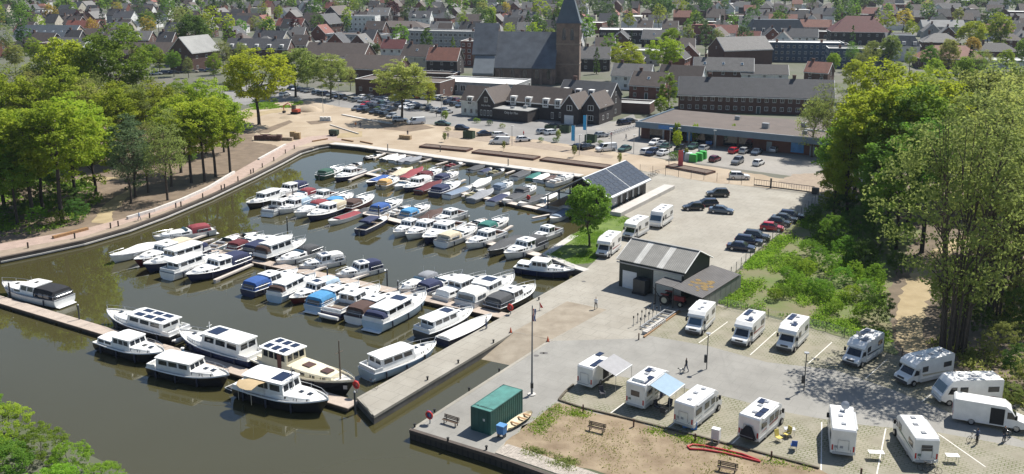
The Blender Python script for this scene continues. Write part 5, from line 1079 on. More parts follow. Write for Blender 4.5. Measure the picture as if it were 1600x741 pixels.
def mesh_text(txt, size, m, parent, loc, rot, name='lettering'):
    me = TEXTS[(txt, size)]; me.materials.clear(); me.materials.append(m); o = bpy.data.objects.new(name, me); COL.objects.link(o); o.parent = parent; o.location = loc; o.rotation_euler = rot; return o
# --- restaurant complex in front of the church
def restaurant():
    ang = R(-29); p = G(876, 193); t = thing('restaurant', 'dark brick restaurant with gabled wings, white dormers and lettering on its wall', 'restaurant', (p.x, p.y, 0), ang); t.scale = (.72, .80, .88)
    FOOT.append((p.x-12, p.y+9, 24))
    db, rf = wm('darkbrick'), rm('brown')
    def wing(nm, xa, xb, ya, yb, ev, rg, axis='x', nw=4, front=True, wallm=db):
        mb = MB()
        if axis == 'x':
            ym = (ya+yb)/2; hy = (yb-ya)/2; sl = (rg-ev)/hy
            w_ = MB().loft([[(x_, ya, 0), (x_, ya, ev), (x_, ym, rg-.05), (x_, yb, ev), (x_, yb, 0)] for x_ in (xa, xb)]).build(nm + '_wall', wallm, t)
            for sg in (-1, 1):
                q = [(xa-.25, ym+sg*(hy+.4), ev-sl*.4), (xb+.25, ym+sg*(hy+.4), ev-sl*.4), (xb+.25, ym, rg), (xa-.25, ym, rg)]
                if sg > 0: q = [q[1], q[0], q[3], q[2]]
                mb.hexa(q + [(a[0], a[1], a[2]+.25) for a in q])
            ro = mb.build(nm + '_roof', rf, t)
            MB().box(xa-.3, xb+.3, ya-.55, ya-.38, ev-sl*.4-.12, ev-sl*.4+.2).build('fascia', M_TRIM, t)
        else:
            xm = (xa+xb)/2; hx = (xb-xa)/2; sl = (rg-ev)/hx
            w_ = MB().loft([[(xa, y_, 0), (xa, y_, ev), (xm, y_, rg-.05), (xb, y_, ev), (xb, y_, 0)] for y_ in (ya, yb)]); w_.f = [f[::-1] for f in w_.f]; w_ = w_.build(nm + '_wall', wallm, t)
            for sg in (-1, 1):
                q = [(xm+sg*(hx+.4), yb+.25, ev-sl*.4), (xm+sg*(hx+.4), ya-.25, ev-sl*.4), (xm, ya-.25, rg), (xm, yb+.25, rg)]
                if sg < 0: q = [q[1], q[0], q[3], q[2]]
                mb.hexa(q + [(a[0], a[1], a[2]+.25) for a in q]); MB().tube([(xm+sg*(hx+.4), ya-.3, ev-sl*.4+.1), (xm, ya-.3, rg+.12)], .16, 4).build('barge_board', M_TRIM, t)
            ro = mb.build(nm + '_roof', rf, t)
        return w_
    wn = lambda x_, y_, z_, w_=1.4, h=1.6, rz_=0: inst('window', WIN, t, (x_, y_, z_), (0, 0, rz_), (w_, 1, h))
    wing('long_wing', -27, 0, 4, 15, 5.6, 10.2)
    wing('end_gable', 0.02, 7.5, 0, 13, 5.4, 9.4, 'y'); wing('second_gable', 7.52, 15, 3.5, 16, 5.6, 9.8, 'y')
    wing('corner_gable', -36, -28, -4, 12, 5.6, 10.0, 'y'); wing('left_wing', -46, -36.02, -1, 9, 5.2, 9.6, 'x', wallm=wm('white'))
    MB().box(-27.9, -12, -5, 3.98, 0, 3.7).build('flat_extension', db, t); MB().box(-28.1, -11.8, -5.2, 3.97, 3.71, 3.95).build('flat_roof', rm('palegrey'), t)
    for x_ in (-24, -17, -9, -3.5):
        o = MB().box(x_-1.3, x_+1.3, 3.6, 6.5, 4.2, 7.2).build('dormer', M_TRIM, t); inst('window', WIN, o, (x_, 3.6, 4.5), (0, 0, 0), (1.9, 1, 2.3))
    for x_ in (-34.2, -32.6, -31.0, -29.6): wn(x_, -4, 1.0, 1.0, 1.9)
    wn(-32, -4, 5.6, 1.6, 1.7); wn(3.8, 0, 4.4, 2.4, 1.8); wn(11.2, 3.5, 1.2, 2.4, 1.7); wn(11.2, 3.5, 4.4, 2.4, 1.8)
    MB().box(1.6, 5.6, -.08, .05, 0, 2.9).build('garage_door', mat('white_shutter', (.62,.63,.64), .5, var=.05), t)
    for x_ in (-44, -41, -38.5): wn(x_, -1, .8, 1.2, 1.7)
    o = MB().box(-43, -40.4, -1.3, 1.6, 3.6, 6.6).build('dormer', M_TRIM, t); inst('window', WIN, o, (-41.7, -1.3, 3.9), (0, 0, 0), (1.9, 1, 2.3))
    wn(-2.2, 4, 1.2, 1.5, 1.8); wn(-6, 4, .6, 1.2, 2.2)
    wn(15, 7, 1.2, 1.4, 1.6, R(90)); wn(15, 11, 1.2, 1.4, 1.6, R(90)); wn(15, 9, 4.4, 1.4, 1.6, R(90))
    mesh_text('Only for Men', 1.15, M_TRIM, t, (-19.5, -5.03, 2.5), (R(90), 0, 0)); mesh_text('Only for Men', .8, M_TRIM, t, (-32, -4.03, 4.2), (R(90), 0, 0))
    MB().box(-21.5, -20, -2.5, -1.6, 3.95, 4.6).build('roof_unit', GREYM, t); MB().box(-17, -15.6, 0, 1.2, 3.95, 4.9).build('roof_unit', GREYM, t)
restaurant()
# --- supermarket
def market():
    a = G(985, 200); ang = R(-31); A = G(996, 218); t = thing('supermarket', 'long low flat roofed supermarket with blue fascia and brick front', 'shop', (A.x, A.y, 0), ang)
    Lx, D = 62, 26; FOOT.append((A.x+30, A.y-5, 30)); FOOT.append((A.x+12, A.y+12, 22)); FOOT.append((A.x+50, A.y-10, 22))
    MB().box(0, Lx, 2.2, D, 0, 4.0).build('wall', lined('market_brick', (.15,.065,.05), (.11,.05,.04), .3, .85, 2, .2, .15), t)
    MB().box(-.3, Lx+.3, -.2, D+.3, 4.01, 4.35).build('roof', rm('tar'), t)
    fb_ = mat('blue_fascia', (.13,.185,.235), .5, var=.1, scale=.5)
    MB().box(-.5, Lx+.5, -.5, -.22, 3.3, 4.75).build('fascia', fb_, t); MB().box(-.62, -.32, -.2, D+.3, 3.3, 4.7).build('fascia', fb_, t); MB().box(-.6, Lx+.6, -.42, -.2, 4.751, 4.9).build('roof_edge', mat('roof_edge_pale', (.40,.42,.44), .6, var=.1), t)
    for x_ in (.3, 7, 14, 21): MB().box(x_, x_+.35, -.1, .25, 0, 4.0).build('post', GREYM, t)
    for x_, w_ in ((2.5, 3.6), (8.5, 4.2), (15, 5.0), (22.5, 3.5), (26.5, 3.5)): MB().box(x_, x_+w_, 2.1, 2.25, .3, 3.0).build('shop_window', GLASS, t)
    for x_ in (33.5, 44, 57): MB().box(x_, x_+1.3, 2.1, 2.25, 0, 2.4).build('door', mat('grey_door', (.25,.29,.32), .5, var=.06), t)
    MB().box(39.5, 42.6, 2.05, 2.24, .4, 3.2).build('poster', mat('poster_blue', (.05,.22,.48), .4, var=.25, scale=1.2), t); MB().box(12.8, 14.2, 2.05, 2.09, .6, 3.0).build('poster', mat('poster_blue', (.05,.22,.48), .4), t)
    for (x_, y_, s_) in ((30, 9, 1.2), (38, 16, 1.0), (41, 6, .8), (20, 18, .9)): MB().box(x_, x_+s_*1.4, y_, y_+s_, 4.35, 4.35+s_*1.1).build('roof_unit', GREYM, t)
    MB().box(40, Lx, 11.6, 12.0, 4.351, 4.75).build('roof_upstand', M_TRIM, t)
    for k in range(3): MB().box(14+k*9, 14+k*9+4, 8+k*3, 8+k*3+.12, 4.351, 4.37).build('roof_seam', mat('seam', (.16,.15,.14), .8), t)
    MB().box(6, 11, -.56, -.51, 3.5, 4.5).build('sign', mat('sign_blue', (.04,.17,.42), .4), t)
market()
# --- harbour building with solar roof
def harbour():
    p0 = G(952, 335); ang = R(58); t = thing('harbour_building', 'black timber harbour building with solar panel roof and open porch over the water', 'building', (p0.x, p0.y, 0), ang)
    Lx, W = 17.0, 10.5      # local x runs away along the yard side, local y to the left (over the water)
    blk = lined('black_cladding', (.020,.022,.025), (.010,.011,.012), .22, .6, 0, .5, .2); gm = mat('grey_roof_edge', (.36,.38,.40), .5, metal=.2, var=.05)
    ev, rg = 3.4, 6.4; ym = W/2
    MB().box(-.2, Lx+.2, 0, W+2.5, -.7, .35).build('plinth', M_COPE, t)
    MB().loft([[(x_, .3, .35), (x_, .3, ev), (x_, ym, rg-.1), (x_, W-.3, ev), (x_, W-.3, .35)] for x_ in (4.0, Lx)]).build('wall', blk, t)
    sl = (rg-ev)/ym; rf = MB()
    for sg, ov in ((-1, .6), (1, 3.2)):
        q = [(-1.2, ym+sg*(ym+ov), ev-sl*ov), (Lx+.6, ym+sg*(ym+ov), ev-sl*ov), (Lx+.6, ym, rg), (-1.2, ym, rg)]
        if sg > 0: q = [q[1], q[0], q[3], q[2]]
        rf.hexa(q + [(a[0], a[1], a[2]+.22) for a in q])
    ro = rf.build('roof', gm, t)
    th = math.atan2(rg-ev, ym); n = Vector((0, -math.sin(th), math.cos(th)))
    pm_ = MB().box(.015, .985, .02, .98, 0, .05).mesh('solar_panel', mat('pv_panel', (.030,.040,.055), .22, var=.12, scale=1.5, spec=.6)); sl_len = math.hypot(ym+.5, (ym+.5)*sl) - .5
    nx, ny = 10, 5
    for i in range(nx):
        for j in range(ny):
            u = (i+.04)*(Lx+1.2)/nx - .9 + (.25 if i >= nx//2 else 0); v = .3 + j*sl_len/ny
            y_ = -.5 + v*math.cos(th); z_ = ev - sl*.5 + v*math.sin(th) + .25
            inst('solar_panel', pm_, ro, (u, y_, z_), (th, 0, 0), ((Lx+1.0)/nx*.97, sl_len/ny*.98, 1))
    for x_ in (5.2, 7.8, 10.4, 13.0): MB().box(x_, x_+.75, .2, .32, .8, 3.0).build('window', GLASSB, t)
    MB().box(4.0-.02, 4.0+.06, 1.0, 4.0, .4, 3.0).build('glazed_front', GLASS, t)
    MB().box(.2, 3.9, .28, .36, .5, 3.2).build('glass_screen', GLASSB, t)
    for (x_, y_) in ((-.9, .2), (-.9, W/2), (-.9, W+2.2), (3.5, W+2.2), (8, W+2.2), (13, W+2.2)): MB().box(x_-.12, x_+.12, y_-.12, y_+.12, -1.3, 2.2 if y_ > W else ev-.1).build('post', mat('porch_post', (.12,.16,.20), .6, var=.1), t)
    for k in range(4):
        a = Vector((-.85, .2+k*W/4, ev-.2)); b_ = Vector((-.85, W/2, rg-.3)); MB().tube([a, b_], .09, 4).build('truss', DARK, t)
    MB().tube([(-.85, -.3, ev-.2), (-.85, W+2.8, ev-.35)], .1, 4).build('truss', DARK, t)
    MB().box(-.5, Lx+8, -2.6, -.3, 0, .75).build('terrace', M_COPE, t)
    for k in range(14): MB().box(-1.5+k*.5, -1.5+k*.5+.42, W-.5, W+2.4, .36, .40).build('deck_board', WOOD, t)
harbour()
# --- steel shed with lean-to
def shed():
    a, b_ = G(967, 447), G(1067, 470); p = a; ang = bearing(a, b_); t = thing('steel_shed', 'dark green steel shed with ridged grey roof, two pale roof lights and lean-to', 'shed', (p.x, p.y, 0), ang)
    Lx = (b_-a).length; D = 8.2; ev, rg = 4.3, 6.2
    g = lined('green_cladding', (.022,.034,.030), (.013,.021,.018), .3, .6, 0, .5, .25)
    w_ = MB().loft([[(x_, 0, 0), (x_, 0, ev), (x_, D/2, rg-.06), (x_, D, ev), (x_, D, 0)] for x_ in (0, Lx)]).build('wall', g, t)
    rmt = lined('fibre_cement', (.27,.262,.24), (.20,.195,.18), .28, .85, 0, .8, .35); rl = lined('roof_light', (.55,.54,.50), (.45,.44,.41), .28, .5, 0, .6, .35)
    sl = (rg-ev)/(D/2); cuts = [(-.3, .245, rmt), (.245, .34, rl), (.34, .60, rmt), (.60, .695, rl), (.695, 1.0, rmt)]
    for k, (u0, u1, m_) in enumerate(cuts):
        x0 = u0*Lx if u0 > 0 else -.3; x1 = u1*Lx if u1 < 1 else Lx+.3
        for sg in (-1, 1):
            q = [(x0, D/2+sg*(D/2+.4), ev-sl*.4), (x1, D/2+sg*(D/2+.4), ev-sl*.4), (x1, D/2, rg), (x0, D/2, rg)]
            if sg > 0: q = [q[1], q[0], q[3], q[2]]
            MB().hexa(q + [(c[0], c[1], c[2]+.1) for c in q]).build('roof_sheet', m_, t)
    MB().box(-.3, Lx+.3, D/2-.2, D/2+.2, rg+.08, rg+.17).build('ridge_cap', mat('ridge_grey', (.24,.24,.23), .7), t)
    for sg in (-1, 1): MB().tube([(Lx+.32, D/2+sg*(D/2+.4), ev-sl*.4+.05), (Lx+.32, D/2, rg+.08)], .09, 4).build('barge_board', M_TRIM, t); MB().tube([(-.32, D/2+sg*(D/2+.4), ev-sl*.4+.05), (-.32, D/2, rg+.08)], .09, 4).build('barge_board', M_TRIM, t)
    MB().box(-.2, Lx+.2, -.52, -.40, ev-.55, ev-.38).build('gutter', GREYM, t)
    MB().box(.6, 2.9, -.06, .02, 0, 2.6).build('door', mat('white_door', (.62,.64,.66), .5, var=.05), t)
    MB().box(5.6, 10.0, -.06, .02, 0, 3.6).build('roller_door', lined('roller_door', (.50,.51,.47), (.42,.43,.40), .25, .6, 2, .3, .2), t)
    MB().box(5.45, 5.6, -.08, .02, 0, 3.75).box(10.0, 10.15, -.08, .02, 0, 3.75).box(5.45, 10.15, -.08, .02, 3.6, 3.75).build('door_frame', DARK, t)
    # lean-to
    lt = lined('lean_to_roof', (.105,.10,.10), (.07,.067,.066), .28, .85, 0, .8, .3)
    q = [(Lx+.1, -3.6, 2.9), (Lx+4.6, -3.6, 2.35), (Lx+4.6, D+.5, 2.35), (Lx+.1, D+.5, 2.9)]; ro = MB().hexa([(c[0], c[1], c[2]) for c in q] + [(c[0], c[1], c[2]+.1) for c in q]).build('lean_to_roof', lt, t)
    q = [(Lx-2.6, -3.6, 3.05), (Lx+.08, -3.6, 2.92), (Lx+.08, -.6, 2.92), (Lx-2.6, -.6, 3.05)]; MB().hexa(q + [(c[0], c[1], c[2]+.1) for c in q]).build('lean_to_roof', lt, t)
    mo = random.Random(4); zr_ = lambda x_: 3.0 - (x_-Lx-.1)*.55/4.5
    for k in range(26):
        cx, cy, r_ = Lx+2.3+mo.gauss(0, .75), .8+mo.gauss(0, 1.1), mo.uniform(.18, .5); pl = [(cx+r_*math.cos(j*.9)*mo.uniform(.7, 1.2), cy+r_*math.sin(j*.9)*mo.uniform(.7, 1.2)) for j in range(7)]; zt = .006+k*.001
        MB().add([(q[0], q[1], zr_(q[0])+zt) for q in pl], [tuple(range(7))]).build('moss_patch', mat('moss', (.19,.13,.05), .95, var=.3, scale=3), ro)
    pnl = MB().box(0, 1.68, -.03, .03, 0, 2.25).mesh('side_panel', lined('side_panel', (.20,.21,.20), (.15,.155,.15), .3, .7, 0, .4, .2))
    for k in range(7): inst('side_panel', pnl, t, (Lx+4.5, -2.9+k*1.74, 0), (0, 0, R(90)))
    for (x_, y_) in ((Lx-2.5, -3.5), (Lx+.2, -3.5), (Lx+4.4, -3.5), (Lx+.2, D+.3), (Lx+4.4, D+.4)): MB().box(x_-.07, x_+.07, y_-.07, y_+.07, 0, 2.34 if x_ > Lx+1 else 2.88).build('post', DARK, t)
    MB().box(3.2, 5.1, -1.6, -.1, .3, 2.2).build('fuel_tank', DARK, t); MB().box(3.1, 5.2, -1.7, -.05, .0, .3).build('tank_cradle', BLACK, t)
    return t, Lx, D
SHED, SLX, SD = shed()
# --- named town buildings: label, front eave px, angle, length, depth, eave, ridge, wall, roof
H('long row of terraced houses with one dark slate roof behind the supermarket', 1180,151,-12,46,11,5.2,10.0,'brick','slate',nw=20,st=2,ns=2,chim=3,name='terraced_row',cat='terrace')
H('dark roofed house with white end gable beside a leafy tree', 1060,128,-25,15,10,5.0,10.0,'white','brown',nw=3,chim=1)
H('brick house with two small windows and brown roof left of leafy tree', 1010,134,-25,12,10,4.6,8.6,'redbrick','brown',nw=3,sky=1)
H('grey roofed house above the garden sheds beside the bright trees', 985,119,-20,14,9,5.0,8.8,'white','grey',nw=4)
H('dark mansard house with white dormers behind the restaurant', 912,150,-29,17,9,6.2,10,'darkbrick','slate',kind='gable',nw=4,dorm=4,chim=1)
H('low flat garage with pale roof behind the garden hedge', 985,163,-20,12,8,2.8,2.8,'brick','palegrey',kind='flat',nw=0,st=1,ns=0,chim=0,door=False,name='garage',cat='garage')
H('grey roofed house with skylights in front of the big dark barn roof', 1130,110,-12,22,9,5.0,9.2,'brick','grey',nw=5,sky=3,chim=1)
H('large barn-like hall with brown brick gable and grey roof', 1170,78,18,24,14,7.0,12,'brick','grey',nw=0,st=1,ns=0,chim=0,name='hall',cat='hall',door=False)
H('dark roofed bungalow with pale end wall under the blue apartments', 1195,116,-10,17,9,4.0,7.0,'white','dark',nw=3,chim=1)
H('small house with red roof tucked beside the blue apartments', 1275,113,-35,9,8,4.0,7.4,'brick','terracotta',nw=2,chim=1)
H('dark blue clad apartment block with white roof and rows of windows', 1255,68,-8,36,12,8.4,8.4,'bluegrey','white',kind='flat',nw=14,st=3,ns=3,chim=2,door=False,name='apartment_block',cat='apartments')
H('second dark blue apartment block with pale parapet beside the white mansard house', 1345,78,-12,26,12,8.0,8.0,'bluegrey','palegrey',kind='flat',nw=10,st=3,ns=3,chim=1,door=False,name='apartment_block',cat='apartments')
H('dark mansard villa with corner turret and white dormers', 1215,50,-4,31,14,5.5,12,'redbrick','blueslate',kind='mansard',nw=9,st=2,ns=2,dorm=6,chim=1,name='villa',cat='villa')
H('big villa with steep red hipped roof and tall bay windows', 1345,50,-10,30,18,7,15,'darkbrick','maroon',kind='hip',nw=7,st=2,ns=3,chim=2,name='villa',cat='villa')
H('white house with dark mansard roof and round dormers', 1412,72,-20,14,12,7,11.5,'white','blueslate',kind='mansard',nw=4,st=2,ns=3,dorm=3,chim=0)
H('low house with broad brown hipped roof in front of dark conifer', 1490,92,-8,26,14,4.5,9.5,'brick','terracotta',kind='hip',nw=8,st=1,ns=2,chim=1)
H('grey hipped bungalow behind the brown hipped roof', 1472,66,-14,18,13,4.5,8.5,'brick','grey',kind='hip',nw=5,st=1,ns=2,chim=1)
H('pale flat roofed building at the edge of the right woods', 1585,96,-5,26,12,3.5,3.5,'white','white',kind='flat',nw=5,st=1,ns=1,chim=1,name='building',cat='building')
H('dark hip roofed house behind the white flat building', 1560,80,-5,18,10,3.6,7,'brick','dark',kind='hip',nw=4,st=1,chim=1)
H('long flat roofed apartment block with green balconies and brick tower', 700,50,-14,46,12,9.5,9.5,'grey','palegrey',kind='flat',nw=18,st=3,ns=3,chim=3,door=False,name='apartment_block',cat='apartments',wsz=(1.7,1.7))
H('brick apartment corner with white window frames beside the long balcony block', 742,66,-14,13,12,10.5,10.5,'redbrick','palegrey',kind='flat',nw=5,st=4,ns=3,chim=1,door=False,name='apartment_block',cat='apartments',wsz=(1.4,1.7))
H('dark brick house with bright red tiled roof and tall chimney', 690,94,-15,13,9,6.0,10.5,'darkbrick','terracotta',nw=3,chim=1)
H('white gabled house with grey roof left of the bright red roof', 648,88,-20,13,10,6.2,10.5,'cream','brown',nw=3,sky=1,chim=1)
H('small maroon roofed house behind the white gabled house', 612,76,-15,11,9,5.5,9.2,'white','maroon',nw=3,chim=1)
H('low brick workshop with sawtooth gables beside the car park', 620,128,-20,32,13,5.2,5.2,'brick','tar',kind='flat',nw=8,st=1,ns=2,chim=1,name='workshop',cat='workshop')
H('dark roofed hall behind the sawtooth workshop', 575,108,-18,24,14,5.0,9.5,'brick','brown',nw=5,st=1,chim=0,name='hall',cat='hall')
H('long shop with wide brown roof behind the street trees', 520,88,-15,28,14,5.0,10,'brick','brown',nw=6,st=1,chim=1,name='shop',cat='shop')
H('flat annex with white parapet beside the wide brown roof', 545,97,-15,24,10,4.2,4.2,'brick','tar',kind='flat',nw=6,st=1,ns=1,chim=0,name='annex',cat='building')
H('low brick wall building with flat roof between white canopy and red roof', 665,116,-15,22,8,3.6,3.6,'brick','tar',kind='flat',nw=4,st=1,ns=1,chim=0,name='annex',cat='building')
H('white pavilion with broad flat white canopy beside the church', 742,131,-20,30,16,4.0,4.0,'grey','white',kind='flat',nw=10,st=1,ns=4,chim=0,name='pavilion',cat='pavilion',wsz=(2.0,2.4))
H('brick hall with steep pale roof and dark gable above the left woods', 322,80,62,16,13,8,14,'brick','palegrey',nw=3,ns=2,st=2,chim=0,name='hall',cat='hall')
H('row of brick houses with white dormers behind the yellow tree', 400,76,-8,30,10,5.5,9.5,'brick','slate',nw=8,st=2,chim=3,dorm=5,name='terraced_row',cat='terrace')
H('large dark blue roofed hall with a row of skylights behind the woods', 62,60,-6,34,20,5,11,'beige','blueslate',nw=0,st=1,ns=2,sky=7,chim=0,name='hall',cat='hall',door=False)
H('long brown roofed row with small dormers behind the left woods', 140,58,-8,28,10,5,9,'brick','brown',nw=7,st=2,chim=2,sky=2)
H('grey roofed terrace with wide dormer below red roofs', 200,62,-6,22,10,5,9,'brick','grey',nw=5,dorm=2,chim=1)
H('long brown roof building in front of the grey terrace', 225,84,-6,36,12,4,8.5,'brick','brown',nw=0,st=1,chim=0,door=False)
H('house pair with bright red roofs below the purple beech', 125,44,-8,20,9,5,9,'brick','red',nw=4,chim=2)
H('white gabled house with grey roof high in the left town', 190,28,-10,14,10,5.5,9.5,'white','slate',nw=3,chim=1)
H('white flat roofed building beside the white gabled house', 215,34,-6,26,10,4,4,'white','white',kind='flat',nw=8,st=1,chim=0,name='building',cat='building')
H('white house with dark steep roof on the upper street', 462,22,62,15,11,5,9.5,'white','slate',nw=3,ns=3,chim=1)
H('brown gambrel roofed house beside the white steep one', 487,36,-12,13,11,5,11,'beige','brown',nw=3,chim=0)
H('brick gabled house with steep dark roof in the town centre', 525,36,62,14,12,6,11.5,'brick','slate',nw=3,ns=2,chim=1)
H('tall dark house with white gable edges on the main street', 540,22,62,15,12,10,15,'darkbrick','brown',nw=4,st=3,ns=3,chim=1)
H('white town house with many windows beside the tall dark one', 562,26,-10,20,11,9.5,9.5,'white','palegrey',kind='flat',nw=7,st=3,ns=2,chim=1,name='town_house',cat='building')
H('dark town house with three skylights on its grey roof', 590,24,-10,14,11,9,13.5,'darkbrick','grey',nw=4,st=3,ns=2,sky=3,chim=1)
H('white stepped gable house on the main street', 655,28,-10,14,10,8,12,'white','slate',nw=4,st=2,ns=2,dorm=2,chim=1)
H('grey flat roofed shop block with teal windows in the town centre', 552,55,-14,30,12,6,6,'grey','tar',kind='flat',nw=12,st=2,ns=2,chim=2,name='shop',cat='shop',wsz=(1.8,1.6))
H('white flat house beside the teal windowed shop block', 592,56,-14,16,10,6,6,'white','tar',kind='flat',nw=4,st=2,ns=2,chim=1,name='house')
H('wide low building with brown flat hipped roof in town centre', 620,42,-14,34,18,5,8,'brick','brown',kind='hip',nw=6,st=1,chim=1)
H('red mansard house beside the bright green trees', 1098,54,-15,17,11,5.5,10.5,'brick','red',kind='mansard',nw=5,st=2,ns=3,dorm=3,chim=1)
H('flat multi storey car park with pale upper decks behind bright trees', 985,48,-8,34,18,7,7,'darkbrick','white',kind='flat',nw=8,st=2,ns=3,chim=0,name='parking_building',cat='building',wsz=(2.6,1.2))
H('slate roofed white house right of the church spire', 922,42,62,13,10,6,10,'white','slate',nw=3,ns=2,chim=1)
H('white gabled house beside the red mansard', 1135,55,62,12,10,5,9,'white','brown',nw=3,ns=2,chim=0)
H('white house with dark gable roof above the dark mansard villa', 1183,24,-15,16,10,5,9,'white','slate',nw=4,chim=1)
H('terrace of grey slate houses with dark chimneys above the right trees', 1475,42,-6,24,10,6,9.5,'grey','palegrey',nw=7,chim=3)
# --- the rest of the town, in streets
PROTO = [('gable', 9, 9, 5.2, 9.4), ('gable', 12, 9, 5.4, 9.6), ('gable', 8, 10, 5.6, 10.5), ('gable', 18, 9, 5.2, 9.2), ('hip', 11, 10, 4.8, 8.6), ('hip', 14, 11, 3.4, 7.2), ('flat', 13, 10, 6.2, 6.2), ('flat', 18, 11, 3.8, 3.8)]
PW = [6, 6, 4, 4, 3, 3, 2, 2]
RW = [('slate', 3), ('dark', 3), ('brown', 5), ('grey', 3), ('red', 1), ('terracotta', .6), ('palegrey', 1)]; WW = [('brick', 5), ('redbrick', 3), ('white', 4), ('cream', 2), ('darkbrick', 2), ('grey', 1)]
rt = random.Random(21); TREESPOTS = []; FARH = []; nh = 0
yy = 300.0
while yy < 1120:
    off = rt.uniform(0, 14); x_ = -0.60*yy + off; stepx = 12.5 + yy*.009
    while x_ < .60*yy:
        px = x_ + rt.uniform(-3, 3); py = yy + rt.uniform(-5, 5) - x_*.12
        vis_px = 800 + FPX*px/(py*math.cos(TH)+CAMH*math.sin(TH)); vis_py = CYP + FPX*((CAMH)*math.cos(TH)-py*math.sin(TH))/(py*math.cos(TH)+CAMH*math.sin(TH))
        bad = any((px-a)**2 + (py-b_)**2 < (r_+8)**2 for a, b_, r_ in FOOT)
        lim = 108 if vis_px > 1080 else 120 if vis_px > 700 else 100 if vis_px > 330 else 92
        if 1290 < vis_px: lim = 84
        if not bad and vis_py < lim and -60 < vis_px < 1660:
            if rt.random() < (0.30 if py < 520 else 0.40 if py < 800 else 0.5): TREESPOTS.append((px, py))
            else:
                kd, lx, dd, ev, rg = rt.choices(PROTO, PW)[0]; rc = rt.choices([a for a, _ in RW], [b_ for _, b_ in RW])[0]; wc = rt.choices([a for a, _ in WW], [b_ for _, b_ in WW])[0]
                if kd == 'flat': rc = rt.choice(['tar', 'palegrey', 'white'])
                if kd == 'gable' and rc == 'palegrey': rc = 'grey'
                ang = R(-14 + rt.choice([0, 0, 90]) + rt.uniform(-8, 8)); near = py < 620
                zone = 'beyond the church' if abs(px) < .18*py else ('in the left part of town' if px < 0 else 'in the right part of town')
                rn = {'tar': 'black', 'palegrey': 'pale grey', 'terracotta': 'orange red', 'brown': 'brown'}.get(rc, rc)
                wn_ = {'brick': 'brown brick', 'redbrick': 'red brick', 'darkbrick': 'dark brick'}.get(wc, wc)
                if nh >= 238:
                    FARH.append((px, py, ang, kd, lx, dd, ev, rg, wc, rc)); x_ += stepx; continue
                size = 'long ' if lx > 15 else ''
                lab = f'{size}{wn_} house with {rn} {"gabled" if kd == "gable" else "hipped" if kd == "hip" else "flat"} roof {zone}'
                house('house', lab, 'house', (px, py), ang, lx, dd, ev, rg, wc, rc, kd, nw=(3 if lx < 13 else 5) if near else 0, st=2 if ev > 4.5 else 1, ns=1 if near else 0, chim=1 if kd != 'flat' and rt.random() < .8 else 0, group='houses ' + zone, trim=near, door=near, cache='town', gablewin=near, detail=False, sky=1 if near and kd == 'gable' and rt.random() < .4 else 0); nh += 1
        x_ += stepx
    yy += 16 + yy*.018

# the farthest houses read as one mass
fh = thing('far_houses', 'mass of small hazy houses at the far edge of town', 'houses'); fh['kind'] = 'stuff'
WB, RB = {}, {}
for (px, py, ang, kd, lx, dd, ev, rg, wc, rc) in FARH:
    m_ = MB(); hx, hy = lx/2, dd/2
    if kd == 'gable': m_.loft([[(q, -hy, 0), (q, -hy, ev), (q, 0, rg-.05), (q, hy, ev), (q, hy, 0)] for q in (-hx, hx)])
    else: m_.box(-hx, hx, -hy, hy, 0, ev-.1)
    r_ = roof_mb(kd, lx, dd, ev, rg); ca, sa = math.cos(ang), math.sin(ang)
    for src, D_, key in ((m_, WB, wc), (r_, RB, rc)):
        D_.setdefault(key, MB()).add([(px+v[0]*ca-v[1]*sa, py+v[0]*sa+v[1]*ca, v[2]) for v in src.v], src.f)
for D_, nm, f_ in ((WB, 'walls', wm), (RB, 'roofs', rm)):
    for key, m_ in D_.items(): m_.build(nm, f_(key), fh, kind='stuff')
# ================================================================== vegetation
def lf(name, c1, c2, tr=.55): return mat('leaf_' + name, c1, .75, var=.1, scale=.55, col2=c2, rnd=.22, trans=tr, spec=.25)
LEAF = {'fresh': lf('fresh', (.21,.30,.022), (.37,.44,.040)), 'green': lf('green', (.12,.235,.026), (.23,.36,.045)), 'dark': lf('dark', (.058,.125,.024), (.115,.205,.04)),
        'khaki': lf('khaki', (.20,.235,.06), (.32,.36,.095)), 'yellow': lf('yellow', (.29,.38,.018), (.44,.50,.035)), 'willow': lf('willow', (.28,.34,.075), (.41,.46,.12)),
        'bluegreen': lf('bluegreen', (.10,.17,.075), (.18,.26,.12)), 'purple': lf('purple', (.075,.026,.036), (.12,.045,.055)), 'conifer': lf('conifer', (.022,.05,.02), (.045,.09,.035), .15), 'autumn': lf('autumn', (.36,.27,.05), (.50,.38,.07)),
        'weed': lf('weed', (.15,.27,.02), (.31,.45,.05)), 'haze': lf('haze', (.075,.135,.045), (.14,.21,.07))}
M_BARK = mat('bark', (.075,.058,.045), .9, var=.3, scale=2.5, bump=.5); M_BARKD = mat('dark_bark', (.045,.036,.030), .9, var=.3, scale=2.5, bump=.5)
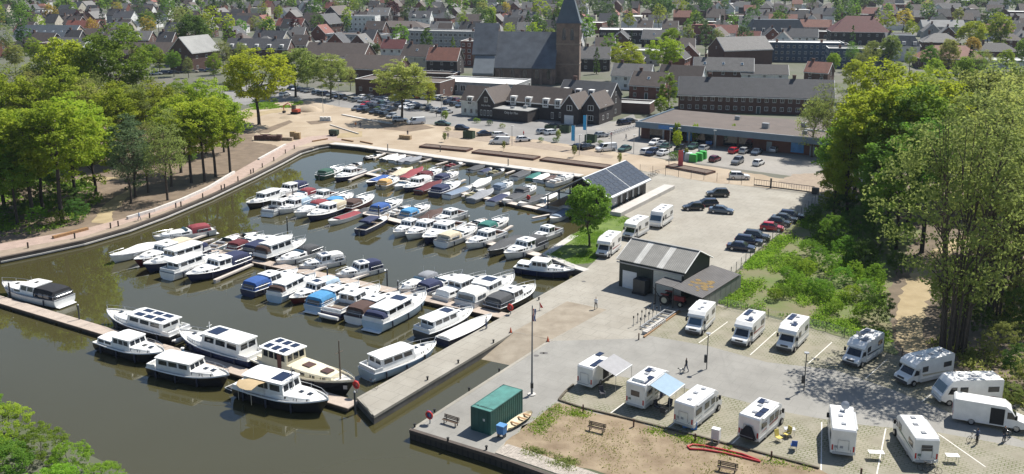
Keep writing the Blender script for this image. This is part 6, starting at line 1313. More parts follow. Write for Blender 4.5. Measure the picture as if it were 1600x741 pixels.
def leaves_mesh(name, C, N_, size, m, rng, up=.6):
    """C centres (n,3), N_ outward normals (n,3): one small bent leaf spray per centre"""
    n = len(C); d = rng.normal(size=(n, 3)); d /= np.linalg.norm(d, axis=1)[:, None]
    nn = d*.9 + N_*.4 + np.array([.15, .13, up]); nn /= np.linalg.norm(nn, axis=1)[:, None]
    a = rng.normal(size=(n, 3)); u = np.cross(nn, a); u /= np.linalg.norm(u, axis=1)[:, None]; v = np.cross(nn, u)
    s = size * rng.uniform(.6, 1.35, n)[:, None]; asp = rng.uniform(.45, .8, n)[:, None]
    P = np.empty((n, 4, 3)); P[:, 0] = C - u*s*.5; P[:, 1] = C - v*s*asp*.5 + nn*s*.12; P[:, 2] = C + u*s*.5; P[:, 3] = C + v*s*asp*.5 + nn*s*.12
    me = bpy.data.meshes.new(name); me.vertices.add(n*4); me.vertices.foreach_set('co', P.reshape(-1).astype(np.float32))
    me.loops.add(n*4); me.loops.foreach_set('vertex_index', np.arange(n*4, dtype=np.int32)); me.polygons.add(n)
    me.polygons.foreach_set('loop_start', np.arange(0, n*4, 4, dtype=np.int32)); me.polygons.foreach_set('loop_total', np.full(n, 4, dtype=np.int32))
    me.materials.append(m); me.update(); me.validate(); return me
def shape_clumps(kind, H_, n, rng):
    """clump centres for a crown of height H_"""
    out = []
    bump = rng.normal(size=(9, 3)); bump /= np.linalg.norm(bump, axis=1)[:, None]; amp = rng.uniform(-.26, .30, 9)
    cz, rx, rz = {'A': (.60, .30, .38), 'B': (.58, .19, .40), 'C': (.68, .23, .31), 'D': (.60, .24, .37), 'E': (.60, .34, .38), 'H': (.57, .25, .40), 'G': (.52, .12, .48), 'F': (.5, .2, .5), 'S': (.5, .52, .46)}[kind]
    while len(out) < n:
        if kind in ('F', 'G'):
            z_ = rng.uniform(.06, 1.0); r_ = (rx*(1-z_)**.8 if kind == 'F' else rx*math.sin(min(1, (1-z_)*2.2)*math.pi/2)) * rng.uniform(.6, 1.05); a = rng.uniform(0, 2*math.pi); out.append((r_*math.cos(a)*H_, r_*math.sin(a)*H_, z_*H_)); continue
        d = rng.normal(size=3); d /= np.linalg.norm(d); r_ = rng.uniform(.25, 1)**.42 * (1 + float(np.sum(amp*np.maximum(0, bump@d)**3)))
        if d[2] < -.35 and rng.random() < .55: continue
        p = np.array([d[0]*rx*r_, d[1]*rx*r_, cz + d[2]*rz*r_])*H_
        if kind == 'H': k = .45 + .55*min(1, max(0, (p[2]/H_-.16)/.32)); p[:2] *= k
        out.append(tuple(p))
    return np.array(out), np.array([0, 0, cz*H_])
PROTOS = {}
def proto(kind, leaf, seed, far=False):
    key = (kind, leaf, seed, far)
    if key in PROTOS: return PROTOS[key]
    rng = np.random.default_rng(seed*17 + ord(kind)); H_ = 10.0 if kind in ('E', 'S') else 20.0 if kind != 'H' else 32.0
    ncl, npl, ls, rc = {'A': (250, 40, .46, .95), 'B': (190, 40, .44, .85), 'C': (200, 38, .44, .9), 'D': (230, 17, .38, 1.1), 'E': (170, 46, .32, .62), 'H': (460, 28, .42, 1.3), 'G': (150, 40, .42, .5), 'F': (170, 40, .42, .6), 'S': (170, 60, .26, .6)}[kind]
    if far: ncl, npl, ls = int(ncl*.45), int(npl*.30), ls*2.1
    cl, cen = shape_clumps(kind, H_, ncl, rng)
    off = rng.normal(size=(ncl, npl, 3)); off *= (rng.uniform(.3, 1, (ncl, npl, 1))**.6)*rc / np.maximum(1e-6, np.linalg.norm(off, axis=2, keepdims=True))
    off[:, :, 2] *= .62
    C = (cl[:, None, :] + off).reshape(-1, 3); C = C[C[:, 2] > .15]; Nn = C - cen; Nn /= np.maximum(1e-6, np.linalg.norm(Nn, axis=1))[:, None]
    crown = leaves_mesh('crown', C, Nn, ls, LEAF[leaf], rng)
    # trunk, limbs and twigs
    mb = MB(); th = {'A': .30, 'B': .3, 'C': .48, 'D': .34, 'E': .3, 'H': .12, 'G': .2, 'F': .2, 'S': .08}[kind]*H_; tr = {'E': .17, 'S': .07, 'H': .32}.get(kind, .32)
    wob = lambda: rng.normal()*.12
    if kind == 'H':     # many stems from the ground
        for k in range(14):
            a = k*.45 + rng.uniform(0, .4); r0 = rng.uniform(.5, 2.2); r1 = rng.uniform(1.5, 4.6)
            pts = [(math.cos(a)*r0, math.sin(a)*r0, -.1), (math.cos(a)*(r0+r1*.12), math.sin(a)*(r0+r1*.12), H_*.2), (math.cos(a)*(r0+r1*.45), math.sin(a)*(r0+r1*.45), H_*.5), (math.cos(a)*(r0+r1), math.sin(a)*(r0+r1), H_*.86)]
            mb.tube(pts, [tr*.52, tr*.42, tr*.26, .03], 6)
            for j in range(10):
                f = rng.uniform(.3, .85); i = min(2, int(f*3)); p = Vector(pts[i]).lerp(Vector(pts[i+1]), f*3-i); e = p + Vector((math.cos(a+rng.normal()*1.2)*rng.uniform(1, 3), math.sin(a+rng.normal()*1.2)*rng.uniform(1, 3), rng.uniform(1.5, 4)))
                mb.tube([p, p.lerp(e, .5)+Vector((wob(), wob(), .3)), e], [.11, .07, .02], 4)
    else:
        top = H_*(.82 if kind in ('F', 'G', 'B', 'C') else .62)
        mid = [(wob(), wob(), th*.5), (wob()*1.6, wob()*1.6, th), (wob()*2, wob()*2, top)]
        mb.tube([(0, 0, -.1), (0, 0, .3)] + mid, [tr*1.3, tr, tr*.85, tr*.7, .06], 8)
        if not far or kind == 'D':
            nl = 16 if not far else 8
            for k in range(nl if kind not in ('F', 'G') else 3):
                q = Vector(cl[rng.integers(ncl)]); f = rng.uniform(.0, .75); b0 = Vector(mid[1]).lerp(Vector(mid[2]), f) if rng.random() < .8 else Vector(mid[0]).lerp(Vector(mid[1]), .85)
                if q.z < b0.z: q.z = b0.z + rng.uniform(.3, 2)
                m_ = b0.lerp(q, .5) + Vector((wob()*3, wob()*3, -.3 if q.z > b0.z+2 else .3)); r_ = tr*.38*(1-f*.5)
                mb.tube([b0, b0.lerp(m_, .5)+Vector((wob(), wob(), .05)), m_, q], [r_, r_*.75, r_*.5, .02], 5)
                if kind == 'D' or (kind in 'AC' and not far):
                    for j in range(9 if kind == 'D' else 4):
                        e = m_.lerp(q, rng.uniform(0, 1)); t_ = e + Vector((rng.normal()*1.1, rng.normal()*1.1, abs(rng.normal())*1.2)); mb.tube([e, t_], [.045, .012], 3)
    trunk = mb.mesh('trunk', M_BARK if kind in 'DEH' else M_BARKD, 60)
    PROTOS[key] = (trunk, crown, H_); return PROTOS[key]
TN = {'A': 'spreading', 'B': 'slender', 'C': 'tall', 'D': 'thinly leaved', 'E': 'small round', 'H': 'many-stemmed tall', 'G': 'columnar', 'F': 'conical', 'S': 'low shrubby'}
LN = {'fresh': 'fresh green', 'green': 'mid green', 'dark': 'dark green', 'khaki': 'olive budding', 'yellow': 'yellow green', 'willow': 'pale yellow', 'bluegreen': 'grey green', 'purple': 'purple leaved', 'conifer': 'dark needle', 'autumn': 'golden', 'weed': 'bright green', 'haze': 'deep green'}
NT = 0
def tree(p, H_, kind, leaf, where, group, far=False, wd=1.0, name='tree', label=None):
    global NT; NT += 1
    tr, cr, h0 = proto(kind, leaf, NT % (3 if kind in 'ACDH' else 2) if not far else NT % 2, far); s = H_/h0
    t = thing(name, label or f'{TN[kind]} {LN[leaf]} tree {where}', 'tree' if name != 'bush' else 'bush', (p[0], p[1], 0), random.uniform(0, 6.28), group)
    t.scale = (s*wd, s*wd, s*random.uniform(.95, 1.05)); inst('trunk', tr, t); inst('crown', cr, t); return t
# left woods
LW = [(28,352,15,'C','green'),(-40,350,20,'A','fresh'),(52,346,20,'C','fresh'),(98,348,22,'C','fresh'),(68,332,19,'A','fresh'),(150,303,17,'B','fresh'),(118,320,20,'A','fresh'),(8,330,20,'A','fresh'),
 (205,318,14,'D','bluegreen'),(212,309,15,'B','bluegreen'),(232,301,15,'D','khaki'),(262,313,15,'D','khaki'),(283,270,17,'C','fresh'),(299,286,17,'C','fresh'),(320,284,17,'C','fresh'),(337,277,17,'C','fresh'),(360,271,16,'C','fresh'),(268,292,16,'D','khaki'),
 (20,268,21,'A','fresh'),(62,262,21,'D','khaki'),(100,258,20,'A','fresh'),(140,254,20,'D','khaki'),(178,258,19,'A','fresh'),(215,252,18,'D','khaki'),(250,247,18,'A','fresh'),(288,242,16,'D','khaki'),(322,240,16,'A','fresh'),(350,238,14,'C','fresh'),(-30,262,22,'A','fresh'),
 (30,214,19,'D','khaki'),(78,210,20,'A','khaki'),(122,206,26,'A','fresh'),(182,208,26,'A','green'),(205,204,17,'D','khaki'),(242,204,15,'D','khaki'),(282,200,12,'A','fresh'),(318,198,11,'D','khaki'),(-20,205,20,'A','fresh'),(55,230,18,'D','khaki'),(155,226,18,'D','khaki'),(195,232,17,'A','fresh'),(260,222,14,'D','khaki'),(300,218,13,'A','fresh')]
for i, (px, py, h, k, l) in enumerate(LW):
    w_ = 'at the water side of the left woods' if py > 290 else 'beside the bare soil bank' if px > 255 else 'in the middle of the left woods' if py > 235 else 'at the town side of the left woods'
    tree(G(px, py), h*1.04, k, l, w_, 'trees of the left woods', wd=1.15 if k != 'D' else 1.05)
# right woods
RW_ = [(1485,548,33,'H','khaki'),(1560,490,33,'H','khaki'),(1610,450,31,'H','khaki'),(1580,400,30,'H','khaki'),(1530,395,27,'H','khaki'),
 (1322,347,20,'B','fresh'),(1350,342,24,'C','fresh'),(1388,348,27,'C','fresh'),(1418,355,25,'C','green'),(1302,338,13,'B','fresh'),(1370,315,26,'A','fresh'),(1430,322,27,'A','fresh'),(1335,300,22,'A','fresh'),(1390,285,22,'D','khaki'),
 (1460,305,26,'A','khaki'),(1510,310,27,'A','khaki'),(1560,310,27,'A','khaki'),(1610,330,28,'A','khaki'),(1440,395,22,'C','green'),(1290,245,17,'D','khaki'),(1268,246,15,'D','willow'),(1345,255,19,'D','khaki'),(1310,322,16,'A','green'),(1365,370,18,'B','green'),(1400,390,20,'B','green')]
for (px, py, h, k, l) in RW_:
    tree(G(px, py), h, k, l, 'beside the sandy woodland trail' if py > 380 else 'along the edge of the yard' if px < 1420 else 'deep in the right woods', 'trees of the right woods', wd=1.05 if k != 'H' else .95)
# single trees
tree(G(921,384), 11.2, 'E', 'green', '', None, label='round leafy green tree standing alone on the lawn', wd=1.02)
for (px, py, h, k, l, lb) in [(405,195,21,'A','yellow','large yellow green tree beside the construction site'),(462,152,18,'A','willow','pale yellow tree at the end of the long car row'),(517,155,14,'A','willow','smaller pale yellow tree along the long car row'),(628,189,17.5,'A','willow','pale yellow willow-like tree rising from the car park'),(669,170,11,'D','yellow','thin yellow tree left of the white canopy roof'),
 (980,128,14,'A','yellow','bright yellow tree above the grey roofs right of the church'),(1038,122,16,'A','yellow','bright yellow tree beside the pale car park building'),(1045,90,15,'A','fresh','olive green tree behind the bright yellow ones'),(1043,178,13,'B','green','leafy green tree behind the supermarket roof'),(350,116,15,'D','khaki','bare budding tree in front of the brick hall'),
 (308,100,24,'A','dark','big dark green tree behind the brick hall'),(12,92,15,'D','khaki','leaning budding tree at the edge of the blue roofed hall'),(52,46,20,'G','dark','tall dark columnar tree in the left town'),(88,44,14,'G','dark','shorter columnar tree beside the tall dark one'),(128,44,12,'A','purple','purple leaved beech behind the red roofs'),(1514,118,12,'F','conifer','dark conical conifer in front of the brown hipped roof'),
 (932,116,11,'G','dark','dark columnar tree right of the church tower'),(745,98,9,'A','green','round green tree in front of the brick apartments'),(708,92,10,'G','fresh','slender green tree behind the bright red roof'),(772,70,15,'G','green','slender tree beside the church choir'),(825,60,16,'G','dark','dark slender tree behind the church nave'),(1410,52,15,'A','autumn','golden tree beside the big red hipped roof'),(1512,84,17,'A','yellow','large yellow green tree above the brown hipped roof'),(1560,82,18,'A','fresh','large green tree next to the yellow green one'),(1035,42,22,'A','dark','huge dark tree behind the pale car park'),
 (1520,94,11,'A','autumn','small golden tree behind the brown hipped roof'),(560,86,8,'A','dark','clipped dark trees beside the flat annex'),(575,88,8,'A','dark','second clipped dark tree beside the flat annex'),(590,90,7,'A','dark','third clipped dark tree beside the flat annex'),(880,45,18,'A','green','broad green tree behind the church spire'),(845,40,18,'A','fresh','fresh green tree left of the church spire'),
 (695,190,3.5,'E','willow','young sapling beside the restaurant forecourt'),(1032,182,6,'E','weed','bright bush-like tree beside the leafy green one')]:
    tree(G(px, py), h, k, l, '', None, label=lb, far=py < 60, wd=1.5 if l in ('yellow', 'willow') and k == 'A' else 1.15 if k == 'A' else 1.0)
for (px, py, h, l) in [(1057,225,6,'fresh'),(1057,236,5.5,'yellow'),(1086,226,5.5,'yellow'),(1146,222,5,'fresh'),(1072,250,3,'willow'),(897,246,3,'khaki'),(787,236,2.6,'khaki'),(695,222,2.6,'khaki'),(968,258,3,'willow'),(872,222,3.5,'willow')]:
    tree(G(px, py), h, 'E', l, '', 'young street trees', label='small young ' + LN[l] + ' tree ' + ('in the supermarket square' if px > 1000 else 'planted along the promenade'), wd=.55)
# town trees
TREESPOTS.sort(key=lambda q: q[1])
mass = []
for i, (x_, y_) in enumerate(TREESPOTS):
    k = random.choices('AABDGCF', [6, 4, 2, 2, 1, 2, .6])[0]; l = random.choices(['fresh', 'green', 'dark', 'khaki', 'yellow', 'haze', 'autumn', 'purple'], [4, 5, 5, 2, 1.6, 4, .5, .5])[0]
    if k == 'F': l = 'conifer'
    zone = 'beyond the church' if abs(x_) < .18*y_ else ('in the left part of town' if x_ < 0 else 'in the right part of town')
    if i < 150: tree((x_, y_), random.uniform(11, 18), k, l, zone, 'town trees ' + zone, far=True)
    else: mass.append((x_, y_, random.uniform(11, 19), 1.0))
for i in range(110): mass.append((-660 + i*12.2 + random.uniform(-5, 5), random.uniform(1110, 1200), random.uniform(15, 24), 1.25))
rng = np.random.default_rng(5); CC = {0: [], 1: [], 2: []}; NNn = {0: [], 1: [], 2: []}; tb = MB()
for i, (x_, y_, h, wd) in enumerate(mass):
    cl, cen = shape_clumps('A', h, 34, rng); off = rng.normal(size=(34, 9, 3))*h*.045; C = (cl[:, None, :]*np.array([wd, wd, 1]) + off).reshape(-1, 3); Nn = C - cen; Nn /= np.linalg.norm(Nn, axis=1)[:, None]
    C = C + np.array([x_, y_, 0]); C[:, 2] = np.maximum(C[:, 2], .4); CC[i % 3].append(C); NNn[i % 3].append(Nn); tb.tube([(x_, y_, -.1), (x_, y_, h*.5)], [.35, .15], 5)
fw = thing('far_woods', 'mass of hazy green trees between and behind the farthest houses', 'woods'); fw['kind'] = 'stuff'
for j, l in enumerate(('haze', 'green', 'dark')):
    o = bpy.data.objects.new('crowns', leaves_mesh('crowns', np.concatenate(CC[j]), np.concatenate(NNn[j]), 1.5, LEAF[l], rng)); COL.objects.link(o); o.parent = fw; o['kind'] = 'stuff'
o = tb.build('trunks', M_BARK, fw, kind='stuff')
for (px, py, h, k, l) in [(225,112,11,'A','yellow'),(250,116,10,'A','fresh'),(272,120,11,'A','green'),(295,122,9,'D','khaki'),(335,126,10,'A','fresh'),(365,130,11,'D','willow'),(210,104,9,'D','khaki'),(180,110,12,'A','fresh'),(385,140,9,'A','green'),(430,132,12,'A','willow'),(480,138,10,'A','fresh'),(548,142,9,'D','willow'),(240,100,9,'A','green'),(380,112,11,'A','khaki'),(150,112,13,'A','green'),(100,116,13,'D','khaki'),(60,112,13,'A','fresh'),(25,118,13,'A','khaki')]:
    tree(G(px, py), h, k, l, 'along the street behind the left woods', 'street trees behind the left woods')
for i, (px, py) in enumerate([(1300,118),(1330,112),(1360,120),(1390,110),(1420,116),(1450,124),(1480,118),(1540,116),(1570,122),(1600,112),(1345,140),(1400,142),(1460,148),(1520,142),(1580,150),(1380,165),(1440,170),(1500,168),(1560,175),(1620,170),(1330,160),(1420,200),(1480,205),(1540,210),(1600,215)]):
    tree(G(px, py), 10 + (i*37 % 7), 'ADC'[i % 3], ['fresh', 'green', 'khaki', 'willow'][i % 4], 'between the right woods and the brown hipped roof', 'trees behind the right woods')
# bushes
BUSH = [(20,345,4,'dark'),(60,352,3.5,'green'),(90,352,3,'green'),(120,346,4.5,'dark'),(110,330,5,'dark'),(40,325,6,'dark'),(75,312,6,'dark'),(10,300,6,'dark'),(130,312,4,'green'),(150,322,3,'green'),(-10,350,4,'green'),(95,300,5,'dark'),(300,252,2.5,'green'),(280,250,2.2,'weed')]
for (px, py, h, l) in BUSH: tree(G(px, py), h, 'S', l, '', 'bushes under the left woods', name='bush', label=LN[l] + ' bush growing under the left woods', wd=1.1)
BR = [(1372,508,5,'dark'),(1345,500,2.6,'weed'),(1250,455,3,'weed'),(1290,470,3.2,'weed'),(1315,445,3,'green'),(1230,440,2.4,'weed'),(1240,425,3,'green'),(1260,435,3.4,'weed'),(1300,430,3.6,'weed'),(1335,440,3.4,'weed'),(1275,460,2.8,'green'),(1305,490,2.2,'weed'),(1225,465,2.0,'green'),(1210,470,2,'weed'),(1330,470,2.5,'weed'),(1280,420,4,'green'),(1320,410,5,'green'),(1350,420,5,'dark'),(1300,385,6,'green'),(1340,380,7,'dark'),(1280,375,4,'dark'),(1265,400,3,'green'),(1365,450,4,'green'),(1270,350,4,'dark'),(1310,350,6,'dark'),(1350,350,7,'dark'),(1375,400,6,'dark'),(1290,330,4,'green'),(1315,312,4,'green'),(1400,430,4,'dark'),(1350,465,3,'green'),
      (1520,520,5,'dark'),(1560,560,5,'khaki'),(1590,600,5,'dark'),(1540,470,6,'dark'),(1600,520,7,'dark'),(1500,450,5,'green'),(1470,480,4,'green'),(1620,620,5,'khaki'),(1580,630,2.5,'khaki'),(1590,500,7,'khaki'),(1545,430,6,'khaki')]
for (px, py, h, l) in BR: tree(G(px, py), h, 'S', l, '', 'bushes on the rough ground', name='bush', label=LN[l] + ' bush ' + ('on the rough ground behind the upper pitches' if px < 1400 else 'under the right woods'), wd=1.05 if h < 3.2 else .8)
for (px, py, h, l) in [(1010,172,3,'weed'),(1000,170,3,'dark'),(745,192,1.6,'green'),(765,196,1.6,'dark'),(785,200,1.4,'khaki'),(845,222,1.3,'green'),(868,222,1.3,'weed'),(920,226,1.3,'dark'),(938,226,1.2,'green'),(1058,248,2.2,'dark'),(1052,250,2,'green'),(1290,268,2.4,'weed'),(1310,262,2.8,'green'),(975,310,1.3,'dark'),(1000,300,1.2,'dark'),(985,296,1.1,'green'),(958,308,1.0,'khaki'),(1012,345,.9,'khaki'),(700,205,1.2,'khaki'),(430,160,1.6,'weed'),(400,162,1.8,'green'),(470,164,1.5,'weed'),(590,172,1.4,'green')]:
    tree(G(px, py), h, 'S', l, '', 'low planting around the car parks', name='bush', label=LN[l] + ' low shrub ' + ('beside the harbour building' if 260 < py and px < 1050 else 'in front of the restaurant' if px < 950 and px > 700 else 'at the construction site edge' if px < 700 else 'by the supermarket square'), wd=1.3)
for (x_, y_, h, l) in [(-55,91,4.6,'weed'),(-59,95,3.8,'weed'),(-50,87,5.0,'weed'),(-45,83.5,4.4,'green'),(-41,80.5,4.0,'weed'),(-37,78,3.4,'weed'),(-34,75.5,3.0,'weed'),(-52,83,6.2,'weed'),(-46,78,5.8,'green'),(-40,75,5.0,'weed'),(-62,98,3.2,'weed'),(-57,86,6.6,'green'),(-31,73,2.6,'weed'),(-49,80,6.0,'weed'),(-36,74,3.8,'green')]:
    tree((x_, y_), h*.82, 'S', l, '', 'riverside willow bushes', name='bush', label='bright green riverside bush on the near bank below the outer pontoon' if l == 'weed' else 'mid green riverside bush on the near bank', wd=1.25)
# ground cover
def cover(name, label, pxpoly, n, hmax, size, leaf, cl=7, seed=3, grad=None):
    rng = np.random.default_rng(seed); P = [G(*p) for p in pxpoly]; xs = [p.x for p in P]; ys = [p.y for p in P]; pts = []
    while len(pts) < n:
        X, Y = rng.uniform(min(xs), max(xs)), rng.uniform(min(ys), max(ys)); ins = False; j = len(P)-1
        for i in range(len(P)):
            if (P[i].y > Y) != (P[j].y > Y) and X < (P[j].x-P[i].x)*(Y-P[i].y)/(P[j].y-P[i].y)+P[i].x: ins = not ins
            j = i
        if ins and (math.sin(X*.55+seed)+math.sin(Y*.43+X*.21)+.7*math.sin(X*1.3-Y*.9) > rng.uniform(-.8, 1.2)): pts.append((X, Y, 0))
    pts = np.array(pts); hh = hmax*rng.uniform(.25, 1, n)**1.5
    C = np.repeat(pts, cl, 0) + rng.normal(size=(n*cl, 3))*np.array([.28, .28, 0]); C[:, 2] = np.repeat(hh, cl)*rng.uniform(.05, 1, n*cl)
    Nn = np.tile(np.array([[0, 0, 1.0]]), (n*cl, 1)); me = leaves_mesh(name, C, Nn, size, LEAF[leaf], rng, up=.1)
    o = bpy.data.objects.new(name, me); COL.objects.link(o); o['kind'] = 'stuff'; tag(o, label, 'plants'); return o
cover('weeds', 'tall bright green weeds over the rough ground', [(1105,474),(1190,392),(1290,318),(1330,330),(1375,400),(1385,470),(1390,545),(1290,514),(1180,486)], 5200, .75, .30, 'weed')
cover('weeds', 'bright green weeds along the yard fence', [(1100,474),(1185,398),(1215,392),(1140,474)], 1500, .6, .28, 'weed', seed=5)
cover('woodland_plants', 'dark green plants covering the floor of the left woods', [(-60,390),(0,375),(120,352),(140,330),(150,290),(100,250),(0,240),(-100,260)], 2600, .7, .4, 'green', seed=8)
cover('woodland_plants', 'dark plants covering the floor of the right woods', [(1440,560),(1480,480),(1500,400),(1600,340),(1750,420),(1750,700),(1600,640)], 2600, .7, .4, 'khaki', seed=9)
cover('grass_tufts', 'grass tufts along the edging of the dirt patch', [(800,688),(868,632),(905,639),(980,657),(1080,682),(1175,707),(1280,736),(1180,722),(1080,694),(980,667),(905,650),(880,648),(830,690)], 520, .26, .16, 'weed', seed=11)
cover('grass_tufts', 'grass growing along the boardwalk edge', [(790,702),(800,690),(850,706),(960,736),(1020,760),(960,760)], 330, .3, .15, 'khaki', seed=12)
cover('grass_blades', 'short grass of the lawn below the round tree', [(893,369),(930,349),(962,335),(985,342),(962,373),(924,410),(893,413),(853,398)], 2500, .12, .16, 'weed', seed=13, cl=6)
cover('grass_tufts', 'grass verge beside the construction sand', [(370,172),(400,160),(470,160),(460,168),(400,172)], 900, .4, .4, 'weed', seed=14)
cover('grass_tufts', 'scattered dry grass tufts inside the dirt patch', [(840,680),(905,650),(980,667),(1080,694),(1180,722),(1250,745),(1000,750),(900,720)], 420, .16, .14, 'khaki', seed=15, cl=5)
cover('grass_tufts', 'dry pale grass between the shrubs of the rough ground', [(1130,470),(1200,405),(1290,400),(1370,470),(1380,530),(1290,508),(1190,484)], 1300, .45, .24, 'khaki', seed=16)
# ================================================================== yard and quay objects
def container():
    a, b_ = G(735.7,671.5), G(765.4,677.6); ang = R(-32.5); t = thing('shipping_container', 'dark green shipping container with ribbed sides near the quay corner', 'container', (a.x, a.y, 0.01), ang)
    W, L_, H_ = 2.44, 6.06, 2.59; g = mat('container_green', (.018,.085,.072), .55, var=.2, scale=.8); gt = mat('container_roof', (.055,.19,.165), .6, var=.22, scale=.9, det=7)
    n = 30; pts = []
    for i in range(n+1):
        y_ = .14 + (L_-.28)*i/n; d = .035 if i % 2 else 0.0; pts.append((y_, d))
    for nm, sx in (('side_wall', 0), ('side_wall', W)):
        mb = MB(); s = 1 if sx == 0 else -1
        vs = [(sx + s*d, y_, .12) for y_, d in pts] + [(sx + s*d, y_, H_-.1) for y_, d in pts]
        # sharp trapezoid ribs
        mb.add(vs, [((i, n+1+i, n+2+i, i+1) if s > 0 else (i, i+1, n+2+i, n+1+i)) for i in range(n)]); mb.build(nm, g, t)
    MB().box(.02, W-.02, .02, L_-.02, H_-.06, H_-.015).build('roof', gt, t)
    MB().box(.04, W-.04, .02, L_-.02, .1, .16).build('floor', DARK, t)
    fr = MB()
    for x_ in (0, W-.12):
        for y_ in (0, L_-.12): fr.box(x_, x_+.12, y_, y_+.12, 0, H_)
    fr.box(.12, W-.12, 0, .08, H_-.12, H_).box(.12, W-.12, L_-.08, L_, H_-.12, H_).box(0, .1, .12, L_-.12, H_-.11, H_).box(W-.1, W, .12, L_-.12, H_-.11, H_).box(0, .1, .12, L_-.12, 0, .13).box(W-.1, W, .12, L_-.12, 0, .13).box(.12, W-.12, 0, .1, 0, .13)
    fr.build('frame', g, t)
    for x_ in (.13, W/2+.01):
        dr = MB().box(x_, x_+W/2-.14, .03, .08, .14, H_-.13).build('door', g, t)
        for k in (.25, .75): MB().tube([(x_+(W/2-.14)*k, .01, .2), (x_+(W/2-.14)*k, .01, H_-.2)], .022, 5).build('locking_bar', g, dr)
    MB().box(1.45, 1.7, .018, .028, 1.35, 1.6).build('notice', M_TRIM, t)
    mesh_text('WELDERDOCK', .34, mat('dark_lettering', (.01,.03,.028), .6), t, (W/2, .45, H_+.0), (0, 0, 0))
    MB().box(-.3, W+.3, L_+.15, L_+.2, 0, .02)
container()
o = MB(); o.loft([[(x_*4.6, w_*.55, .38), (x_*4.6, w_*.62, .42), (x_*4.6, w_*.3, .08), (x_*4.6, -w_*.3, .08), (x_*4.6, -w_*.62, .42), (x_*4.6, -w_*.55, .38), (x_*4.6, -w_*.25, .14), (x_*4.6, w_*.25, .14)] for x_, w_ in ((0,.35),(.1,.75),(.35,1),(.65,1),(.9,.6),(1,.08))])
p = G(784,676); cn = thing('rowing_boat', 'cream open rowing boat lying beside the green container', 'boat', (p.x+.5, p.y+.2, 0.02), R(55)); o.build('hull', mat('cream_wood', (.52,.44,.29), .6, var=.15, scale=3), cn, smooth=40)
for k in (1.3, 2.6, 3.5): MB().box(k, k+.25, -.5, .5, .33, .37).build('thwart', WOOD, cn)
p = G(784,683); t = thing('litter_bin', 'bright blue litter bin on legs beside the green container', 'bin', (p.x, p.y, 0.01), R(-32)); MB().frus((-.38,.38,-.34,.34,.42),(-.42,.42,-.38,.38,1.25)).build('body', mat('bin_blue', (.04,.17,.40), .45, var=.1), t); MB().box(-.45,.45,-.4,.4,1.255,1.35).build('lid', mat('bin_lid', (.10,.26,.50), .45), t); MB().box(-.34,-.28,-.3,.3,0,.415).box(.28,.34,-.3,.3,0,.415).build('legs', DARK, t)
# flagpole
p = G(831,617); t = thing('flagpole', 'tall grey flagpole with a limp red white and blue flag by the slipway', 'flagpole', (p.x, p.y, 0), 0)
MB().cyl(0,0,0,.12,.45,n=12).build('base', M_COPE, t); MB().tube([(0,0,.1),(0,0,1.2),(0,0,10.4)],[.14,.11,.06],10).build('pole', mat('pole_grey', (.17,.18,.19), .4, var=.06), t)
fl = MB(); cs = [((.75,.72,.70), 0), ((.40,.03,.05), 0), ((.03,.06,.30), 0)]
for i, (nm, c_) in enumerate((('red', (.42,.02,.04)), ('white', (.7,.7,.7)), ('blue', (.03,.06,.32)))):
    mb = MB(); R_ = [[(.07 + .10*i + .05*math.sin(k*1.3), .06*math.sin(k*2.1+i), 10.0-k*.28), (.18 + .10*i + .05*math.sin(k*1.3+.5), .08*math.cos(k*1.7+i), 10.0-k*.28), (.14+.1*i, .05+.06*math.cos(k*1.7+i), 10.0-k*.28)] for k in range(6)]; mb.loft(R_, cap=True); mb.build('flag_stripe', mat('flag_' + nm, c_, .8, var=.08), t, smooth=60)
MB().box(-.16,.16,-.3,-.12,.9,1.5).build('control_box', DARK, t)
p = G(843,485); t = thing('pennant_pole', 'thin pole with a small red pennant on the slipway apron', 'pole', (p.x, p.y, 0), 0); MB().tube([(0,0,0),(0,0,1.2)], .03, 5).build('pole', GREYM, t); MB().add([(0,0,1.2),(.5,.05,.35),(.12,.1,.3),(0,.03,1.2),(.5,.08,.35),(.12,.13,.3)],[(0,1,2),(5,4,3),(0,3,4,1),(1,4,5,2),(2,5,3,0)]).build('pennant', mat('pennant_red', (.45,.03,.03), .8), t)
# benches
def bench(px, py, ang, label):
    p = G(px, py); t = thing('bench', label, 'bench', (p.x, p.y, 0.01), R(ang), 'benches'); sl_ = MB().box(-.95,.95,-.05,.05,-.02,.02).mesh('slat', mat('bench_slat', (.11,.075,.05), .8, var=.2))
    for k in range(3): inst('slat', sl_, t, (0, -.18+k*.14, .45))
    for k in range(3): inst('slat', sl_, t, (0, .22+k*.025, .58+k*.14), (R(78),0,0))
    for x_ in (-.7, .7): MB().box(x_-.04,x_+.04,-.22,.28,.36,.425).box(x_-.04,x_+.04,-.2,-.13,0,.36).box(x_-.04,x_+.04,.2,.26,0,.9).build('leg', DARK, t)
bench(704,664,-32,'dark slatted bench on the quay corner beside the green container'); bench(932,675,-28,'slatted bench standing alone on the dirt patch'); bench(1136,738,-24,'slatted bench below the red hose on the dirt patch')
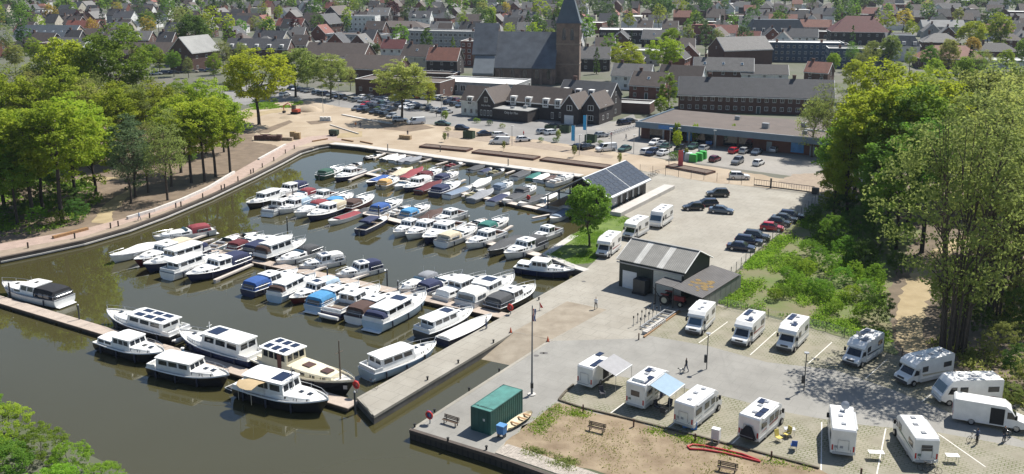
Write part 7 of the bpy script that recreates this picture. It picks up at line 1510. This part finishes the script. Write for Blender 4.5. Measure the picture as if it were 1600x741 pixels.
# lifebuoys
def buoy(px, py, lb, z0=0.0, blue=False):
    p = G(px, py, z0); t = thing('lifebuoy_stand', lb, 'lifebuoy', (p.x, p.y, z0), R(-32), 'lifebuoy stands'); MB().box(-.05,.05,-.05,.05,0,1.1).build('post', GREYM, t)
    n = 16; MB().tube([(.38*math.cos(2*math.pi*k/n), -.12, 1.0+.38*math.sin(2*math.pi*k/n)) for k in range(n)], .10, 6, closed=True).build('lifebuoy', mat('buoy_red', (.55,.04,.03), .5, var=.05), t, smooth=60); MB().box(-.32,.32,-.05,.0,.6,1.45).build('case', mat('buoy_case', (.48,.05,.05), .5) if not blue else mat('case_blue', (.05,.13,.35), .5), t)
buoy(672,662,'red lifebuoy on a stand at the quay corner beside the bench', blue=True); buoy(798,491,'red lifebuoy box where the long pontoon meets the pier'); buoy(558,614,'red lifebuoy box at the river end of the pier'); buoy(826,316,'red lifebuoy box at the harbour building landing', PZ)
# bollards on quays
bo_ = MB().cyl(0,0,0,.32,.10,n=8).cyl(0,0,.32,.40,.15,n=8).mesh('bollard', BLACK)
for i, (px, py) in enumerate([(842,469),(771,536),(716,568),(668,594),(780,581),(733,611),(679,645),(648,668),(700,690),(664,560),(760,703)]):
    p = G(px, py); o = bpy.data.objects.new('bollard', bo_); COL.objects.link(o); o.location = (p.x, p.y, 0.03); tag(o, 'small black mooring bollard ' + ('on the pier edge' if i in (0,1,2,3,9) else 'on the quay edge beside the slipway channel' if i < 8 else 'on the front quay edge'), 'bollard', 'mooring bollards')
for (px, py) in [(798,520),(856,534)]:
    p = G(px, py); t = thing('traffic_cone', 'orange traffic cone at the top of the slipway', 'cone', (p.x, p.y, 0.012), 0, 'traffic cones'); MB().cyl(0,0,.04,.7,.17,.03,10).build('cone_body', mat('cone_orange', (.60,.10,.03), .5), t, smooth=40); MB().box(-.22,.22,-.22,.22,0,.04).build('base', DARK, t)
# drain covers on the yard
for i, (px, py) in enumerate([(838,556),(847,552),(852,552),(912,440),(988,447)]):
    p = G(px, py); o = MB().cyl(0,0,0,.006,.32,n=14).build('manhole_cover', mat('iron_cover', (.10,.095,.09), .8, var=.1)); o.location = (p.x, p.y, .009); tag(o, 'round iron manhole cover set in the quay paving', 'manhole', 'manhole covers')
# lamp posts of the pitches
for (px, py, lb) in [(1104,577,'beside the walking man with a dog'),(1256,610,'between the middle pitches')]:
    p = G(px, py); t = thing('lamp_post', 'slim dark lamp post with a box ' + lb, 'lamp', (p.x, p.y, 0.01), R(-30)); MB().tube([(0,0,0),(0,0,4.4)], .055, 8).build('post', DARK, t); MB().cyl(0,0,4.4,4.5,.28,n=12).build('lamp_head', GREYM, t); MB().box(-.32,-.07,-.12,.12,.8,1.75).build('power_box', DARK, t)
def lamp(px, py, h, lb, g='street lamps'):
    p = G(px, py); t = thing('street_lamp', lb, 'lamp', (p.x, p.y, 0), R(-20), g); MB().tube([(0,0,0),(0,0,h)], .07, 6).build('post', GREYM, t); MB().box(-.2,.5,-.14,.14,h,h+.16).build('lamp_head', M_TRIM, t)
for (px, py, h, lb) in [(1045,262,9,'tall white pole beside the harbour building terrace'),(505,176,9,'street lamp at the edge of the construction site'),(530,165,8,'street lamp in the town car park'),(800,228,5,'street lamp beside the white delivery van'),(905,243,5,'street lamp beside the two dark cars'),(955,238,5,'street lamp by the white minivan'),(990,240,4.5,'street lamp near the parked cars in the square'),(1060,228,4.5,'street lamp beside the young trees'),(1115,232,4.5,'street lamp beside the blue car'),(690,192,8,'street lamp beside the pickup')]: lamp(px, py, h, lb)
# blue banners
for (px, py, h, lb) in [(898,234,6.2,'tall blue banner on a pole beside two dark cars'),(916,224,7.4,'taller blue banner on a pole beside the parked white car')]:
    p = G(px, py); t = thing('banner', lb, 'banner', (p.x, p.y, 0), R(-25)); MB().tube([(0,0,0),(0,0,h)], .06, 6).build('pole', M_TRIM, t); MB().box(-.95,-.06,-.03,.03,h-4.0,h-.2).build('flag', mat('banner_blue', (.03,.32,.62), .6, var=.1), t)
p = G(1063,262); t = thing('banner', 'upright pink red banner beside the recycling bins', 'banner', (p.x, p.y, 0), R(-20)); MB().box(-.55,.55,-.05,.05,.2,4.0).build('panel', mat('banner_red', (.52,.09,.10), .6, var=.1), t); MB().box(-.06,.06,-.08,.08,0,.2).build('foot', GREYM, t)
# recycling bins
for i, (px, py, c_, nm) in enumerate([(1070,249,(.06,.22,.38),'blue'),(1076,251,(.45,.50,.52),'pale grey'),(1083,253,(.04,.30,.05),'green'),(1092,251,(.04,.30,.05),'green'),(1098,248,(.05,.32,.06),'green')]):
    p = G(px, py); t = thing('recycling_bin', f'{nm} recycling container beside the supermarket square', 'bin', (p.x, p.y, 0), R(-25), 'recycling containers'); MB().frus((-.9,.9,-.75,.75,0),(-.8,.8,-.65,.65,1.7)).build('body', mat('recycle_' + nm, c_, .5, var=.1), t); MB().box(-.7,.7,-.55,.55,1.705,1.85).build('lid', mat('recycle_lid_' + nm, tuple(min(1, v*1.5) for v in c_), .5), t)
# dark shelters on the forecourt
for (px, py) in [(733,216),(860,207),(883,207),(923,222)]:
    p = G(px, py); t = thing('bin_enclosure', 'dark green slatted bin enclosure on the restaurant forecourt', 'enclosure', (p.x, p.y, 0), R(-25), 'bin enclosures')
    for k in range(6): MB().box(-1.4+k*.47, -1.4+k*.47+.42, -.9, -.84, 0, 1.9).build('board', mat('enclosure_green', (.03,.055,.03), .8, var=.2), t)
    MB().box(-1.4,-1.34,-.83,.9,0,1.9).box(1.34,1.4,-.83,.9,0,1.9).box(-1.33,1.33,.84,.9,0,1.9).build('side', mat('enclosure_green', (.03,.055,.03), .8), t)
# promenade planters
M_TIMB = lined('planter_timber', (.11,.055,.04), (.07,.035,.025), .3, .85, 0, .3, .1)
M_PSOIL = mat('planter_soil', (.12,.09,.07), .95, var=.3, scale=2, det=8)
for i, (a, b_) in enumerate([((655,231),(729,238)),((737,240),(834,251)),((843,252),(945,265)),((1040,262),(1104,274))]):
    A, B = G(*a), G(*b_); Ln = (B-A).length; t = thing('planter', f'low timber planter with bare soil, {ORD[i+1]} from the harbour corner', 'planter', (A.x, A.y, 0.03), bearing(A, B), 'promenade planters')
    mb = MB().box(0,Ln,-.1,.12,0,.5).box(0,Ln,3.3,3.5,0,.45).box(0,.2,.12,3.3,0,.48).box(Ln-.2,Ln,.12,3.3,0,.48); mb.build('timber_edge', M_TIMB, t); MB().box(.2,Ln-.2,.12,3.3,0,.36).build('soil', M_PSOIL, t)
# left bank: low white wall, bench beams, bollards
M_LOWW = mat('white_wall_stone', (.55,.52,.49), .8, var=.12, scale=1)
def lowwall(pts, w_, h, lb, m=M_LOWW, cat='wall', name='low_wall', seg=2.2):
    P = [G(*p) for p in pts]; t = thing(name, lb, cat, (0,0,0), 0); 
    for a, b_ in zip(P[:-1], P[1:]):
        d = b_-a; n = max(1, round(d.length/seg)); u = d.normalized(); q = Vector((-u.y, u.x, 0))*w_/2; s = d.length/n
        for k in range(n):
            c0 = a+u*(k*s+.02); c1 = a+u*((k+1)*s-.02); c = [c0-q, c1-q, c1+q, c0+q]; MB().hexa([(v.x,v.y,0) for v in c]+[(v.x,v.y,h+random.uniform(-.01,.01)) for v in c]).build('block', m, t)
lowwall([(199,343),(240,331),(285,314),(325,296),(366,271)], .5, .55, 'long low white block wall between brick path and wooded bank'); lowwall([(404,250),(424,239),(446,227)], .5, .35, 'short pale kerb wall beside the bare soil triangle'); lowwall([(83,373),(110,366),(137,359)], .7, .45, 'low dark timber bench beam beside the brick path', WOOD, 'bench', 'beam_bench')
pb_ = MB().box(-.10,.10,-.10,.10,0,1.0).mesh('path_post', mat('dark_oak', (.045,.032,.025), .9, var=.2))
for (px, py) in [(44,388),(117,373),(173,357),(185,354),(234,341),(275,325),(283,323),(317,310),(346,297),(351,295),(372,283),(392,272),(396,270),(410,262),(428,252),(446,240),(460,233)]:
    p = G(px, py); o = bpy.data.objects.new('path_post', pb_); COL.objects.link(o); o.location = (p.x, p.y, 0.016); tag(o, 'short dark timber post along the waterside brick path', 'post', 'posts along the brick path')
# wire fences
def fence(pts, lb, h=1.9, sp=2.6, wires=7):
    P = [G(*p) for p in pts]; t = thing('wire_fence', lb, 'fence', (0,0,0), 0); pm2 = MB().tube([(0,0,0),(0,0,h)], .045, 5).mesh('post', DARK); wb = MB()
    for a, b_ in zip(P[:-1], P[1:]):
        d = b_-a; n = max(1, round(d.length/sp))
        for k in range(n+1): q = a.lerp(b_, k/n); inst('post', pm2, t, (q.x, q.y, 0))
        for j in range(wires): z_ = .15+(h-.2)*j/(wires-1); wb.tube([(a.x,a.y,z_),(b_.x,b_.y,z_)], .010, 3)
        m_ = max(2, round(d.length/.5))
        for k in range(m_): q = a.lerp(b_, k/m_); wb.tube([(q.x,q.y,.1),(q.x,q.y,h)], .006, 3)
    wb.build('wire_mesh', GREYM, t)
fence([(1000,270),(1060,277),(1120,284),(1178,291)], 'grey wire fence between marina yard and sandy road'); fence([(1288,306),(1240,350),(1192,388),(1150,428),(1106,470)], 'wire fence between parked cars and rough ground'); fence([(1106,474),(1200,497),(1290,518),(1380,548),(1470,585),(1560,618)], 'low wire fence behind the upper motorhome pitches', h=1.3)
p, q = G(1178,291), G(1272,303); t = thing('sliding_gate', 'dark steel sliding gate at the yard entrance', 'gate', (p.x, p.y, 0), bearing(p, q)); Ln = (q-p).length
MB().box(0,Ln,-.06,.06,.15,.4).box(0,Ln,-.04,.04,1.45,1.55).build('beam', DARK, t)
for k in range(24): MB().box(Ln*k/24,Ln*k/24+.04,-.02,.02,.4,1.45).build('bar', DARK, t)
MB().box(3.4,3.7,-.15,.15,0,2.1).build('gate_post', DARK, t); MB().box(Ln-.4,Ln+.9,-.4,.4,0,1.3).build('motor_housing', DARK, t)
# metre-high posts and edging of the dirt patch
lowwall([(873,626),(905,637),(980,655),(1080,680),(1175,705),(1280,733)], .22, .18, 'low dark stone edging between pitches and dirt patch', mat('dark_edging', (.10,.085,.06), .9, var=.3), 'edging', 'stone_edging', 1.0)
lowwall([(873,626),(882,615),(896,602)], .22, .2, 'short planted edging beside the first pitch', mat('dark_edging', (.10,.085,.06), .9), 'edging', 'stone_edging', 1.0)
lowwall([(1006,528),(1035,506),(1062,487)], .25, .2, 'timber edging between the trolley stand and first upper pitch', WOOD, 'edging', 'timber_edging', 2.0)
po_ = MB().box(-.07,.07,-.07,.07,0,.85).mesh('marker_post', mat('red_brown_post', (.09,.04,.03), .8, var=.2))
for (px, py) in [(911,644),(990,667),(1086,690),(1205,718),(1345,745),(998,531)]:
    p = G(px, py); o = bpy.data.objects.new('marker_post', po_); COL.objects.link(o); o.location = (p.x, p.y, .01); tag(o, 'short red brown marker post at the edge of the pitches', 'post', 'marker posts of the pitches')
# red hose
hp = [G(*q) for q in [(1188,723),(1160,716),(1130,709),(1100,704),(1078,703),(1074,699),(1082,696),(1100,698),(1130,704),(1160,711),(1186,721)]]
o = MB().tube([(q.x, q.y, .10) for q in hp], .10, 7).build('fire_hose', mat('hose_red', (.42,.025,.03), .5, var=.1), smooth=60); tag(o, 'thick red hose looped on the dirt patch', 'hose')
p = G(1118,692); t = thing('meter_cabinet', 'white service cabinet on legs at the edge of the lower pitches', 'cabinet', (p.x, p.y, .02), R(-30)); MB().box(-.4,.4,-.3,.3,.45,1.55).build('box', M_TRIM, t); MB().box(-.36,-.28,-.2,.2,0,.445).box(.28,.36,-.2,.2,0,.445).build('leg', GREYM, t); MB().box(-.36,.36,-.315,-.302,.5,1.5).build('door', mat('cabinet_door', (.58,.59,.60), .5), t)
# camping furniture
def table(px, py, lb, m, w_=.9): 
    p = G(px, py); t = thing('camping_table', lb, 'table', (p.x, p.y, .02), R(-5)); MB().box(-w_*.6,w_*.6,-.35,.35,.68,.72).build('table_top', m, t)
    for x_ in (-w_*.5, w_*.5):
        for y_ in (-.28,.28): MB().tube([(x_,y_,0),(x_,y_,.68)], .018, 4).build('leg', GREYM, t)
table(1368,717,'small white camping table beside the motorhome with the dish', M_TRIM, 1.2); table(1487,722,'small white camping table beside the motorhome with bicycles', M_TRIM, 1.0); table(1233,680,'small grey camping table beside two yellow chairs', M_MHG, .9)
def chair(px, py, a, c_, lb):
    p = G(px, py); t = thing('camping_chair', lb, 'chair', (p.x, p.y, .02), R(a), 'camping chairs'); m = mat('camp_' + c_, {'yellow': (.62,.50,.12), 'blue': (.03,.10,.40), 'dark': (.03,.03,.04)}[c_], .7, var=.1)
    MB().box(-.28,.28,-.28,.28,.40,.46).build('seat', m, t); MB().hexa([(-.28,.26,.46),(.28,.26,.46),(.28,.32,.46),(-.28,.32,.46),(-.28,.42,1.1),(.28,.42,1.1),(.28,.47,1.1),(-.28,.47,1.1)]).build('backrest', m, t)
    for x_ in (-.26,.26): MB().tube([(x_,-.26,0),(x_,-.26,.62),(x_,.28,.66)], .02, 4).tube([(x_,.3,0),(x_,-.2,.42)], .02, 4).build('leg', GREYM, t)
chair(1217,690,30,'yellow','yellow camping chair beside the black covered bicycles'); chair(1229,684,-60,'yellow','second yellow camping chair by the grey table'); chair(1240,702,170,'blue','blue camping chair standing apart from the yellow ones'); chair(1028,642,40,'dark','dark camping chair under the pale blue awning'); chair(1044,640,-40,'dark','second dark camping chair under the pale blue awning'); chair(1037,650,150,'dark','dark camping chair in front of the laundry'); chair(941,620,20,'dark','dark camping chair under the grey awning')
# laundry under the blue awning
p, q = G(1030,636), G(1056,622); t = thing('clothes_line', 'line of hanging clothes along the pale blue awning', 'laundry', (p.x, p.y, 0.02), bearing(p, q)); Ln = (q-p).length; MB().tube([(0,0,1.9),(Ln,0,1.9)], .012, 4).tube([(0,0,0),(0,0,1.9)], .02, 5).tube([(Ln,0,0),(Ln,0,1.9)], .02, 5).build('line', GREYM, t)
for k, c_ in enumerate(((.05,.06,.12),(.5,.5,.52),(.35,.04,.05),(.04,.05,.2),(.06,.25,.55))): MB().box(.1+k*Ln*.19,.1+k*Ln*.19+Ln*.15,-.03,.03,1.05-.1*(k%2),1.88).build('garment', mat(f'garment_{k}', c_, .85, var=.15, scale=4), t)
for (px, py, s_) in [(1072,668,.9),(1084,671,.8)]:
    p = G(px, py); o = MB().frus((-.4*s_,.4*s_,-.15,.15,.0),(-.36*s_,.36*s_,-.10,.10,1.0*s_)).build('bag', mat('bag_blue', (.06,.20,.50), .6, var=.15, scale=3), smooth=30); o.location = (p.x, p.y, .02); tag(o, 'blue bag standing behind the motorhome', 'bag', 'blue bags')
# bicycles
TW = MB().tube([(.33*math.cos(2*math.pi*k/16), 0, .33*math.sin(2*math.pi*k/16)) for k in range(16)], .022, 5, closed=True)
for k in range(6): TW.tube([(0,0,0),(.33*math.cos(math.pi*k/3), 0, .33*math.sin(math.pi*k/3))], .005, 3)
TWM = TW.mesh('wheel', BLACK)
def bike(px, py, a, lb, z0=0.02, c_='dark'):
    p = G(px, py); t = thing('bicycle', lb, 'bicycle', (p.x, p.y, z0), R(a), 'bicycles'); m = {'dark': DARK, 'silver': STEEL}[c_]
    inst('wheel', TWM, t, (-.52,0,.34)); inst('wheel', TWM, t, (.52,0,.34))
    MB().tube([(-.52,0,.34),(-.12,0,.32),(.36,0,.82),(-.2,0,.78),(-.12,0,.32)], .022, 5).tube([(-.52,0,.34),(-.2,0,.78)], .018, 5).tube([(.52,0,.34),(.36,0,.82),(.33,0,1.0)], .02, 5).build('frame', m, t)
    MB().box(-.34,-.06,-.07,.07,.92,.98).tube([(-.2,0,.78),(-.2,0,.92)], .018, 5).build('saddle', BLACK, t); MB().tube([(.24,-.27,1.03),(.33,-.1,1.02),(.33,.1,1.02),(.24,.27,1.03)], .018, 5).build('handlebar', STEEL, t)
bike(582,606,-35,'bicycle parked at the river end of the pier'); bike(1520,690,20,'bicycle leaning behind the open camper van'); bike(1572,690,40,'second bicycle behind the open camper van'); bike(1448,737,-20,'bicycle behind the motorhome with the side table'); bike(1456,740,-20,'second bicycle behind the motorhome with the side table')
for k in range(8): bike(957+k*4.5, 335-k*2.6, 20+random.uniform(-12,12), 'bicycle in the rack beside the harbour building', c_='silver' if k % 2 else 'dark')
for k in range(7): bike(1002+k*4, 286-k*2.2, 30, 'bicycle parked along the harbour building terrace', c_='silver' if k % 3 else 'dark')
for k in range(16): bike(950+k*3.4, 212-k*1.0, 60, 'bicycle in the long rack beside the supermarket', c_='silver' if k % 3 else 'dark')
p, q = G(944,216), G(1004,198); t = thing('bicycle_rack', 'long steel bicycle rack railing beside the supermarket', 'rack', (p.x, p.y, 0), bearing(p, q)); Ln = (q-p).length; MB().tube([(0,0,1.0),(Ln,0,1.0)], .05, 5).tube([(0,0,.5),(Ln,0,.5)], .04, 5).build('rail', STEEL, t)
for k in range(9): MB().box(Ln*k/8-.04,Ln*k/8+.04,-.04,.04,0,1.0).build('post', STEEL, t)
# tractor under the lean-to
m4 = SHED.matrix_basis.copy(); w3 = Matrix.Translation(SHED.location) @ Matrix.Rotation(SHED.rotation_euler.z, 4, 'Z'); pt = w3 @ Vector((SLX-.6, -2.2, 0))
t = thing('tractor', 'old red tractor with cream wheel rims under the lean-to', 'tractor', (pt.x, pt.y, 0.02), SHED.rotation_euler.z + R(4)); rd = mat('tractor_red', (.24,.02,.022), .5, var=.15)
MB().frus((.1,1.9,-.34,.34,.75),(.15,1.85,-.28,.28,1.35)).build('bonnet', rd, t); MB().box(-1.0,.1,-.4,.4,.55,.95).build('chassis', DARK, t)
for sg in (-1,1):
    o = MB().ycyl(-.75,.72,sg*.78-.2,sg*.78+.2,.72,20).build('rear_wheel', BLACK, t, smooth=40); MB().ycyl(-.75,.72,sg*.79-.2,sg*.79+.2,.42,14).build('rim', mat('rim_cream', (.50,.46,.34), .6), o)
    o = MB().ycyl(1.5,.42,sg*.62-.12,sg*.62+.12,.42,16).build('front_wheel', BLACK, t, smooth=40); MB().ycyl(1.5,.42,sg*.63-.12,sg*.63+.12,.22,12).build('rim', mat('rim_cream', (.50,.46,.34), .6), o)
    MB().box(-1.35,-.2,sg*.78-.24,sg*.78+.24,1.5,1.56).build('mudguard', rd, t)
MB().box(-.75,-.35,-.24,.24,1.0,1.1).box(-.8,-.72,-.24,.24,1.1,1.5).build('seat', BLACK, t); MB().tube([(.1,0,1.3),(-.2,0,1.55)], .03, 5).tube([(-.2+.17*math.cos(k*.7), .17*math.sin(k*.7), 1.56) for k in range(9)], .02, 4, closed=True).build('steering_wheel', BLACK, t); MB().tube([(1.2,.15,1.3),(1.2,.15,1.9)], .04, 6).build('exhaust', GREYM, t)
MB().tube([(-1.1,0,.6),(-1.9,0,.75),(-2.9,0,2.0)], .06, 5).build('hoist_arm', DARK, t)
# trolley stand: steel sections with upright rollers
p = G(1012,517); q = G(1055,486); t = thing('boat_trolley', 'grey steel boat trolley frame with upright padded posts beside the shed', 'trolley', (p.x, p.y, .02), bearing(p, q)); Ln = (q-p).length
MB().box(0,Ln,-.55,-.4,.25,.4).box(0,Ln,.9,1.05,.25,.4).build('beam', GREYM, t)
for k in range(7): MB().box(Ln*k/7,Ln*k/7+.12,-.4,.9,.2,.38).build('crossbar', GREYM, t)
for k in range(6):
    for y_ in (1.2, 2.2): o = MB().tube([(.3+Ln*k/7, y_, 0),(.3+Ln*k/7, y_, 1.15)], .04, 6).build('upright', GREYM, t); MB().cyl(.3+Ln*k/7, y_, 1.15, 1.42, .09, n=8).build('roller', BLACK, o)
p = G(1007,523); t = thing('concrete_blocks', 'row of pale jetty sections stacked beside the trolley frame', 'blocks', (p.x, p.y, .02), bearing(G(1007,523), G(1032,506)));
for k in range(10): MB().box(k*.55,k*.55+.45,-.35,.35,0,.4).build('block', M_COPE, t)
# construction site
def pallet(px, py, lb, c_, n=3, w_=1.1, h=1.1, a=-20):
    p = G(px, py); t = thing('paver_pallets', lb, 'pallets', (p.x, p.y, .02), R(a)); m = mat('pav_' + '_'.join(str(int(v*100)) for v in c_), c_, .9, var=.25, scale=4)
    for k in range(n): hh = h*random.uniform(.8,1.1); MB().box(k*(w_+.08),k*(w_+.08)+w_,-.55,.55,.14,.14+hh).build('stack', m, t); MB().box(k*(w_+.08),k*(w_+.08)+w_,-.55,.55,0,.13).build('pallet', WOOD, t)
pallet(398,219,'row of dark brick pallets beside the soil triangle',(.10,.055,.05),6,1.15,1.3,-6); pallet(436,219,'low mixed pallets with white sheets at the construction site',(.30,.24,.18),3,1.2,.7,-8); pallet(454,217,'tan timber stacks at the construction site',(.33,.24,.13),2,1.3,1.9,-6); pallet(408,213,'pale slabs stacked behind the dark brick pallets',(.42,.36,.26),4,1.4,.6,-6); pallet(625,217,'small heap of tan pavers on the promenade',(.34,.25,.15),3,1.0,.9,-20)
for (px, py, r_, h, lb) in [(482,173,4,1.7,'large sand heap at the construction site'),(495,168,5,1.4,'broad sand heap behind the large one'),(452,184,3,.8,'low sand heap beside the trench'),(632,216,1.8,.9,'small sand heap on the promenade')]:
    p = G(px, py); rng = np.random.default_rng(int(px)); mb = MB(); R_ = []
    for k, (rr, zz) in enumerate(((1,0),(.8,.28),(.5,.68),(.22,.93),(.04,1))): R_.append([(rr*r_*math.cos(2*math.pi*j/14)*rng.uniform(.85,1.15), rr*r_*math.sin(2*math.pi*j/14)*rng.uniform(.85,1.15), zz*h-.03) for j in range(14)])
    mb.loft(R_, cap=True); o = mb.build('sand_heap', M_SAND, smooth=70); o.location = (p.x, p.y, 0.01); tag(o, lb, 'sand heap')
for (px, py, lb) in [(500,189,'white bulk bags standing at the edge of the trench')]:
    p = G(px, py); t = thing('bulk_bags', lb, 'bags', (p.x, p.y, 0), 0)
    for k in range(3): MB().frus((k*1.1,k*1.1+1,-.5,.5,0),(k*1.1+.05,k*1.1+.95,-.45,.45,1.2)).build('bag', M_TRIM, t)
sheet('trench', W2([(478,190),(515,187),(520,191),(486,195)]), M_SOIL, .022); sheet('earth_strip', W2([(400,206),(452,188),(458,191),(410,212)]), M_SOIL, .022); sheet('sand_pad', W2([(530,209),(566,205),(566,214),(526,216)]), M_TRAIL, .022); sheet('earth_strip', W2([(590,192),(640,190),(680,200),(640,206),(600,202)]), M_SOIL, .022); sheet('earth_strip', W2([(690,205),(740,208),(900,232),(960,244),(955,248),(880,238),(700,214)]), M_GRAV, .022)
lowwall([(516,196),(560,210)], .3, .3, 'line of pale kerb stones beside the sand pad'); lowwall([(535,180),(575,188),(612,194)], .8, .3, 'white kerb stones laid along the short car row'); lowwall([(488,222),(512,218)], .3, .35, 'short dark bench beam near the harbour corner', WOOD, 'bench', 'beam_bench'); lowwall([(534,219),(552,222)], .3, .35, 'first dark bench beam on the far promenade', WOOD, 'bench', 'beam_bench'); lowwall([(563,222),(582,226)], .3, .35, 'second dark bench beam on the far promenade', WOOD, 'bench', 'beam_bench')
p = G(455,216); t = thing('excavator', 'small red excavator working beside the sand heaps', 'excavator', tuple(G(462,178)), R(160)); rd2 = mat('excavator_red', (.40,.06,.03), .5, var=.1)
MB().box(-1.2,1.2,-1.0,-.55,0,.6).box(-1.2,1.2,.55,1.0,0,.6).build('track', BLACK, t); MB().box(-1.3,.9,-.85,.85,.65,1.5).build('body', rd2, t); MB().box(-.2,.9,0,.8,1.5,2.6).build('cab', GLASS, t); MB().tube([(.8,-.2,1.4),(2.6,-.2,3.2),(4.4,-.2,2.2)], .18, 5).tube([(4.4,-.2,2.2),(4.2,-.2,.6)], .13, 5).build('boom', rd2, t); MB().box(3.8,4.6,-.6,.2,.1,.7).build('bucket', DARK, t)
p = G(522,212); t = thing('site_generator', 'dark green generator standing on the sand near the harbour corner', 'machine', (p.x, p.y, 0), R(-20)); MB().box(-1.2,1.2,-.7,.7,.4,1.6).build('body', mat('gen_green', (.03,.05,.035), .6, var=.3, scale=3), t); MB().ycyl(-.7,.3,-.75,.75,.3,10).build('wheel', BLACK, t); MB().ycyl(.7,.3,-.75,.75,.3,10).build('wheel', BLACK, t)
# ================================================================== people
def person(px, py, a, pose, top, bottom, hair, lb, z0=0.01):
    p = G(px, py, z0); o = bpy.data.objects.new('person', PEOPLE[(pose, top, bottom, hair)]); COL.objects.link(o); o.location = (p.x, p.y, z0); o.rotation_euler = (0,0,R(a)); return tag(o, lb, 'person')
Wt, Bk, Bl, Jn = (.65,.65,.66), (.02,.02,.025), (.10,.20,.42), (.04,.06,.12)
person(931,483,160,'walk',Wt,Bk,(.04,.03,.02),'person in white shirt and dark trousers walking across the yard'); person(1072,581,100,'walk',Bk,Jn,(.03,.02,.02),'person in dark clothes walking a small dog on the pitch road')
person(760,514,60,'stand',Wt,Jn,(.1,.07,.04),'person in white shirt standing at the pier edge by the low boat'); person(218,345,-40,'walk',(.30,.42,.60),(.15,.16,.2),(.2,.18,.15),'person in pale blue walking on the brick path along the water'); person(1526,694,30,'stand',Jn,Bk,(.05,.04,.03),'person in dark blue standing with bicycles behind the open camper van'); person(1568,690,200,'stand',Bk,Jn,(.04,.03,.02),'person in black crouched by the second bicycle')
for i, (px, py, tp) in enumerate([(556,200,(.35,.12,.02)),(563,200,Bk),(682,183,Bk),(690,182,Jn),(695,217,Bk),(700,217,Bk),(818,214,(.4,.05,.05)),(978,219,Bk),(955,216,(.5,.08,.1)),(637,213,Bk)]):
    person(px, py, 40*i, 'walk' if i % 2 else 'stand', tp, Jn, (.04,.03,.02), ['worker in orange on the construction sand','worker in black on the construction sand','person in black beside the car park row','person in dark blue beside the car park row','person in black by the pale promenade sapling','second person in black by the promenade sapling','cyclist in red on the restaurant forecourt','person in black beside the bicycle rack','person in pink red at the bicycle rack','worker in black beside the paver heap'][i])
def dog(px, py, a):
    o = bpy.data.objects.new('dog', DOGM); COL.objects.link(o); p = G(px, py); o.location = (p.x, p.y, .01); o.rotation_euler = (0,0,R(a)); tag(o, 'small black and white dog walking beside the person in dark clothes', 'dog')
dog(1066,582,110)
# ================================================================== air
if HAZE:
    mh = bpy.data.materials.new('haze_air'); mh.use_nodes = True; t = mh.node_tree
    t.nodes.remove(t.nodes['Principled BSDF']); pv = t.nodes.new('ShaderNodeVolumePrincipled')
    pv.inputs['Color'].default_value = (0.72, 0.84, 1.0, 1); pv.inputs['Density'].default_value = HAZE; pv.inputs['Anisotropy'].default_value = 0.2
    t.links.new(pv.outputs[0], t.nodes['Material Output'].inputs['Volume'])
    mb = MB(); mb.box(-1700, 1700, -500, 2700, -4.0, 75.0); mb.build('haze', mh, kind='stuff')
